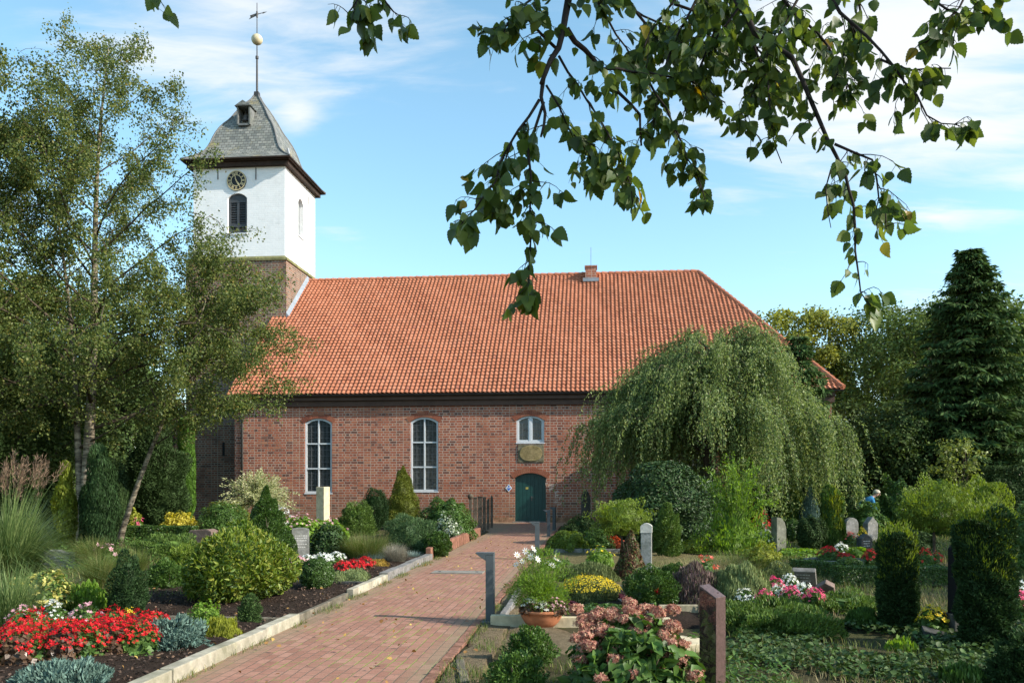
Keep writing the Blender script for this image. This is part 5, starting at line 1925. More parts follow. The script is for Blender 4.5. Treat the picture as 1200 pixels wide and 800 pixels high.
def path_lamp(px, py, rz, label, first=None):
    x, y = at(px, py)
    if first is not None:
        o = copy_thing(first, label)
        o.location = (x, y, 0); o.rotation_euler.z = rz
        return o
    o = thing('path_lamp', label, 'bollard light', (x, y, 0), rz, 'path lamps along the brick path')
    m = MB(); m.box((0, 0, .415), (.10, .125, .83)); m.build('post', LAMP_GREY, o, bevel=.004)
    # the lamp head: a wedge reaching out over the path
    m = MB(); m.prism([(.051, .832), (.051, .862), (-.175, .862), (-.175, .85), (-.052, .765), (-.052, .832)][::-1], -.0635, .0635)
    h = m.build('lamp_head', LAMP_GREY, o, bevel=.003)
    m = MB(); m.add([(-.165, -.05, .8445), (-.062, -.05, .7725), (-.062, .05, .7725), (-.165, .05, .8445)], [(0, 3, 2, 1)]); m.build('lens', WHITE_ENAMEL, h)
    m = MB(); m.box((0, 0, -.02), (.2, .2, .09)); m.build('footing', GREY_STONE, o, bevel=.01)
    m = MB()
    for s in (-.046, .046): m.box((.0505, s, .4), (.004, .012, .7))
    m.build('service_cover', LAMP_GREY, o)
    return o


L1 = path_lamp(574.5, 729, -.10, 'nearest grey metal lamp post with wedge head, in front of the terracotta bowl')
path_lamp(629.5, 656, -.05, 'second grey lamp post along the path, behind the white daisies', L1)
path_lamp(643, 628, -.08, 'third grey lamp post along the path, lighter, near the church door', L1)
path_lamp(649.5, 621.5, -.35, 'farthest darkest lamp post, closest to the brick wall', L1)

# drain cover in the path
x, y = at(537, 671.5)
o = thing('drain_cover', 'flat grey metal cover plate set in the brick path', 'drain cover', (x, y, 0), -TH)
m = MB(); m.box((0, 0, .02), (.98, .40, .03)); m.build('plate', plain('galvanised plate', (.22, .20, .165), .6, .4, .25, 9), o, bevel=.004)
m = MB()
for s in (-.36, .36): m.box((s, 0, .0355), (.05, .09, .004))
m.build('lifting_slots', BLACK, o)

# ------------------------------------------------------------------ wooden posts by the path
pl = [(551.5, 628, 578, .13, 'weathered wooden post with a round ball top beside the hedge', 'ball'),
      (557, 626.5, 583.5, .17, 'dark flat wooden board post next to the ball-topped post', 'flat'),
      (562.5, 624.5, 582.5, .19, 'wide dark wooden post, third from the hedge', 'flat'),
      (567.5, 623, 583.5, .15, 'plain wooden post in the middle of the row', 'flat'),
      (572, 621, 582.5, .14, 'narrow wooden post with a slanted top', 'slant'),
      (576.2, 618.5, 579.5, .13, 'tallest wooden post with pointed top nearest the church door', 'point')]
for px, py, pt, wd, lab, kind in pl:
    x, y = at(px, py)
    h = (py - pt) * mpp(py)
    wd *= .74
    o = thing('wooden_post', lab, 'wooden post', (x, y, 0), -TH + .05, 'weathered wooden posts along the path')
    m = MB()
    if kind in ('flat', 'ball'): m.box((0, 0, h / 2 - .1), (wd, .1, h + .2 - (.2 if kind == 'ball' else 0)))
    else:
        q = [(-wd / 2, -.2), (wd / 2, -.2), (wd / 2, h - (.12 if kind == 'point' else 0)), (0, h) if kind == 'point' else (0, h - .06), (-wd / 2, h - .12)]
        m.prism(q, -.06, .06)
    m.build('shaft', GREY_WOOD, o, bevel=.008)
    if kind == 'ball':
        b = MB(); b.lathe([(.001 + .1 * math.sin(t), -.1 * math.cos(t)) for t in np.linspace(.05, PI - .05, 9)], 14, (0, 0, h - .1)); b.build('ball_finial', GREY_WOOD, o, smooth=True)
    elif kind == 'flat':
        b = MB(); b.box((0, 0, h + .02), (wd + .03, .13, .035)); b.build('cap', GREY_WOOD, o, bevel=.006)

# ------------------------------------------------------------------ gravestones
def stone(name, label, px, py, poly, th, m, rz=0.0, tilt=0.0, base=None, bev=.012, carve=None, cat='gravestone'):
    """poly: front outline in metres (x, z); th: thickness"""
    x, y = at(px, py)
    o = thing(name, label, cat, (x, y, 0), rz)
    mb = MB()
    if tilt: mb.M = Matrix.Rotation(tilt, 4, 'X')
    mb.prism(poly, -th / 2, th / 2)
    mb.build('slab', m, o, bevel=bev)
    if base:
        b = MB(); b.box((0, 0, base[2] / 2 - .05), (base[0], base[1], base[2] + .1)); b.build('plinth', base[3] if len(base) > 3 else m, o, bevel=.01)
    if carve:
        c = MB()
        if tilt: c.M = Matrix.Rotation(tilt, 4, 'X')
        rg = random.Random(int(px)); x0, x1, zs = carve
        for z in zs:
            u = x0 + rg.uniform(0, .06) * (x1 - x0)
            while u < x1 - .02:
                l = rg.uniform(.015, .05); c.span((u, -th / 2 - .002, z), (min(u + l, x1), -th / 2 - .0002, z + .022)); u += l + .012
        c.build('worn_inscription', plain('worn inscription', (.42, .41, .38), .9, .1, .2, 10), o)
    return o


def rect(w, h, top=0.0, n=9):
    """outline of a slab; top > 0 gives a rounded head"""
    if top <= 0: return [(-w / 2, -.25), (w / 2, -.25), (w / 2, h), (-w / 2, h)]
    r = ((w / 2) ** 2 + top ** 2) / (2 * top); a = math.asin(min(1, w / 2 / r))
    return [(-w / 2, -.25), (w / 2, -.25)] + [(r * math.sin(t), h - r + r * math.cos(t)) for t in np.linspace(a, -a, n)]


stone('gravestone', 'tall square cream sandstone pillar in front of the left church window', 378.5, 632, rect(.30, 1.62), .30, SANDSTONE, -.42, bev=.02)
stone('gravestone', 'upright grey speckled gravestone behind the clipped box ball', 352, 661, rect(.36, .78, .03), .14, MID_STONE, .28, carve=(-.12, .13, [.6, .55, .5, .42, .36]))
stone('gravestone', 'squat reddish granite block at the end of the low hedge', 239, 641, [(-.33, -.1), (.33, -.1), (.34, .44), (.22, .5), (-.34, .46)], .34, RED_STONE, -.25, bev=.02)
stone('gravestone', 'low grey gravestone with an arched ledge beside the tall grass', 70, 664, [(-.36, -.1), (.34, -.1), (.34, .30), (.12, .30), (.02, .35), (-.16, .36), (-.30, .30), (-.36, .2)], .2, MID_STONE, .1, bev=.015, carve=(-.08, .2, [.14, .2]))
stone('boulder', 'rough brown boulder at the edge of the dry ornamental grass', 415, 656, [(-.27, -.1), (.3, -.1), (.27, .15), (.1, .27), (-.1, .33), (-.24, .27)], .3, plain('brown fieldstone', (.20, .15, .10), .9, .1, .4, 7, 0, .6), .2, bev=.05, cat='boulder')
stone('boulder', 'small flat brown stone beside the blue juniper', 193, 771, [(-.14, -.05), (.14, -.05), (.12, .03), (-.05, .05), (-.13, .03)], .16, plain('flat fieldstone', (.24, .17, .11), .9, .1, .3, 9, 0, .5), .2, bev=.02, cat='boulder')
stone('gravestone', 'dark pointed standing slab against the brick wall', 686.5, 619, [(-.16, -.2), (.16, -.2), (.16, 1.22), (.06, 1.42), (-.06, 1.42), (-.16, 1.25)], .2, DARK_STONE, .25, bev=.015)
o = stone('gravestone', 'slender pale limestone stele with a rounded cap beside the ivy stump', 757.5, 672, rect(.2, .78), .2, plain('grey limestone', (.30, .30, .28), .8, .2, .3, 14, 0, .3), -.2, bev=.01)
m = MB(); m.M = Matrix.Translation((0, 0, 0)); m.prism(rect(.215, .96, .055)[2:] + [(-.1075, .782), (.1075, .782)], -.105, .105)
m.build('rounded_cap', PALE_STONE, o, bev := False)
# polished brown stele in front
x, y = at(835, 808)
o = thing('gravestone', 'polished dark brown granite stele with a slanted top in the foreground', 'gravestone', (x, y, 0), R(47))
m = MB()
a = .078
V = [(-a, -a, -.2), (a, -a, -.2), (a, a, -.2), (-a, a, -.2), (-a, -a, .775), (a, -a, .775), (a, a, .865), (-a, a, .865)]
m.add(V, [(3, 2, 1, 0), (0, 1, 5, 4), (1, 2, 6, 5), (2, 3, 7, 6), (3, 0, 4, 7), (4, 5, 6, 7)])
m.build('shaft', HONED, o, bevel=.004)
m = MB(); m.add([(-a - .002, -a + .004, .0), (-a - .002, a - .004, .0), (-a - .002, a - .004, .845), (-a - .002, -a + .004, .765)], [(0, 3, 2, 1)]); m.build('polished_face', POLISHED, o)
m = MB(); m.box((.03, -.03, .803), (.012, .012, .004)); m.build('drill_hole', BLACK, o)
# right side
stone('gravestone', 'grey gravestone with a curved shoulder top beside the red geraniums', 912.5, 649, [(-.15, -.2), (.15, -.2), (.15, .62), (.10, .78), (.0, .88), (-.15, .9)], .2, plain('mossy grey stone', (.17, .17, .135), .9, .1, .4, 8, 0, .4), .45, bev=.012)
stone('gravestone', 'round-headed grey gravestone near the dark evergreen columns', 997, 631, rect(.44, .66, .2), .16, MID_STONE, .25)
stone('gravestone', 'far grey gravestone with a pitched top beside the yellow flowers', 1020, 633, [(-.2, -.2), (.2, -.2), (.2, .52), (.0, .72), (-.2, .52)], .2, MID_STONE, .4)
stone('gravestone', 'small dark house-shaped gravestone behind the red begonias', 1013, 644, [(-.18, -.2), (.18, -.2), (.18, .3), (.0, .42), (-.18, .3)], .18, DARK_STONE, .35, carve=(-.12, .1, [.1, .16, .22]))
stone('gravestone', 'grey inscribed slab leaning back in the flower bed', 944, 689, rect(.36, .40), .1, plain('brown grey slab', (.18, .165, .15), .85, .2, .3, 12, 0, .3), -.45, .62, carve=(-.12, .1, [.2, .26, .32]))
stone('gravestone', 'leaning reddish slab beside the inscribed grey slab', 967, 697, [(-.12, -.1), (.14, -.1), (.15, .2), (.03, .28), (-.13, .16)], .1, RED_STONE, -.5, .6)
stone('gravestone', 'slim black obelisk half hidden by the right clipped yew', 1121, 743, [(-.07, -.2), (.07, -.2), (.062, .97), (0, 1.03), (-.062, .97)], .14, plain('black granite', (.012, .012, .013), .75, .08, .2, 30), .2, base=(.22, .22, .24, DARK_STONE))
stone('gravestone', 'dark low slab lying before the black obelisk', 1095, 747, [(-.12, -.1), (.12, -.1), (.11, .05), (-.12, .11)], .18, DARK_STONE, -.3, .2)
stone('gravestone', 'dark grey lying slab beside the creeping juniper branch', 992, 702, [(-.15, -.1), (.17, -.1), (.17, .03), (-.13, .09)], .22, DARK_STONE, -.35, .3)
x, y = at(806, 755)
o = thing('stone_slab', 'flat cream stone slab lying behind the pink hydrangea', 'stone slab', (x, y, 0), .2)
m = MB(); m.slab([(-.2, -.3), (.16, -.3), (.17, .02), (-.05, .33), (-.2, .3)], -.03, .06); m.build('slab', SANDSTONE, o, bevel=.012)
x, y = at(795, 722)
o = thing('stone_edging', 'short weathered sandstone edging left of the polished stele', 'stone edging', (x, y, 0), .03)
m = MB(); m.box((0, 0, .05), (.5, .09, .2)); m.build('block', plain('worn sandstone edging', (.34, .29, .2), .9, .1, .3, 8, 0, .4), o, bevel=.01)

# ------------------------------------------------------------------ terracotta bowl with its plants
px_, py_ = at(634.5, 735)
bowl = thing('flower_bowl', 'wide shallow terracotta bowl planted with white cosmos at the path edge', 'flower pot', (px_, py_, .012))
m = MB(); m.lathe([(.13, 0.0), (.15, .008), (.205, .06), (.243, .13), (.26, .175), (.272, .178), (.274, .205), (.262, .212), (.25, .205), (.245, .17)], 40)
m.build('bowl', TERRACOTTA, bowl, smooth=True)
m = MB(); m.lathe([(.0, .165), (.12, .18), (.247, .17)], 30); m.build('potting_soil', SOIL, bowl, smooth=True)


def cosmos():
    rng = np.random.default_rng(77)
    o = thing('cosmos_plant', 'feathery green cosmos with white daisy flowers growing in the terracotta bowl', 'flower plant', (px_ - .02, py_ + .03, .17))
    n = 11000
    P, No = cloud(rng, n, 'ball', .30, .27, .56, .42, 4.0, .95)
    D = unit(No * .7 + np.array([0, 0, .5]) + rng.normal(0, .6, (n, 3))); N = unit(rng.normal(0, 1, (n, 3)))
    sc = rng.uniform(.6, 1.3, n)
    quads_mesh('foliage', leaf_quads(P, D, N, .055 * sc, .006 * sc), 4, LF_FRESH, o)
    heads = [(606, 650), (616, 645.5), (622, 652), (625, 643), (612, 657), (653, 656), (647, 662), (650, 651), (605, 661), (630, 655), (641, 659)]
    C_ = []; st = MB()
    for i, (hx, hy) in enumerate(heads):
        w = at_d(hx, hy, py_ + rng.uniform(-.16, .16)) - o.location
        C_.append(tuple(w))
        st.tube([(w.x * .25, w.y * .25, .02), (w.x * .6, w.y * .6, w.z * .6), tuple(w)], [.004, .003, .0022], 5)
    for k in range(26):
        a = rng.uniform(0, 6.28); r = rng.uniform(.05, .24)
        st.tube([(0.03 * math.cos(a), .03 * math.sin(a), 0), (r * .5 * math.cos(a), r * .5 * math.sin(a), .25), (r * math.cos(a), r * math.sin(a), rng.uniform(.35, .56))], [.004, .003, .0015], 4)
    st.build('stem', STEM_GREEN, o)
    C_ = np.array(C_); No = unit(rng.normal(0, .45, (len(C_), 3)) + np.array([.15, -.75, .45]))
    for p, q in zip(C_, No):
        fl = quads_mesh('flower', petals(rng, p[None], q[None], .050, 8, .12), 4, P_WHITE, o)
        c = MB(); c.lathe([(.0005, -.003), (.009, 0), (.006, .006), (.001, .008)], 8, tuple(p + q * .004)); c.build('flower_centre', P_YELLOW, fl)


cosmos()
for k, (dx, dy, r, h, nl, pm, lm, lab) in enumerate([(-.13, -.10, .13, .20, 420, P_WHITE, LF_BRONZE, 'white begonia with bronze leaves at the left rim of the terracotta bowl'),
                                                   (.15, -.10, .13, .19, 420, P_ROSE, LF_BRONZE, 'fading pinkish begonia at the right rim of the terracotta bowl'),
                                                   (.01, -.16, .10, .15, 300, P_WHITE, LF_BRONZE, 'small white begonia in the middle of the bowl front')]):
    o = flower_plant('begonia', lab, 'flower plant', px_ + dx, py_ + dy, r, h, lm, pm, nl, 46, .02, .045, .035, 'begonias in the terracotta bowl', 4, seed=300 + k)
    o.location.z = .17
bush('heuchera', 'low dark red leafy plant beside the terracotta bowl', 'plant', 668, 722, 34, 18, LF_PURPLE, 420, .06, .05, 'dome', nst=3)
bush('heuchera', 'tiny dark red plant under the yellow flowering cushion', 'plant', 726, 706, 14, 12, LF_PURPLE, 200, .05, .04, 'dome', nst=2)

# small vase with a red geranium
x, y = at(763, 716)
o = thing('grave_vase', 'small grey green plastic vase in front of the round box bush', 'vase', (x, y, 0))
m = MB(); m.lathe([(.03, 0), (.035, .06), (.055, .11), (.062, .115), (.055, .118), (.03, .08)], 18); m.build('vase_body', plain('grey green plastic', (.10, .14, .13), .5, .3, .1, 6), o, smooth=True)
o = thing('geranium', 'single bright pink red geranium flower standing in the small vase', 'flower plant', (x, y, .07))
rng = np.random.default_rng(5)
m = MB(); m.tube([(0, 0, 0), (.03, 0, .12), (.09, -.01, .2)], .005, 6); m.build('stem', STEM_GREEN, o)
C_ = np.array([.09, -.01, .21]) + rng.normal(0, .018, (16, 3)); quads_mesh('flowers', petals(rng, C_, unit(C_ - np.array([.09, .03, .17])), .028, 5), 4, P_RED, o)
foliage('foliage', o, rng, LF_MID, 60, 'dome', .06, .06, .1, .04, .035, core=0)

# ------------------------------------------------------------------ the red begonia bed at the left
GR = 'red begonias in the mulched bed'
first = []
rg = random.Random(6)
spots = []
for i in range(11):
    t = i / 10
    for j in range(3):
        x = -3.72 - 1.75 * t + rg.uniform(-.06, .06); y = 8.35 - .95 * t + j * .30 + rg.uniform(-.05, .05)
        spots.append((x - .0 * j, y))
for i, (x, y) in enumerate(spots):
    lab = 'red begonia with bronze green leaves in the dense red drift at the left'
    if i < 4:
        o = flower_plant('begonia', lab, 'flower plant', x, y, .23, .36, LF_BRONZE if i % 2 else LF_MID, P_RED, 460, 120, .024, .06, .048, GR, 4, seed=400 + i)
        first.append(o)
    else:
        o = copy_thing(first[i % 4]); o.location = (x, y, 0)
        o.rotation_euler.z = rg.uniform(0, 6); s = rg.uniform(.85, 1.12); o.scale = (s, s, s * rg.uniform(.85, 1.15))
for k, (px, py, pm, lab) in enumerate([(28, 742, P_ROSE, 'pale pink flowers behind the red begonias at the picture edge'), (62, 738, P_WHITE, 'whitish flowers between the yellow-green shrub and the red begonias'), (100, 738, P_ROSE, 'small pink flowers touching the top of the red begonia drift')]):
    x, y = at(px, py + 14); flower_plant('bedding_plant', lab, 'flower plant', x, y, .2, .42, LF_MID, pm, 380, 60, .022, .05, .035, None, 5, seed=450 + k)
x, y = at(150, 744); flower_plant('bedding_plant', 'small yellow orange flowers beside the dwarf conifer', 'flower plant', x, y, .1, .3, LF_MID, P_YELLOW, 120, 22, .025, seed=460)

# ------------------------------------------------------------------ left garden
bush('blue_juniper', 'spreading blue grey juniper on the mulch between the begonias and the cream kerb', 'shrub', 206, 766, 74, 38, LF_BLUE, 5200, .06, .018, 'flat', 'out', lump=.25, inner=.6, jit=.6)
bush('blue_juniper', 'low blue grey juniper at the bottom edge in front of the red begonias', 'shrub', 80, 818, 108, 38, LF_BLUE, 6400, .06, .018, 'flat', 'out', lump=.25, inner=.6, jit=.6)
bush('euonymus', 'small bright green shrub at the back of the mulched bed', 'shrub', 240, 738, 42, 32, LF_FRESH, 1700, .04, .024, 'dome', lump=.25)
bush('heath_plant', 'yellow green heath with fine upright sprigs beside the cream kerb', 'shrub', 259, 752, 50, 27, LF_LIME, 4600, .05, .009, 'dome', 'up', lump=.2)
bush('dwarf_spruce', 'tiny dense spruce standing behind the cream kerb corner', 'conifer', 293, 736, 27, 46, LF_SPRUCE, 3400, .035, .011, 'spire', 'out', lump=.14, inner=.5)
bush('cherry_laurel', 'large rounded cherry laurel with glossy yellow green leaves at the path', 'shrub', 278, 712, 142, 92, LF_LAUREL, 7600, .088, .034, 'ball', 'out', hexleaf=True, lump=.13, lf=1.3, inner=.4, jit=.95, core=.6, nst=12, thick=.02)
bush('dwarf_spruce', 'small dark conical conifer behind the red begonias', 'conifer', 150, 728, 48, 86, LF_YEW, 8600, .04, .012, 'spire', 'out', lump=.16, inner=.45)
bush('variegated_euonymus', 'yellow edged variegated shrub on bare stems above the begonias', 'shrub', 50, 724, 88, 40, LF_VARIEG, 2000, .065, .042, 'dome', hexleaf=True, lump=.2, inner=.6, core=.5, z0=.14, nst=9, thick=.014)
bush('leafy_perennial', 'light green leafy perennial right of the variegated shrub', 'plant', 104, 722, 52, 40, LF_FRESH, 1300, .07, .03, 'dome', 'up', hexleaf=True, lump=.25, inner=.6)
tuft('maiden_grass', 'tall arching clump of maiden grass with pink plumes at the left edge', 'ornamental grass', 6, 706, 168, 126, LF_REED, 3000, .017, 1.25, rootr=.25)
mg = C.objects[-1] if False else None


def plumes():
    rng = np.random.default_rng(88)
    o = [q for q in C.objects if q.name.startswith('maiden_grass')][0]
    st = MB(); P = []; D = []
    for k in range(34):
        a = rng.uniform(0, 6.28); r = rng.uniform(.1, .75)
        tip = Vector((.18 + r * math.cos(a) * .9, r * math.sin(a) * .6, rng.uniform(1.65, 2.1)))
        mid = Vector((tip.x * .35, tip.y * .35, tip.z * .6))
        st.tube([(tip.x * .1, tip.y * .1, 0), mid, tip], [.005, .004, .002], 4, cap=False)
        d = (tip - mid).normalized()
        for j in range(44):
            t = rng.random(); P.append(tuple(tip + d * (-.22 + .34 * t) + Vector(rng.normal(0, .018, 3)))); D.append(tuple(d * .9 + Vector(rng.normal(0, .35, 3)) - Vector((0, 0, .1))))
    st.build('plume_stalk', LF_REED, o)
    P = np.array(P); D = unit(np.array(D)); n = len(P)
    quads_mesh('plumes', leaf_quads(P, D, unit(rng.normal(0, 1, (n, 3))), np.full(n, .09), np.full(n, .009)), 4, PLUME, o)


plumes()
tuft('maiden_grass', 'short green grass clump at the foot of the tall plumed grass', 'ornamental grass', 12, 742, 120, 84, LF_REED, 900, .009, 1.0)
bush('golden_cypress', 'narrow golden cypress column between the grass and the birch', 'conifer', 76, 647, 27, 112, LF_GOLD, 9000, .1, .026, 'spire', 'up', lump=.2, lf=1.6, jit=.8, inner=.5)
bush('columnar_yew', 'tall dark columnar yew beside the pale birch trunk', 'conifer', 116, 648, 46, 138, LF_YEW, 15000, .10, .024, 'spire', 'up', lump=.22, lf=1.1, jit=.8, inner=.4)
bush('columnar_yew', 'second dark column half hidden behind the tall columnar yew', 'conifer', 137, 636, 26, 76, LF_DARK, 6000, .075, .025, 'column', 'up', lump=.14)
bush('thuja', 'broad dark evergreen below the leaning birch', 'conifer', 186, 622, 68, 150, LF_DARK, 22000, .12, .045, 'spire', 'out', lump=.16, inner=.5)
bush('thuja', 'bright green thuja column at the edge of the tower wall', 'conifer', 219, 619, 20, 148, LF_THUJA, 11000, .12, .04, 'column', 'up', lump=.14, inner=.5)
bush('dark_shrub', 'dark evergreen mass behind the golden cypress', 'shrub', 45, 628, 120, 84, LF_DARK, 13000, .1, .05, 'dome', lump=.25)
bush('dark_shrub', 'dark evergreen filling behind the columnar yews', 'shrub', 150, 617, 90, 92, LF_DARK, 12000, .11, .06, 'dome', lump=.25)
bush('clipped_hedge', 'long low clipped hedge crossing the left garden', 'hedge', 188, 634, 86, 19, LF_BOX, 14000, .05, .03, box=True, depth=.55, lump=.08, nst=0)
bush('golden_shrub', 'yellow leaved shrub behind the low clipped hedge', 'shrub', 210, 626, 44, 26, LF_YELLOW, 2600, .09, .05, 'dome', lump=.25)
bush('golden_shrub', 'small yellow green shrub before the dark evergreens', 'shrub', 158, 626, 17, 32, LF_LIME, 1100, .09, .05, 'dome', lump=.25)
x, y = at(163, 629); flower_plant('rose_bush', 'single pinkish red bloom peeping over the clipped hedge', 'flower plant', x, y, .2, .62, LF_MID, P_PINK, 200, 9, .07, .06, .04, seed=471)
bush('spiraea', 'rounded green shrub with yellow tips before the church corner', 'shrub', 262, 628, 66, 42, LF_MID, 7600, .07, .035, 'dome', lump=.2)
bush('spiraea', 'yellow topped shrub at the church corner', 'shrub', 268, 622, 62, 38, LF_LIME, 3600, .07, .035, 'dome', lump=.2)


def willow():
    rng = np.random.default_rng(90)
    x, y = at(303, 624)
    o = thing('dappled_willow', 'pale cream green dappled willow on a short trunk before the church wall', 'shrub', (x, y, 0))
    s = y / 1000
    m = MB(); m.tube([(0, 0, -.1), (.04, 0, .5), (0, 0, 1.1)], [.06, .05, .05], 7); m.build('trunk', BARK, o, smooth=True)
    b = MB(); P = []; D = []
    for k in range(230):
        a = rng.uniform(0, 6.28); el = rng.uniform(.0, 1.5); ln = rng.uniform(.75, 1.3)
        d = Vector((math.cos(a) * math.cos(el), math.sin(a) * math.cos(el), math.sin(el)))
        p = limb_path(rng, (0, 0, 1.05), d, ln * (1.15 if el < .8 else .95), 5, .08, .0, .16)
        b.tube(p, [.012, .01, .008, .006, .004, .002], 4, cap=False)
        A = np.array([tuple(v) for v in p])
        for j in range(60):
            f = rng.uniform(.9, 4.99); i = int(f); q = A[i] * (1 - f + i) + A[min(i + 1, 5)] * (f - i)
            P.append(q + rng.normal(0, .03, 3)); D.append((A[min(i + 1, 5)] - A[i]) / .2 + rng.normal(0, .5, 3))
    b.build('branches', BARK, o)
    P = np.array(P); D = unit(np.array(D)); n = len(P)
    quads_mesh('crown', leaf_quads(P, D, unit(rng.normal(0, 1, (n, 3))), rng.uniform(.06, .11, n), rng.uniform(.018, .03, n)), 4, LF_WILLOW, o)


willow()
bush('conical_spruce', 'broad dense conical spruce beside the grey gravestone', 'conifer', 313, 664, 84, 98, LF_BOX, 30000, .055, .017, 'cone', 'out', lump=.12, inner=.35)
bush('flat_juniper', 'flat spreading green juniper between the low hedge and the laurel', 'shrub', 196, 655, 78, 26, LF_JUNIPER, 9000, .075, .022, 'flat', 'out', lump=.3)
bush('flat_juniper', 'rounded green shrub left of the cherry laurel', 'shrub', 195, 694, 46, 40, LF_MID, 5200, .045, .02, 'dome', 'out', lump=.2)
bush('flat_juniper', 'light green low shrub behind the cherry laurel', 'shrub', 225, 668, 60, 30, LF_BOXLT, 5200, .06, .025, 'flat', 'out', lump=.25)
tuft('lavender_clump', 'grey green lavender clump behind the dwarf conifer', 'plant', 118, 692, 84, 48, LF_GRASS, 1500, .006, .9)
tuft('lavender_clump', 'wispy green and reddish grasses left of the low hedge', 'plant', 110, 664, 84, 36, LF_GRASS, 1500, .008, .9)
tuft('lavender_clump', 'soft green grass clump in front of the flat juniper', 'plant', 160, 676, 54, 36, LF_GRASS, 1200, .006, .9)
tuft('lavender_clump', 'dry reedy clump below the grey arched gravestone', 'plant', 60, 700, 64, 40, LF_DRY, 420, .006, .9)
x, y = at(125, 664); flower_plant('rose_bush', 'small pink flowers among the wispy grasses', 'flower plant', x, y, .3, .5, LF_MID, P_ROSE, 200, 12, .05, .06, .03, seed=473)
x, y = at(352, 643); o = flower_plant('hydrangea', 'light green hydrangea with pink mauve heads behind the grey gravestone', 'shrub', x, y, .6, .9, LF_FRESH, P_ROSE, 1700, 60, .04, .12, .08, seed=474)
x, y = at(383, 640); o = flower_plant('hydrangea', 'bright light green leafy bush below the cream pillar', 'shrub', x, y, .62, .8, LF_FRESH, P_ROSE, 2000, 14, .05, .12, .08, seed=475)
x, y = at(325, 640); o = flower_plant('rose_bush', 'whitish spiraea flowers right of the conical spruce', 'flower plant', x, y, .5, 1.05, LF_MID, P_WHITE, 1300, 90, .045, .07, .04, seed=476)
bush('rhododendron', 'dark glossy rhododendron right of the grey gravestone', 'shrub', 385, 657, 54, 44, LF_LAURELDK, 3400, .085, .034, 'dome', hexleaf=True, lump=.14)
bush('clipped_box', 'round clipped box ball at the path corner', 'shrub', 371, 694, 43, 43, LF_BOX, 12000, .026, .016, 'ball', lump=.04, inner=.22, nst=3)
GWB = 'white begonias behind the box ball'
for k, (px, py) in enumerate([(362, 668), (378, 666), (394, 664), (350, 670)]):
    x, y = at(px, py); flower_plant('begonia', ['white begonia directly behind the clipped box ball', 'white begonia beside the dark rhododendron foot', 'white begonia next to the red begonias on the left side of the path', 'pink white begonia at the foot of the grey gravestone'][k], 'flower plant', x, y, .22, .3, LF_MID, P_ROSE if k == 3 else P_WHITE, 260, 80, .032, .06, .045, GWB, 4, seed=480 + k)
for k, (px, py) in enumerate([(403, 676), (417, 674), (429, 671)]):
    x, y = at(px, py); flower_plant('begonia', ['red begonia right of the clipped box ball', 'red begonia in the middle of the small red group by the path', 'red begonia next to the golden cushion and grey kerb'][k], 'flower plant', x, y, .2, .3, LF_BRONZE, P_RED, 240, 90, .032, .06, .045, 'small red begonia group by the path', 4, seed=490 + k)
bush('heath_plant', 'golden brown heather cushion behind the grey kerb', 'shrub', 442, 668, 30, 13, leafm('golden heather sprigs', G((.26, .17, .03)), .7, .2), 1700, .04, .01, 'flat', 'up')
bush('heath_plant', 'yellowish green cushion in front of the small red begonia group', 'shrub', 415, 684, 40, 17, LF_HEATH, 3000, .04, .01, 'flat', 'up')
bush('heath_plant', 'pale green feathery cushion right of the box ball', 'shrub', 396, 688, 24, 20, LF_HEATH, 1700, .04, .009, 'dome', 'up')
tuft('fountain_grass', 'dry beige green fountain grass beside the boulder', 'ornamental grass', 430, 657, 72, 34, LF_GRASS, 2600, .008, 1.0, rootr=.6)
tuft('blue_fescue', 'pale blue green fescue tuft above the red begonias', 'ornamental grass', 437, 659, 36, 13, LF_BLUEGREY, 1500, .006, 1.0, rootr=.5)
tuft('blue_fescue', 'grey straw coloured fescue tuft above the grey kerb', 'ornamental grass', 464, 662, 38, 26, leafm('straw grey blades', G((.22, .2, .15)), .7, .2), 1900, .006, 1.0, rootr=.5)
tuft('blue_fescue', 'small blue green tuft at the end of the grey kerb', 'ornamental grass', 484, 655, 24, 11, LF_BLUEGREY, 900, .006, 1.0, rootr=.5)
bush('yew_bush', 'loose dark green yew right of the cream pillar', 'shrub', 418, 627, 48, 40, LF_JUNIPER, 9000, .08, .024, 'dome', 'out', lump=.2)
bush('yew_bush', 'dense dark egg-shaped yew left of the golden cone', 'shrub', 440, 622, 32, 52, LF_YEW, 9000, .07, .022, 'ball', 'out', lump=.1)
bush('golden_spruce', 'golden green pointed dwarf spruce in front of the middle window', 'conifer', 472.5, 620, 54, 82, leafm('golden spruce needles', G((.12, .14, .02)), .6, .15), 20000, .065, .02, 'cone', 'out', lump=.09, inner=.35)
bush('mountain_pine', 'low spreading mountain pine below the golden cone', 'conifer', 482, 651, 76, 50, LF_PINE, 15000, .085, .012, 'dome', 'out', lump=.24, lf=1.6)
bush('clipped_box', 'small rounded box at the path edge before the pine', 'shrub', 513, 653, 36, 32, LF_BOX, 8000, .04, .02, 'ball', 'out', lump=.1)
bush('hedge_bush', 'big rounded green hedge bush next to the wooden posts', 'shrub', 523, 634, 68, 53, LF_MID, 15000, .07, .035, 'dome', lump=.13)
bush('variegated_ivy', 'silvery white edged ivy climbing in front of the hedge bush', 'plant', 523, 637, 36, 36, leafm('silver edged ivy', [(0, (.05, .09, .03)), (.6, (.09, .13, .05)), (.8, (.4, .43, .33)), (1, (.5, .52, .42))], .4, .2), 1500, .08, .06, 'dome', lump=.2)
bush('leafy_perennial', 'low light green plants on the brick edging', 'plant', 540, 632, 26, 13, LF_FRESH, 700, .09, .04, 'flat', lump=.2)
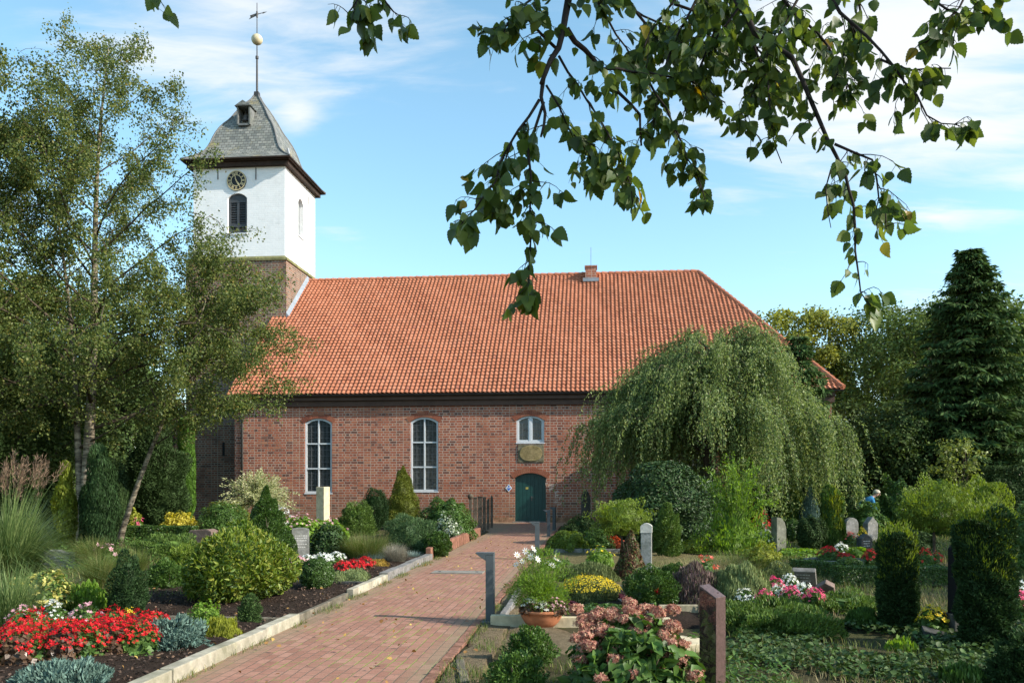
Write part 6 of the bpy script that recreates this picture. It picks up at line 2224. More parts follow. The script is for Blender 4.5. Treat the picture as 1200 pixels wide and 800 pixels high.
bush('leafy_perennial', 'light green edging plants at the foot of the mountain pine', 'plant', 496, 650, 28, 12, LF_FRESH, 700, .08, .04, 'flat', lump=.2)
bush('heath_plant', 'brown low heath behind the grey kerb end', 'plant', 470, 645, 30, 10, LF_HEATHER, 900, .05, .01, 'flat', 'up')

# ------------------------------------------------------------------ right garden, near
bush('box_bush', 'loose young box bush in front of the terracotta bowl', 'shrub', 622, 778, 60, 42, LF_MID, 4400, .036, .018, 'dome', 'out', lump=.25, inner=.6, jit=.6)
bush('box_bush', 'young box bush at the bottom edge beside the path', 'shrub', 606, 818, 74, 52, LF_MID, 5200, .034, .017, 'dome', 'out', lump=.25, inner=.6, jit=.6)


def hydrangea():
    rng = np.random.default_rng(95)
    x, y = at(745, 822)
    o = thing('hydrangea', 'large hydrangea with faded dusty pink flower heads in the foreground', 'shrub', (x, y + .1, 0))
    foliage('foliage', o, rng, LF_MID, 1700, 'dome', .52, .46, .64, .12, .08, hexleaf=True, lump=.15, inner=.5, core=.55)
    stems(o, rng, 14, .5, .6, .009, BARK)
    heads = [(737, 706, .05), (742, 717, .055), (770, 716, .06), (700, 720, .055), (718, 722, .06), (760, 728, .06), (690, 738, .06), (714, 741, .065), (745, 741, .07), (770, 742, .06), (788, 733, .045),
             (784, 752, .06), (690, 757, .06), (727, 752, .055), (757, 757, .06), (800, 755, .05), (795, 772, .06), (722, 772, .065), (768, 786, .06), (812, 790, .05), (680, 775, .05), (745, 790, .05), (705, 795, .05), (780, 765, .05), (735, 729, .05)]
    # further heads lower down and round the back
    for k in range(42):
        heads.append((rng.uniform(674, 795), rng.uniform(712, 775), rng.uniform(.035, .055)))
    for hx, hy, r in heads:
        d = y + .1 - .30 + (790 - hy) / 90 * .5 + rng.uniform(-.08, .08)
        c = np.array(at_d(hx, hy, d)) - np.array(o.location)
        r = r * rng.uniform(.9, 1.3)
        n = 190
        dr = unit(rng.normal(0, 1, (n, 3)) + np.array([0, -.25, .45]))
        P = c + dr * r * np.array([1.1, 1.1, .72]) * rng.uniform(.6, 1.08, (n, 1)) * (1 + .25 * waves(dr, rng, .6))[:, None]
        quads_mesh('flower_head', petals(rng, P, unit(dr + rng.normal(0, .4, (n, 3))), .017, 4, .1), 4, P_DUSTY, o)


hydrangea()
bush('clipped_box', 'round box bush between the hydrangea and the pale stele', 'shrub', 763, 715, 66, 52, LF_BOX, 10000, .036, .016, 'ball', 'out', lump=.12, inner=.4)
bush('flower_cushion', 'broad clipped cushion dotted with yellow flowers', 'plant', 691, 707, 78, 30, LF_SAGE, 9000, .035, .014, 'flat', 'up', depth=.8, lump=.08)


def cushion_flowers():
    o = [q for q in C.objects if q.name.startswith('flower_cushion')][0]
    rng = np.random.default_rng(97)
    P, No = flower_top(rng, 1500, .47, .36, .3, .4)
    quads_mesh('flowers', petals(rng, P, No, .012, 4), 4, P_YELLOW, o)


cushion_flowers()
bush('sage_hedge', 'low loose sage green row behind the yellow cushion', 'plant', 688, 682, 80, 22, LF_SAGE, 7000, .05, .016, 'flat', 'up', depth=.7, lump=.15)
bush('ground_cover_plant', 'dark low creeping leaves in front of the yellow cushion', 'plant', 700, 722, 80, 14, LF_BOX, 2600, .04, .025, 'flat', lump=.2, depth=.5, nst=0)
bush('ivy_stump', 'leaning stump overgrown with reddish and green creeper beside the pale stele', 'plant', 739, 680, 42, 66, LF_RED, 7000, .05, .03, 'cone', 'droop', lump=.12, inner=.3, core=.8)
def standard(name, label, px, py, tr_h, cw_, ch, mat, n, L, W, seed):
    rng = np.random.default_rng(seed)
    x, y = at(px, py); s = y / 1000
    o = thing(name, label, 'tree', (x, y, 0))
    m = MB(); m.tube([(0, 0, -.1), (.02, .01, tr_h * s * .6), (0, 0, tr_h * s + .15)], [.035, .03, .025], 7); m.build('trunk', BARK, o, smooth=True)
    foliage('crown', o, rng, mat, n, 'ball', cw_ * s / 2, cw_ * s / 2, ch * s, L, W, 'up', z0=tr_h * s, lump=.3, lf=2.2, inner=.55, jit=.9)
    return o
standard('clipped_standard', 'light green mushroom-shaped shrub on a thin stem near the pale stele', 728, 650, 24, 62, 38, LF_BOXLT, 7600, .055, .026, 501)
standard('clipped_standard', 'light green ball tree on a bare stem between the clipped yews', 1094, 666, 44, 72, 54, LF_BOXLT, 13000, .05, .022, 502)
bush('azalea', 'orange red leaved shrub under the mushroom-shaped shrub', 'shrub', 716, 644, 32, 16, LF_ORANGE, 1500, .06, .03, 'dome', lump=.25)
bush('azalea', 'light green broad shrub nearest the lamp posts', 'shrub', 664, 647, 52, 26, LF_BOXLT, 5200, .06, .032, 'dome', lump=.2)
bush('azalea', 'light green shrub beside the orange red shrub', 'shrub', 697, 646, 44, 28, LF_MID, 4200, .06, .032, 'dome', lump=.2)
bush('dark_shrub', 'dark low shrub in front of the dark pointed slab', 'shrub', 682, 630, 48, 26, LF_DARK, 4800, .07, .04, 'dome', lump=.2)
x, y = at(703, 664); flower_plant('bedding_plant', 'light green plant with a few yellow flowers behind the sage row', 'flower plant', x, y, .32, .4, LF_FRESH, P_YELLOW, 700, 14, .035, .07, .03, seed=503)
bush('leafy_perennial', 'low green plants edging the dry lawn', 'plant', 652, 668, 40, 14, LF_MID, 900, .06, .03, 'flat', lump=.2, nst=2)
bush('cherry_laurel', 'very large dark glossy laurel under the weeping birch', 'shrub', 775, 641, 146, 106, LF_LAURELDK, 15000, .11, .05, 'dome', hexleaf=True, lump=.12, lf=.7, inner=.35, depth=3.2)
bush('forsythia', 'tall bright green shrub with long upright shoots', 'shrub', 861, 650, 90, 64, LF_FRESH, 5200, .085, .026, 'dome', 'up', lump=.3, inner=.6, core=.5)


def shoots():
    o = [q for q in C.objects if q.name.startswith('forsythia')][0]
    rng = np.random.default_rng(98); st = MB(); P = []; D = []
    for k in range(62):
        a = rng.uniform(0, 6.28); r = rng.uniform(.05, .95)
        b = Vector((.3 * r * math.cos(a), .3 * r * math.sin(a), .9)); top = Vector((r * math.cos(a) * 1.15, r * math.sin(a) * .9, rng.uniform(1.7, 2.75) - r * .75))
        st.tube([b, b.lerp(top, .55) + Vector((0, 0, .15)), top], [.011, .008, .003], 4, cap=False)
        for j in range(46):
            t = rng.uniform(.1, 1); q = b.lerp(top, t) + Vector((0, 0, .15 * math.sin(PI * t)))
            P.append(tuple(q + Vector(rng.normal(0, .02, 3)))); D.append(tuple((top - b).normalized() * .5 + Vector(rng.normal(0, .6, 3))))
    st.build('shoots', STEM_GREEN, o)
    P = np.array(P); D = unit(np.array(D)); n = len(P)
    quads_mesh('shoot_leaves', leaf_quads(P, D, unit(rng.normal(0, 1, (n, 3))), rng.uniform(.07, .12, n), rng.uniform(.022, .034, n)), 4, LF_FRESH, o)


shoots()
bush('juniper', 'dark green conical juniper before the large laurel', 'conifer', 782, 652, 34, 64, LF_JUNIPER, 8000, .07, .022, 'spire', 'out', lump=.16)
bush('thuja', 'small bright green feathery thuja before the large laurel', 'conifer', 808, 640, 30, 22, LF_THUJA, 3000, .07, .02, 'dome', 'up', lump=.15)
bush('leafy_perennial', 'yellow flecked green plants in front of the tall bright shrub', 'plant', 818, 648, 44, 18, LF_LIME, 1200, .07, .04, 'flat', lump=.25)
bush('heather', 'purplish brown withered heather bush with upright sprigs', 'shrub', 812, 711, 74, 50, LF_HEATHER, 8500, .085, .012, 'dome', 'up', lump=.15, inner=.5)
bush('heath_plant', 'pale green heath bush right of the purplish heather', 'shrub', 866, 713, 78, 52, LF_HEATH, 9500, .085, .013, 'dome', 'up', lump=.15, inner=.5)
bush('heath_plant', 'dark green heath mound behind the purplish heather', 'shrub', 790, 684, 44, 24, LF_BOX, 3800, .06, .014, 'dome', 'up')
x, y = at(826, 686); flower_plant('bedding_plant', 'coral red flowers between the heather and the pale heath', 'flower plant', x, y, .24, .5, LF_MID, P_CORAL, 300, 26, .04, .06, .03, seed=510)
tuft('mixed_grass_clump', 'dry orange green grasses behind the heather', 'plant', 830, 674, 90, 24, LF_DRY, 900, .006, 1.0, rootr=.9)
tuft('mixed_grass_clump', 'green grasses below the tall bright shrub', 'plant', 870, 668, 80, 24, LF_GRASS, 1200, .007, 1.0, rootr=.9)
bush('sage_hedge', 'yellow green leafy clump left of the curved gravestone', 'plant', 893, 668, 46, 34, LF_LIME, 2400, .06, .03, 'dome', lump=.3)
bush('heath_plant', 'round dull green heath behind the inscribed slab', 'shrub', 915, 690, 56, 30, LF_SAGE, 5000, .05, .012, 'dome', 'up')
for k, (px, py, pm, lab) in enumerate([(889, 697, P_PINK, 'pink begonia leftmost in the row behind the creeping juniper'), (908, 700, P_PINK, 'fullest pink begonia near the inscribed leaning slab'), (926, 713, P_PINK, 'pink begonia at the front below the inscribed slab'),
                                      (954, 715, P_PINK, 'pink begonia in front of the leaning reddish slab'), (897, 718, P_PINK, 'small pink begonia at the front left of the row'), (873, 716, P_WHITE, 'white begonia at the left end of the row'),
                                      (913, 711, P_WHITE, 'white begonia in the middle between the pink ones'), (942, 708, P_WHITE, 'white begonia just left of the reddish slab'), (925, 696, P_WHITE, 'white begonia against the inscribed leaning slab')]):
    x, y = at(px, py); flower_plant('begonia', lab, 'flower plant', x, y, .15, .3, LF_MID, pm, 220, 62, .027, .05, .038, 'pink and white begonias in the right garden', 4, seed=520 + k)
for k, (px, py, pm, r, h, lab) in enumerate([(971, 660, P_RED, .25, .36, 'red begonia in the round stone bed'), (986, 656, P_WHITE, .2, .36, 'white flowers beside the red begonia in the round bed'), (992, 662, P_RED, .2, .25, 'low red begonia in front of the white flowers'),
                                           (1020, 668, P_RED, .16, .4, 'red flowers behind the clipped yew left side'), (1087, 670, P_RED, .3, .45, 'crimson flowers between the two clipped yews'), (897, 648, P_WHITE, .35, .62, 'white flowers left of the curved gravestone'), (893, 642, P_RED, .3, .98, 'scarlet geraniums left of the curved gravestone'),
                                           (1197, 728, P_PINK, .22, .36, 'crimson pink flowers at the right picture edge'), (1196, 716, P_WHITE, .2, .38, 'white flowers at the right picture edge'), (1093, 742, P_YELLOW, .16, .3, 'yellow flowers beside the black obelisk'), (1010, 640, P_YELLOW, .15, .5, 'yellow flowers in front of the far pitched gravestone'), (995, 638, P_CORAL, .25, .35, 'coral flowers before the round-headed gravestone')]):
    x, y = at(px, py); flower_plant('bedding_plant', lab, 'flower plant', x, y, r, h, LF_MID, pm, 320, 60, .035, .06, .04, None, 4, seed=540 + k)
bush('clipped_yew', 'clipped dark yew column with golden tips, the left one', 'conifer', 1052, 738, 47, 120, LF_YEW, 17000, .05, .02, 'drum', 'out', lump=.09, lf=3.2, inner=.3, core=.75)
bush('clipped_yew', 'larger clipped dark yew column with golden tips at the right', 'conifer', 1155, 760, 68, 164, LF_YEW, 26000, .05, .02, 'drum', 'out', lump=.09, lf=3.0, inner=.3, core=.75)


def yew_tips():
    rng = np.random.default_rng(99)
    for key, w, h, n, prof in (('clipped_yew', 47, 120, 2300, 'drum'), ('clipped_yew.001', 68, 164, 3400, 'drum'), ('golden_yew', 28, 60, 1500, 'spire'), ('golden_yew.001', 24, 68, 1500, 'column')):
        o = bpy.data.objects.get(key)
        if o is None: continue
        s = o.location.y / 1000
        rx, hh = w * s / 2 * .95, h * s * .92
        t = 1.02 - rng.random(n) ** 1.5 * (.5 if prof == 'drum' else .7); a = rng.uniform(0, 6.28, n)
        pr = PROF[prof](np.clip(t, 0, .999))
        q = np.where(t > .93, np.sqrt(rng.random(n)), rng.uniform(.84, 1.02, n))
        r = rx * .97 * pr * q
        spike = np.where(t > .86, .13 * np.maximum(0, np.sin(a * 5 + q * 9)), 0)
        P = np.stack([r * np.cos(a), r * .9 * np.sin(a), hh * (t + spike * rng.random(n))], 1)
        D = unit(np.array([0, 0, 1.0]) + rng.normal(0, .25, (n, 3)) + .25 * np.stack([np.cos(a), np.sin(a), 0 * a], 1))
        k = 1.0 if prof == 'drum' else 2.0
        quads_mesh('young_shoots', leaf_quads(P, D, unit(rng.normal(0, 1, (n, 3))), rng.uniform(.03, .07, n) * k, rng.uniform(.010, .016, n) * k), 4, LF_YEWTIP if prof == 'drum' else LF_GOLD, o)


bush('creeping_juniper', 'spreading green creeping juniper mound in front of the pink begonias', 'shrub', 905, 742, 130, 30, LF_JUNIPER, 17000, .06, .018, 'flat', 'out', lump=.3, depth=1.6, inner=.6)
bush('creeping_juniper', 'thin creeping juniper branches below the leaning reddish slab', 'shrub', 985, 716, 90, 18, LF_JUNIPER, 4200, .07, .018, 'flat', 'out', lump=.45, depth=1.0)
bush('dark_shrub', 'dark bush in the bottom right corner', 'shrub', 1200, 812, 86, 66, LF_YEW, 9000, .05, .02, 'dome', 'out', lump=.2)
bush('leafy_perennial', 'bright green ferny plant in front of the right corner bush', 'plant', 1130, 806, 56, 24, LF_MID, 1200, .07, .02, 'dome', 'up', lump=.25)
bush('leafy_perennial', 'small bright green leafy plant on the ivy', 'plant', 1056, 764, 34, 14, LF_FRESH, 240, .07, .035, 'dome', 'up', lump=.25, core=0)
bush('dark_shrub', 'green bushy filling behind the creeping juniper', 'shrub', 1010, 735, 44, 22, LF_MID, 2400, .06, .02, 'dome', 'up')
bush('box_edging', 'low clipped box edging running right towards the obelisk', 'hedge', 1043, 685, 132, 23, LF_BOX, 11000, .035, .02, box=True, depth=.32, lump=.08, nst=0)
o = bush('box_edging', 'low clipped box edging slanting back from the corner', 'hedge', 957, 675, 70, 19, LF_BOX, 7000, .035, .02, box=True, depth=.3, lump=.08, nst=0)
o.rotation_euler.z = R(118)
bush('clipped_box', 'flat round box mound inside the low edging', 'shrub', 995, 672, 44, 20, LF_BOX, 4600, .04, .022, 'dome', lump=.08)
# round stone bed edge
x, y = at(979, 662)
mb = MB()
for k in range(22):
    a = 2 * PI * k / 22; mb.box((.62 * math.cos(a), .45 * math.sin(a), .05), (.17, .07, .16), a + PI / 2)
o = mb.build('bed_ring', MID_STONE, None, bevel=.01); o.location = (x, y, 0); tag(o, 'round grey stone ring edging the red and white flower bed', 'bed edging')
# ------------------------------------------------------------------ right garden, far
bush('golden_yew', 'short golden column under the right side of the weeping birch', 'conifer', 929, 626, 28, 60, LF_MID, 7600, .1, .026, 'spire', 'up', lump=.3, lf=1.6, jit=.8)
bush('golden_yew', 'golden tipped column beside the round-headed gravestone', 'conifer', 976, 642, 24, 68, LF_MID, 7000, .1, .026, 'column', 'up', lump=.26, lf=1.8, jit=.8)
bush('dark_column', 'dark green slender column behind the round-headed gravestone', 'conifer', 991, 627, 20, 74, LF_YEW, 7000, .08, .026, 'column', 'up', lump=.12)
bush('blue_conifer', 'soft blue green conifer between the golden columns', 'conifer', 950, 627, 26, 52, LF_BLUE, 6000, .09, .02, 'spire', 'up', lump=.18)
bush('clipped_box', 'dull green clipped ball behind the curved gravestone', 'shrub', 929, 634, 22, 28, LF_BOX, 3800, .05, .025, 'ball', lump=.08)
bush('dark_shrub', 'dark rounded bush between the curved gravestone and the golden column', 'shrub', 950, 646, 34, 44, LF_DARK, 5600, .07, .03, 'ball', lump=.15)
bush('ground_cover_plant', 'low pale green leaves behind the round stone bed', 'plant', 938, 652, 56, 8, LF_FRESH, 1500, .07, .05, 'flat', lump=.2, nst=0, depth=1.4)
bush('leafy_perennial', 'large leaved light plant behind the clipped box mound', 'plant', 1005, 660, 34, 18, LF_FRESH, 420, .12, .08, 'dome', lump=.2)
bush('far_shrub', 'green shrub left of the crouching person', 'shrub', 998, 618, 40, 40, LF_MID, 4200, .1, .06, 'dome', lump=.25)
bush('far_shrub', 'dark arching shrub right of the crouching person', 'shrub', 1052, 622, 62, 60, LF_MID, 9000, .1, .05, 'dome', 'droop', lump=.25)
bush('far_shrub', 'mid green shrub in front of the crouching person', 'shrub', 1018, 629.3, 48, 40, LF_MID, 6000, .09, .05, 'dome', lump=.25)
bush('far_shrub', 'tall light green shrub left of the large clipped yew', 'shrub', 1150, 630, 80, 70, LF_BOXLT, 9000, .09, .04, 'dome', 'up', lump=.25)
bush('far_shrub', 'broad mid green shrub behind the ball tree', 'shrub', 1110, 626, 80, 62, LF_MID, 9000, .1, .05, 'dome', lump=.25)
bush('far_shrub', 'dull green shrub at the right edge behind the large clipped yew', 'shrub', 1200, 668, 70, 72, LF_MID, 7000, .07, .03, 'dome', lump=.25)
bush('far_shrub', 'dark bush under the ball tree', 'shrub', 1075, 656, 46, 42, LF_DARK, 5200, .07, .03, 'dome', lump=.2)
bush('dark_hedge', 'tall dark cypress hedge at the right picture edge', 'hedge', 1215, 622, 130, 82, LF_DARK, 22000, .12, .04, box=True, depth=1.4, lump=.1, nst=0)
bush('far_shrub', 'dark shrub mass under the tall conifer', 'shrub', 1010, 606, 120, 46, LF_DARK, 9000, .14, .08, 'dome', lump=.25)
bush('far_shrub', 'deep green undergrowth between the conifer and the dark hedge', 'shrub', 1100, 608, 140, 60, LF_DARK, 12000, .14, .08, 'dome', lump=.25)

yew_tips()
# ------------------------------------------------------------------ plants nobody could count
def scatter(name, polys, dens, seed, mat, kind='blade', hmin=.04, hmax=.12, wd=.006, frame=False, L=.05, W=.04, z=0.0, patch=None):
    rng = np.random.default_rng(seed)
    P = []
    for poly in polys:
        p = np.array(poly, float); lo, hi = p.min(0), p.max(0)
        n = int(np.prod(hi - lo) * dens)
        q = lo + rng.random((n, 2)) * (hi - lo)
        inside = np.zeros(n, bool)
        j = len(p) - 1
        for i in range(len(p)):
            c = ((p[i, 1] > q[:, 1]) != (p[j, 1] > q[:, 1])) & (q[:, 0] < (p[j, 0] - p[i, 0]) * (q[:, 1] - p[i, 1]) / (p[j, 1] - p[i, 1] + 1e-12) + p[i, 0])
            inside ^= c; j = i
        P.append(q[inside])
    P = np.concatenate(P)
    if patch:
        w = waves(np.concatenate([P, np.zeros((len(P), 1))], 1), rng, patch[0])
        P = P[w > patch[1]]
    if frame: P = np.array([tuple(cw(a, b))[:2] for a, b in P])
    n = len(P); P3 = np.concatenate([P, np.full((n, 1), z)], 1)
    if kind == 'blade':
        q, t = blades(rng, P3, rng.uniform(hmin, hmax, n), rng.uniform(.6, 1.3, n) * wd, rng.uniform(.3, 1.3, n))
        V = np.concatenate([q, t[:, 2:]], 1)
        o = quads_mesh(name, V, [[0, 1, 2, 3], [3, 2, 4]], mat)
    else:
        P3[:, 2] += rng.uniform(0, hmax, n)
        N = unit(rng.normal(0, .45, (n, 3)) + np.array([0, 0, 1.0])); D = unit(np.cross(N, rng.normal(0, 1, (n, 3))))
        sc = rng.uniform(.6, 1.3, n)
        o = quads_mesh(name, leaf_hex(P3, D, N, L * sc, W * sc, .12, .1), HEX, mat)
    o['kind'] = 'stuff'
    return o


scatter('grass', [[(1.5, -33), (2.1, -33), (2.1, -16), (1.5, -16)]], 420, 601, LF_GRASS, hmin=.02, hmax=.07, wd=.005, frame=True, patch=(.7, .1))
scatter('grass', [[(3.0, 6.2), (8.5, 6.2), (12, 18), (10, 24), (2.6, 18), (1.6, 11.8), (2.2, 10.6)]], 380, 602, LF_GRASS, hmin=.03, hmax=.13, wd=.007, patch=(.25, -.5))
scatter('dry_grass', [[(2.4, 14.0), (7.5, 14.0), (7.5, 20), (2.6, 20)], [(4.6, 11.5), (8.5, 11.5), (8.5, 14.6), (4.6, 14.6)], [(2, 6.2), (8, 6.2), (9, 12), (4, 12)]], 260, 603, LF_DRY, hmin=.03, hmax=.12, wd=.006, patch=(.3, .0))
scatter('ivy_undergrowth', [[(2.05, 8.3), (3.2, 7.2), (5.4, 7.4), (6.4, 9.6), (5.6, 10.6), (2.9, 10.2)]], 900, 604, LF_IVY, 'leaf', hmax=.09, L=.055, W=.05, patch=(.45, -.55))
scatter('grass', [[(-16, 11), (-4.0, 12), (-4.6, 26), (-9, 34), (-22, 34)]], 130, 605, LF_GRASS, hmin=.05, hmax=.25, wd=.012, patch=(.2, -.6))
scatter('grass', [[(5, 18), (22, 18), (26, 34), (9, 34)]], 90, 606, LF_GRASS, hmin=.05, hmax=.2, wd=.015, patch=(.2, -.6))
scatter('weeds', [[(-.78, -27.4), (-.58, -27.4), (-.6, -18), (-.78, -18)], [(-.72, -36), (-.62, -36), (-.62, -27.5), (-.7, -27.5)], [(1.47, -32), (1.62, -32), (1.6, -20), (1.46, -20)]], 1300, 607, LF_GRASS, hmin=.02, hmax=.10, wd=.006, frame=True, patch=(.6, -.25))
scatter('fallen_leaves', [[(-.7, -33), (1.9, -33), (1.9, -12), (-.7, -12)], [(-4, -33), (-.9, -33), (-.9, -24), (-4, -24)]], 5, 608, leafm('fallen leaves', [(0, (.16, .08, .03)), (.6, (.30, .17, .05)), (1, (.38, .28, .08))], .7, .1), 'leaf', hmax=.012, L=.045, W=.035, frame=True, z=.075)
scatter('leafy_weeds', [[(1.75, -30.5), (2.6, -30.5), (2.6, -29.0), (1.75, -29.0)], [(2.2, 7.4), (2.6, 7.0), (3.0, 8.4), (2.4, 9.0)]], 420, 609, LF_MID, 'leaf', hmax=.08, L=.06, W=.03, frame=False) if False else None
scatter('leafy_weeds', [[(-.35, 6.2), (2.3, 6.2), (2.6, 9.0), (1.9, 9.4), (.9, 8.2), (.0, 8.0)]], 620, 610, LF_MID, 'leaf', hmax=.09, L=.065, W=.024, patch=(.7, -.35))
scatter('grass', [[(-.55, 6.2), (2.4, 6.2), (2.6, 9.3), (.3, 8.6), (-.35, 9.0)]], 900, 613, LF_GRASS, hmin=.03, hmax=.12, wd=.006, patch=(.6, -.2))
scatter('leafy_weeds', [[(-13, 12.5), (-4.8, 12.5), (-5.5, 24), (-14, 26)]], 70, 611, LF_MID, 'leaf', hmax=.22, L=.09, W=.04, patch=(.25, -.3))


# mulch crumbs
def crumbs():
    rng = np.random.default_rng(612)
    n = 9000
    u = rng.uniform(-4.5, -.9, n); v = rng.uniform(-33, -19, n)
    P = np.array([tuple(cw(a, b, .07)) for a, b in zip(u, v)])
    D = unit(rng.normal(0, 1, (n, 3)) * np.array([1, 1, .4])); N = unit(rng.normal(0, .5, (n, 3)) + np.array([0, 0, 1.]))
    o = quads_mesh('mulch_debris', leaf_quads(P + rng.uniform(0, .03, (n, 1)) * np.array([0, 0, 1.]), D, N, rng.uniform(.02, .06, n), rng.uniform(.01, .03, n)), 4, leafm('bark chips', [(0, (.03, .02, .015)), (.7, (.085, .055, .04)), (1, (.17, .11, .075))], .9, 0))
    o['kind'] = 'stuff'


crumbs()
# ------------------------------------------------------------------ a person tending a grave, far right
def person():
    x, y = at(1010, 627)
    o = thing('person', 'person in a blue jacket bending over a grave among the far shrubs', 'person', (x, y, 0))
    J = {'hip': (-.10, 0, .84), 'waist': (.0, 0, .98), 'chest': (.2, 0, 1.16), 'neck': (.34, 0, 1.27), 'neck2': (.40, 0, 1.31), 'jaw': (.45, 0, 1.33), 'head': (.50, 0, 1.38), 'top': (.52, 0, 1.46),
         'hl': (-.1, .09, .82), 'kl': (-.02, .1, .46), 'al': (-.12, .1, .08), 'tl': (.06, .11, .04), 'hr': (-.1, -.09, .82), 'kr': (.04, -.1, .46), 'ar': (-.06, -.1, .08), 'tr': (.12, -.11, .04),
         'sl': (.27, .17, 1.2), 'el': (.36, .2, .92), 'wl': (.52, .16, .72), 'sr': (.27, -.17, 1.2), 'er': (.34, -.2, .92), 'wr': (.5, -.16, .72)}
    rad = {'hip': .14, 'waist': .13, 'chest': .15, 'neck': .07, 'neck2': .055, 'jaw': .07, 'head': .095, 'top': .06, 'hl': .1, 'kl': .065, 'al': .045, 'tl': .04, 'hr': .1, 'kr': .065, 'ar': .045, 'tr': .04,
           'sl': .065, 'el': .045, 'wl': .032, 'sr': .065, 'er': .045, 'wr': .032}
    E = [('hip', 'waist'), ('waist', 'chest'), ('chest', 'neck'), ('neck', 'neck2'), ('neck2', 'jaw'), ('jaw', 'head'), ('head', 'top'), ('hip', 'hl'), ('hl', 'kl'), ('kl', 'al'), ('al', 'tl'), ('hip', 'hr'), ('hr', 'kr'), ('kr', 'ar'), ('ar', 'tr'),
         ('chest', 'sl'), ('sl', 'el'), ('el', 'wl'), ('chest', 'sr'), ('sr', 'er'), ('er', 'wr')]
    for s in 'lr':
        w = Vector(J['w' + s]); sg = 1 if s == 'l' else -1
        J['p' + s] = tuple(w + Vector((.06, 0, -.06))); rad['p' + s] = .03; E.append(('w' + s, 'p' + s))
        for k in range(4):
            a = 'f%d%s' % (k, s); b = 'g%d%s' % (k, s)
            J[a] = tuple(w + Vector((.085 + .003 * k, (k - 1.5) * .02, -.10))); J[b] = tuple(w + Vector((.075, (k - 1.5) * .021, -.145 - .01 * (k in (1, 2)))))
            rad[a] = .0095; rad[b] = .008; E += [('p' + s, a), (a, b)]
        J['h' + s + 't'] = tuple(w + Vector((.075, -sg * .045, -.05))); rad['h' + s + 't'] = .01; E.append(('w' + s, 'h' + s + 't'))
    names = list(J)
    def grown(nm, sel, m, grow=0.0, root='hip'):
        ix = {k: i for i, k in enumerate(sel)}
        me = bpy.data.meshes.new(nm)
        me.from_pydata([J[k] for k in sel], [(ix[a], ix[b]) for a, b in E if a in ix and b in ix], [])
        ob = bpy.data.objects.new(nm, me); C.objects.link(ob)
        sk = ob.modifiers.new('s', 'SKIN'); sk.use_smooth_shade = True
        lay = me.skin_vertices[0] if me.skin_vertices else None
        for k, i in ix.items():
            lay.data[i].radius = (rad[k] + grow, rad[k] + grow); lay.data[i].use_root = (k == root)
        sb = ob.modifiers.new('u', 'SUBSURF'); sb.levels = 1; sb.render_levels = 1
        dg = bpy.context.evaluated_depsgraph_get()
        new = bpy.data.meshes.new_from_object(ob.evaluated_get(dg))
        bpy.data.objects.remove(ob)
        new.name = nm
        return link_mesh(new, nm, o, m)
    try:
        body = grown('body', names, SKIN)
        grown('jacket', ['waist', 'chest', 'neck', 'sl', 'el', 'wl', 'sr', 'er', 'wr', 'hip'], CLOTH_BLUE, .016, 'chest')
        grown('trousers', ['hip', 'hl', 'kl', 'al', 'hr', 'kr', 'ar'], CLOTH_DARK, .02, 'hip')
    except Exception as ex:
        print('person', ex)
    m = MB(); c = Vector((.485, 0, 1.42))
    m.lathe([(.001 + .112 * math.sin(t), .105 * math.cos(t)) for t in np.linspace(1.75, .02, 9)], 16, tuple(c), sx=1.05)
    m.build('hair', HAIR, o, smooth=True)
    m = MB()
    for sy in (-.035, .035): m.lathe([(.001, -.01), (.01, 0), (.001, .01)], 8, (.588, sy, 1.375))
    m.build('eyes', BLACK, o)
    m = MB(); m.tube([(.585, 0, 1.38), (.612, 0, 1.345), (.585, 0, 1.335)], [.01, .016, .01], 6); m.build('nose', SKIN, o, smooth=True)


person()


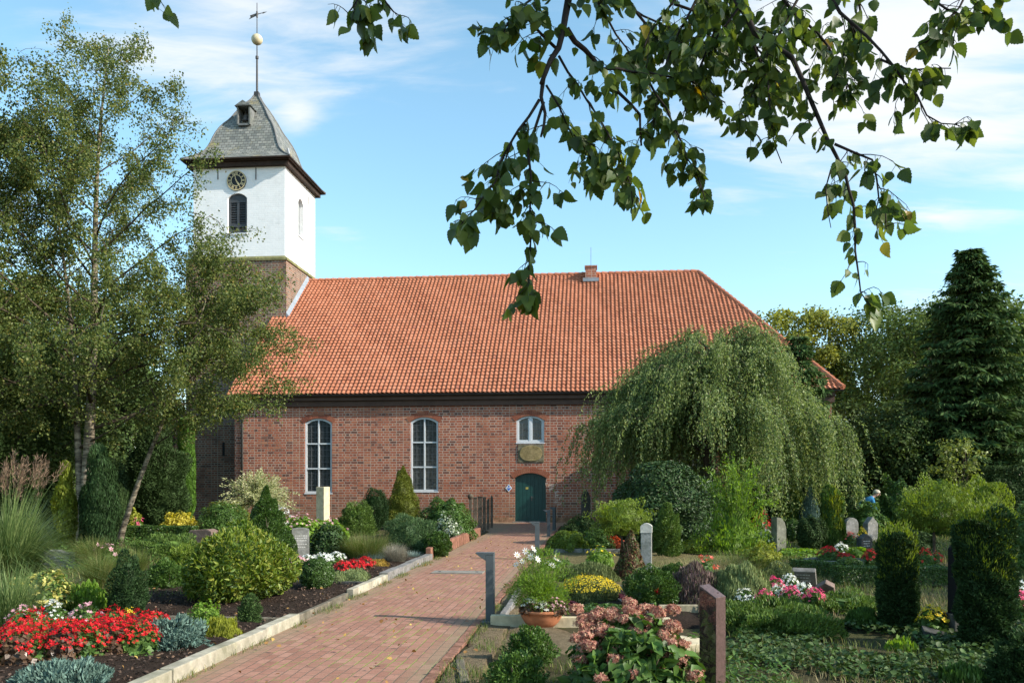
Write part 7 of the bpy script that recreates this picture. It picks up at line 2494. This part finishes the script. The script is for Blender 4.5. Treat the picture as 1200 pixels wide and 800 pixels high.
# ------------------------------------------------------------------ birch beside the camera whose twigs hang into the view
def overhanging():
    rng = np.random.default_rng(700)
    tx, ty = 3.6, .9
    o = thing('overhanging_birch', 'birch branch with dark toothed leaves hanging into the top of the view', 'tree', (tx, ty, 0))
    O = Vector((tx, ty, 0))
    w = MB(); trunk = [Vector((0, 0, -.3)), Vector((.03, 0, 2)), Vector((-.05, .05, 4.2)), Vector((.05, 0, 7)), Vector((0, 0, 11.5))]
    w.tube(trunk, [.24, .2, .17, .11, .02], 12); w.build('trunk', BIRCH_BARK, o, smooth=True)
    T = lambda pts, d0, d1: [at_d(p[0], p[1], d0 + (d1 - d0) * i / max(1, len(pts) - 1)) - O for i, p in enumerate(pts)]
    B = [  # traced boughs: points, depth at both ends, thickness at both ends, feed point above the picture
        ([(672, -60), (666, 0), (661, 36), (646, 72), (634, 98)], 2.45, 2.35, .014, .006, None, .25),
        ([(637, 90), (637, 135), (634, 158)], 2.36, 2.3, .0065, .003, None, .2),
        ([(664, 34), (686, 59), (704, 81), (727, 108), (749, 135), (751, 171)], 2.42, 2.6, .009, .003, None, .5),
        ([(637, 120), (619, 180), (623, 234), (621, 279), (619, 318), (621, 348)], 2.34, 2.3, .0045, .0014, None, 1.1),
        ([(632, 117), (596, 171), (578, 212), (556, 246), (540, 262)], 2.34, 2.25, .0045, .0014, None, 1.3),
        ([(655, 60), (614, 20), (592, 31), (560, 40)], 2.42, 2.3, .005, .0014, None, 1.0),
        ([(704, 81), (760, 85), (812, 96), (850, 120)], 2.5, 2.7, .005, .002, None, 1.2),
        ([(655, 66), (690, 118), (715, 160), (735, 200), (742, 240)], 2.45, 2.35, .004, .0014, None, 1.2),
        ([(640, 100), (668, 150), (690, 180), (700, 215)], 2.4, 2.5, .0035, .0014, None, 1.3),
        ([(600, 165), (588, 200), (575, 240)], 2.3, 2.4, .003, .0012, None, 1.2),
        ([(845, -60), (865, 0), (884, 40), (929, 68), (951, 117), (969, 162), (992, 203), (1001, 239), (1003, 293), (1007, 342), (1020, 361)], 2.6, 2.25, .012, .0012, None, .55),
        ([(978, 169), (1023, 189), (1032, 234), (1037, 268)], 2.3, 2.2, .004, .0014, None, 1.0),
        ([(960, -50), (974, 0), (996, 27), (1032, 58), (1059, 95), (1086, 135), (1120, 149)], 2.4, 2.2, .0065, .0014, None, .75),
        ([(1032, 70), (1068, 83), (1115, 80)], 2.3, 2.3, .0035, .0014, None, 1.0),
        ([(1060, -40), (1095, 0), (1127, 18), (1176, 16)], 2.3, 2.2, .005, .0014, None, .9),
        ([(760, 95), (780, 126), (800, 170), (815, 200), (826, 236)], 2.6, 2.5, .004, .0014, None, 1.1),
        ([(974, 198), (967, 221), (974, 266)], 2.3, 2.25, .0025, .001, None, 0.0),
        ([(880, 45), (900, 100), (905, 150), (915, 190)], 2.55, 2.5, .004, .0014, None, .9),
        ([(865, 10), (830, 60), (812, 100), (800, 140)], 2.55, 2.7, .004, .0014, None, 1.2),
        ([(780, -50), (792, 0), (760, 40), (748, 80)], 2.8, 2.75, .007, .002, None, 1.2),
        ([(720, -50), (735, 0), (770, 45), (800, 80), (838, 100)], 2.75, 2.9, .007, .002, None, 1.2),
        ([(900, -50), (915, 0), (960, 40), (990, 90), (1002, 120)], 2.75, 2.7, .007, .002, None, 1.1),
        ([(790, 5), (830, 20), (880, 50), (930, 100)], 2.8, 2.9, .005, .002, None, 1.2),
        ([(830, -40), (850, 15), (900, 40), (940, 30), (975, 55)], 2.9, 2.85, .005, .002, None, 1.2),
        ([(690, -50), (700, 0), (722, 40), (745, 75)], 2.6, 2.7, .006, .002, None, 1.3),
        ([(820, -50), (815, 0), (790, 50), (772, 100), (765, 150)], 2.7, 2.6, .006, .0014, None, 1.2),
        ([(930, -50), (935, 0), (902, 60), (882, 110), (872, 150)], 2.6, 2.55, .006, .0014, None, 1.1),
        ([(1000, -40), (1010, 20), (985, 70), (975, 105)], 2.5, 2.45, .005, .0014, None, 1.1),
        ([(740, 10), (800, 40), (870, 70), (930, 110)], 2.9, 2.8, .004, .0014, None, 1.3),
        ([(1150, -50), (1135, -10), (1110, 25), (1085, 50)], 2.4, 2.35, .005, .0014, None, 1.0),
        ([(880, -50), (850, 0), (835, 45), (825, 95)], 2.8, 2.75, .005, .0014, None, 1.3),
        ([(640, -50), (625, -5), (600, 20), (585, 50)], 2.4, 2.3, .005, .0014, None, 1.1),
        ([(448, -60), (440, -18), (420, 0), (406, 16)], 2.3, 2.25, .005, .0014, None, 1.2),
        ([(440, -20), (452, 4), (468, 20)], 2.3, 2.3, .0035, .0012, None, .6),
        ([(182, -60), (184, -20), (187, 12)], 2.6, 2.6, .004, .0008, None, .4),
        ([(120, -60), (124, -26)], 2.6, 2.6, .004, .0012, None, .4)]
    wood = MB(); leaves = []; Ds = []; Ls = []
    pet = MB()
    def leaf_on(p, d, big=1.0):
        a = rng.normal(0, 1, 3); dv = Vector(d) * .35 + Vector((a[0] * .5, a[1] * .5, -.75 + .25 * a[2])); dv.normalize()
        base = Vector(p) + dv * rng.uniform(.010, .02)
        pet.tube([p, base], [.0008, .0007], 3, cap=False)
        leaves.append(tuple(base)); Ds.append(tuple(dv)); Ls.append((rng.uniform(.035, .051) if rng.random() < .75 else rng.uniform(.02, .035)) * big)
    feeds = []
    for pts, d0, d1, r0, r1, _, dens in B:
        P = T(pts, d0, d1)
        # smooth
        Q_ = [P[0]]
        for a, b in zip(P[:-1], P[1:]):
            k = max(2, int((b - a).length / .05))
            for i in range(1, k + 1):
                Q_.append(a.lerp(b, i / k) + Vector(rng.normal(0, .0028, 3)))
        wood.tube(Q_, [r0 + (r1 - r0) * (i / (len(Q_) - 1)) ** .8 for i in range(len(Q_))], 7)
        if pts[0][1] < -15: feeds.append((P[0], r0))
        L = sum((b - a).length for a, b in zip(Q_[:-1], Q_[1:]))
        if dens <= 0: continue
        # leafy side twigs
        ns = int(L / .030 * dens)
        for s in range(ns):
            t = rng.uniform(.12, 1.0); p, d = along(Q_, min(t, .999))
            ln = rng.uniform(.04, .15) * (1.1 - .5 * t)
            sd_ = Vector((rng.normal() * .8, rng.normal() * .7, rng.normal() * .45 - .1)) + d * .6
            sp = limb_path(rng, p, sd_, ln, 4, .14, 0, .3)
            wood.tube(sp, [.0017, .0014, .0011, .0008, .0005], 4, cap=False)
            for j in range(int(2 + ln * 30)):
                q, dd = along(sp, min(.999, rng.uniform(.3, 1))); leaf_on(q, dd)
        for s in range(int(L / .026 * dens)):
            q, dd = along(Q_, min(.999, rng.uniform(.1, 1))); leaf_on(q, dd)
    # boughs leading from the trunk to the hanging ones, above the view
    for p, r0 in feeds:
        t0, _ = along(trunk, .42 + .1 * rng.random())
        mid = t0.lerp(p, .55) + Vector((0, 0, .9)); up = p + Vector((.05, -.02, .35))
        wood.tube([t0, t0.lerp(mid, .5) + Vector((0, 0, .25)), mid, mid.lerp(up, .6) + Vector((0, 0, .12)), up, p], [.04, .034, .028, .022, .016, r0], 7)
    wood.build('boughs', TWIG, o, smooth=True)
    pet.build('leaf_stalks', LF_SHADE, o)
    P = np.array(leaves); D = unit(np.array(Ds)); n = len(P)
    print('overhanging leaves', n)
    N = unit(rng.normal(0, 1, (n, 3)) + np.array([0, -.6, .2])); N = unit(N - D * np.sum(N * D, 1, keepdims=True))
    S = np.cross(D, N); L = np.array(Ls)[:, None]; W = L * rng.uniform(.74, .88, (n, 1))
    # ovate blade with a toothed edge, folded a little at the midrib
    prof = [(.0, .06), (.06, .55), (.16, .90), (.27, 1.0), (.33, .90), (.42, .93), (.48, .78), (.57, .79), (.63, .60), (.72, .58), (.78, .38), (.87, .27)]
    mid = [P, P + D * L * .27, P + D * L * .57, P + D * L * 1.0 - N * L * .10]
    vs = list(mid)
    fold = rng.uniform(.03, .16, (n, 1)); curl = rng.uniform(-.1, .18, (n, 1))
    for sg in (1, -1):
        for t, wv in prof:
            vs.append(P + D * L * t + S * sg * W * .5 * wv + N * (W * fold * wv - L * curl * t * t * .6))
    V = np.stack(vs, 1)
    a = [4 + i for i in range(12)]; b = [16 + i for i in range(12)]
    F = []
    for sgn, e in ((1, a), (-1, b)):
        f1 = [0] + e[0:4] + [1]; f2 = [1] + e[3:8] + [2]; f3 = [2] + e[7:12] + [3]
        for f in (f1, f2, f3): F.append(f if sgn > 0 else f[::-1])
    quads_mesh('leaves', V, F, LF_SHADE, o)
    # its own crown, above and behind the view
    K = 30; Ps = []
    for k in range(K):
        a_ = k * 2.4; zz = rng.uniform(4.6, 11.2); r = rng.uniform(.5, 2.6) * (1 - max(0, zz - 7) / 6)
        c = np.array([r * math.cos(a_), r * math.sin(a_) - .3, zz])
        Ps.append(c + rng.normal(0, 1, (420, 3)) * np.array([.55, .55, .42]))
    P = np.concatenate(Ps); n = len(P)
    quads_mesh('crown', leaf_quads(P, unit(rng.normal(0, .5, (n, 3)) - np.array([0, 0, .6])), unit(rng.normal(0, 1, (n, 3))), rng.uniform(.05, .08, n), rng.uniform(.04, .06, n)), 4, LF_BIRCH, o)


overhanging()

# trees standing to the right of the view; they shade the right half of the garden
clump_tree('broadleaf_tree', 'broad tree outside the view shading the right foreground', 14.2, 5.0, 5.6, 3.1, LF_OAK, 6500, 801, .15, 30, .2, .14)
clump_tree('broadleaf_tree', 'second tree outside the view shading the clipped yews', 18.2, 11.3, 8.4, 3.8, LF_OAK, 10000, 802, .15, 32, .2, .14)
clump_tree('broadleaf_tree', 'third tree outside the view beyond the right picture edge', 22.5, 18.5, 10.0, 4.2, LF_OAK, 14000, 803, .15, 34, .2, .14)
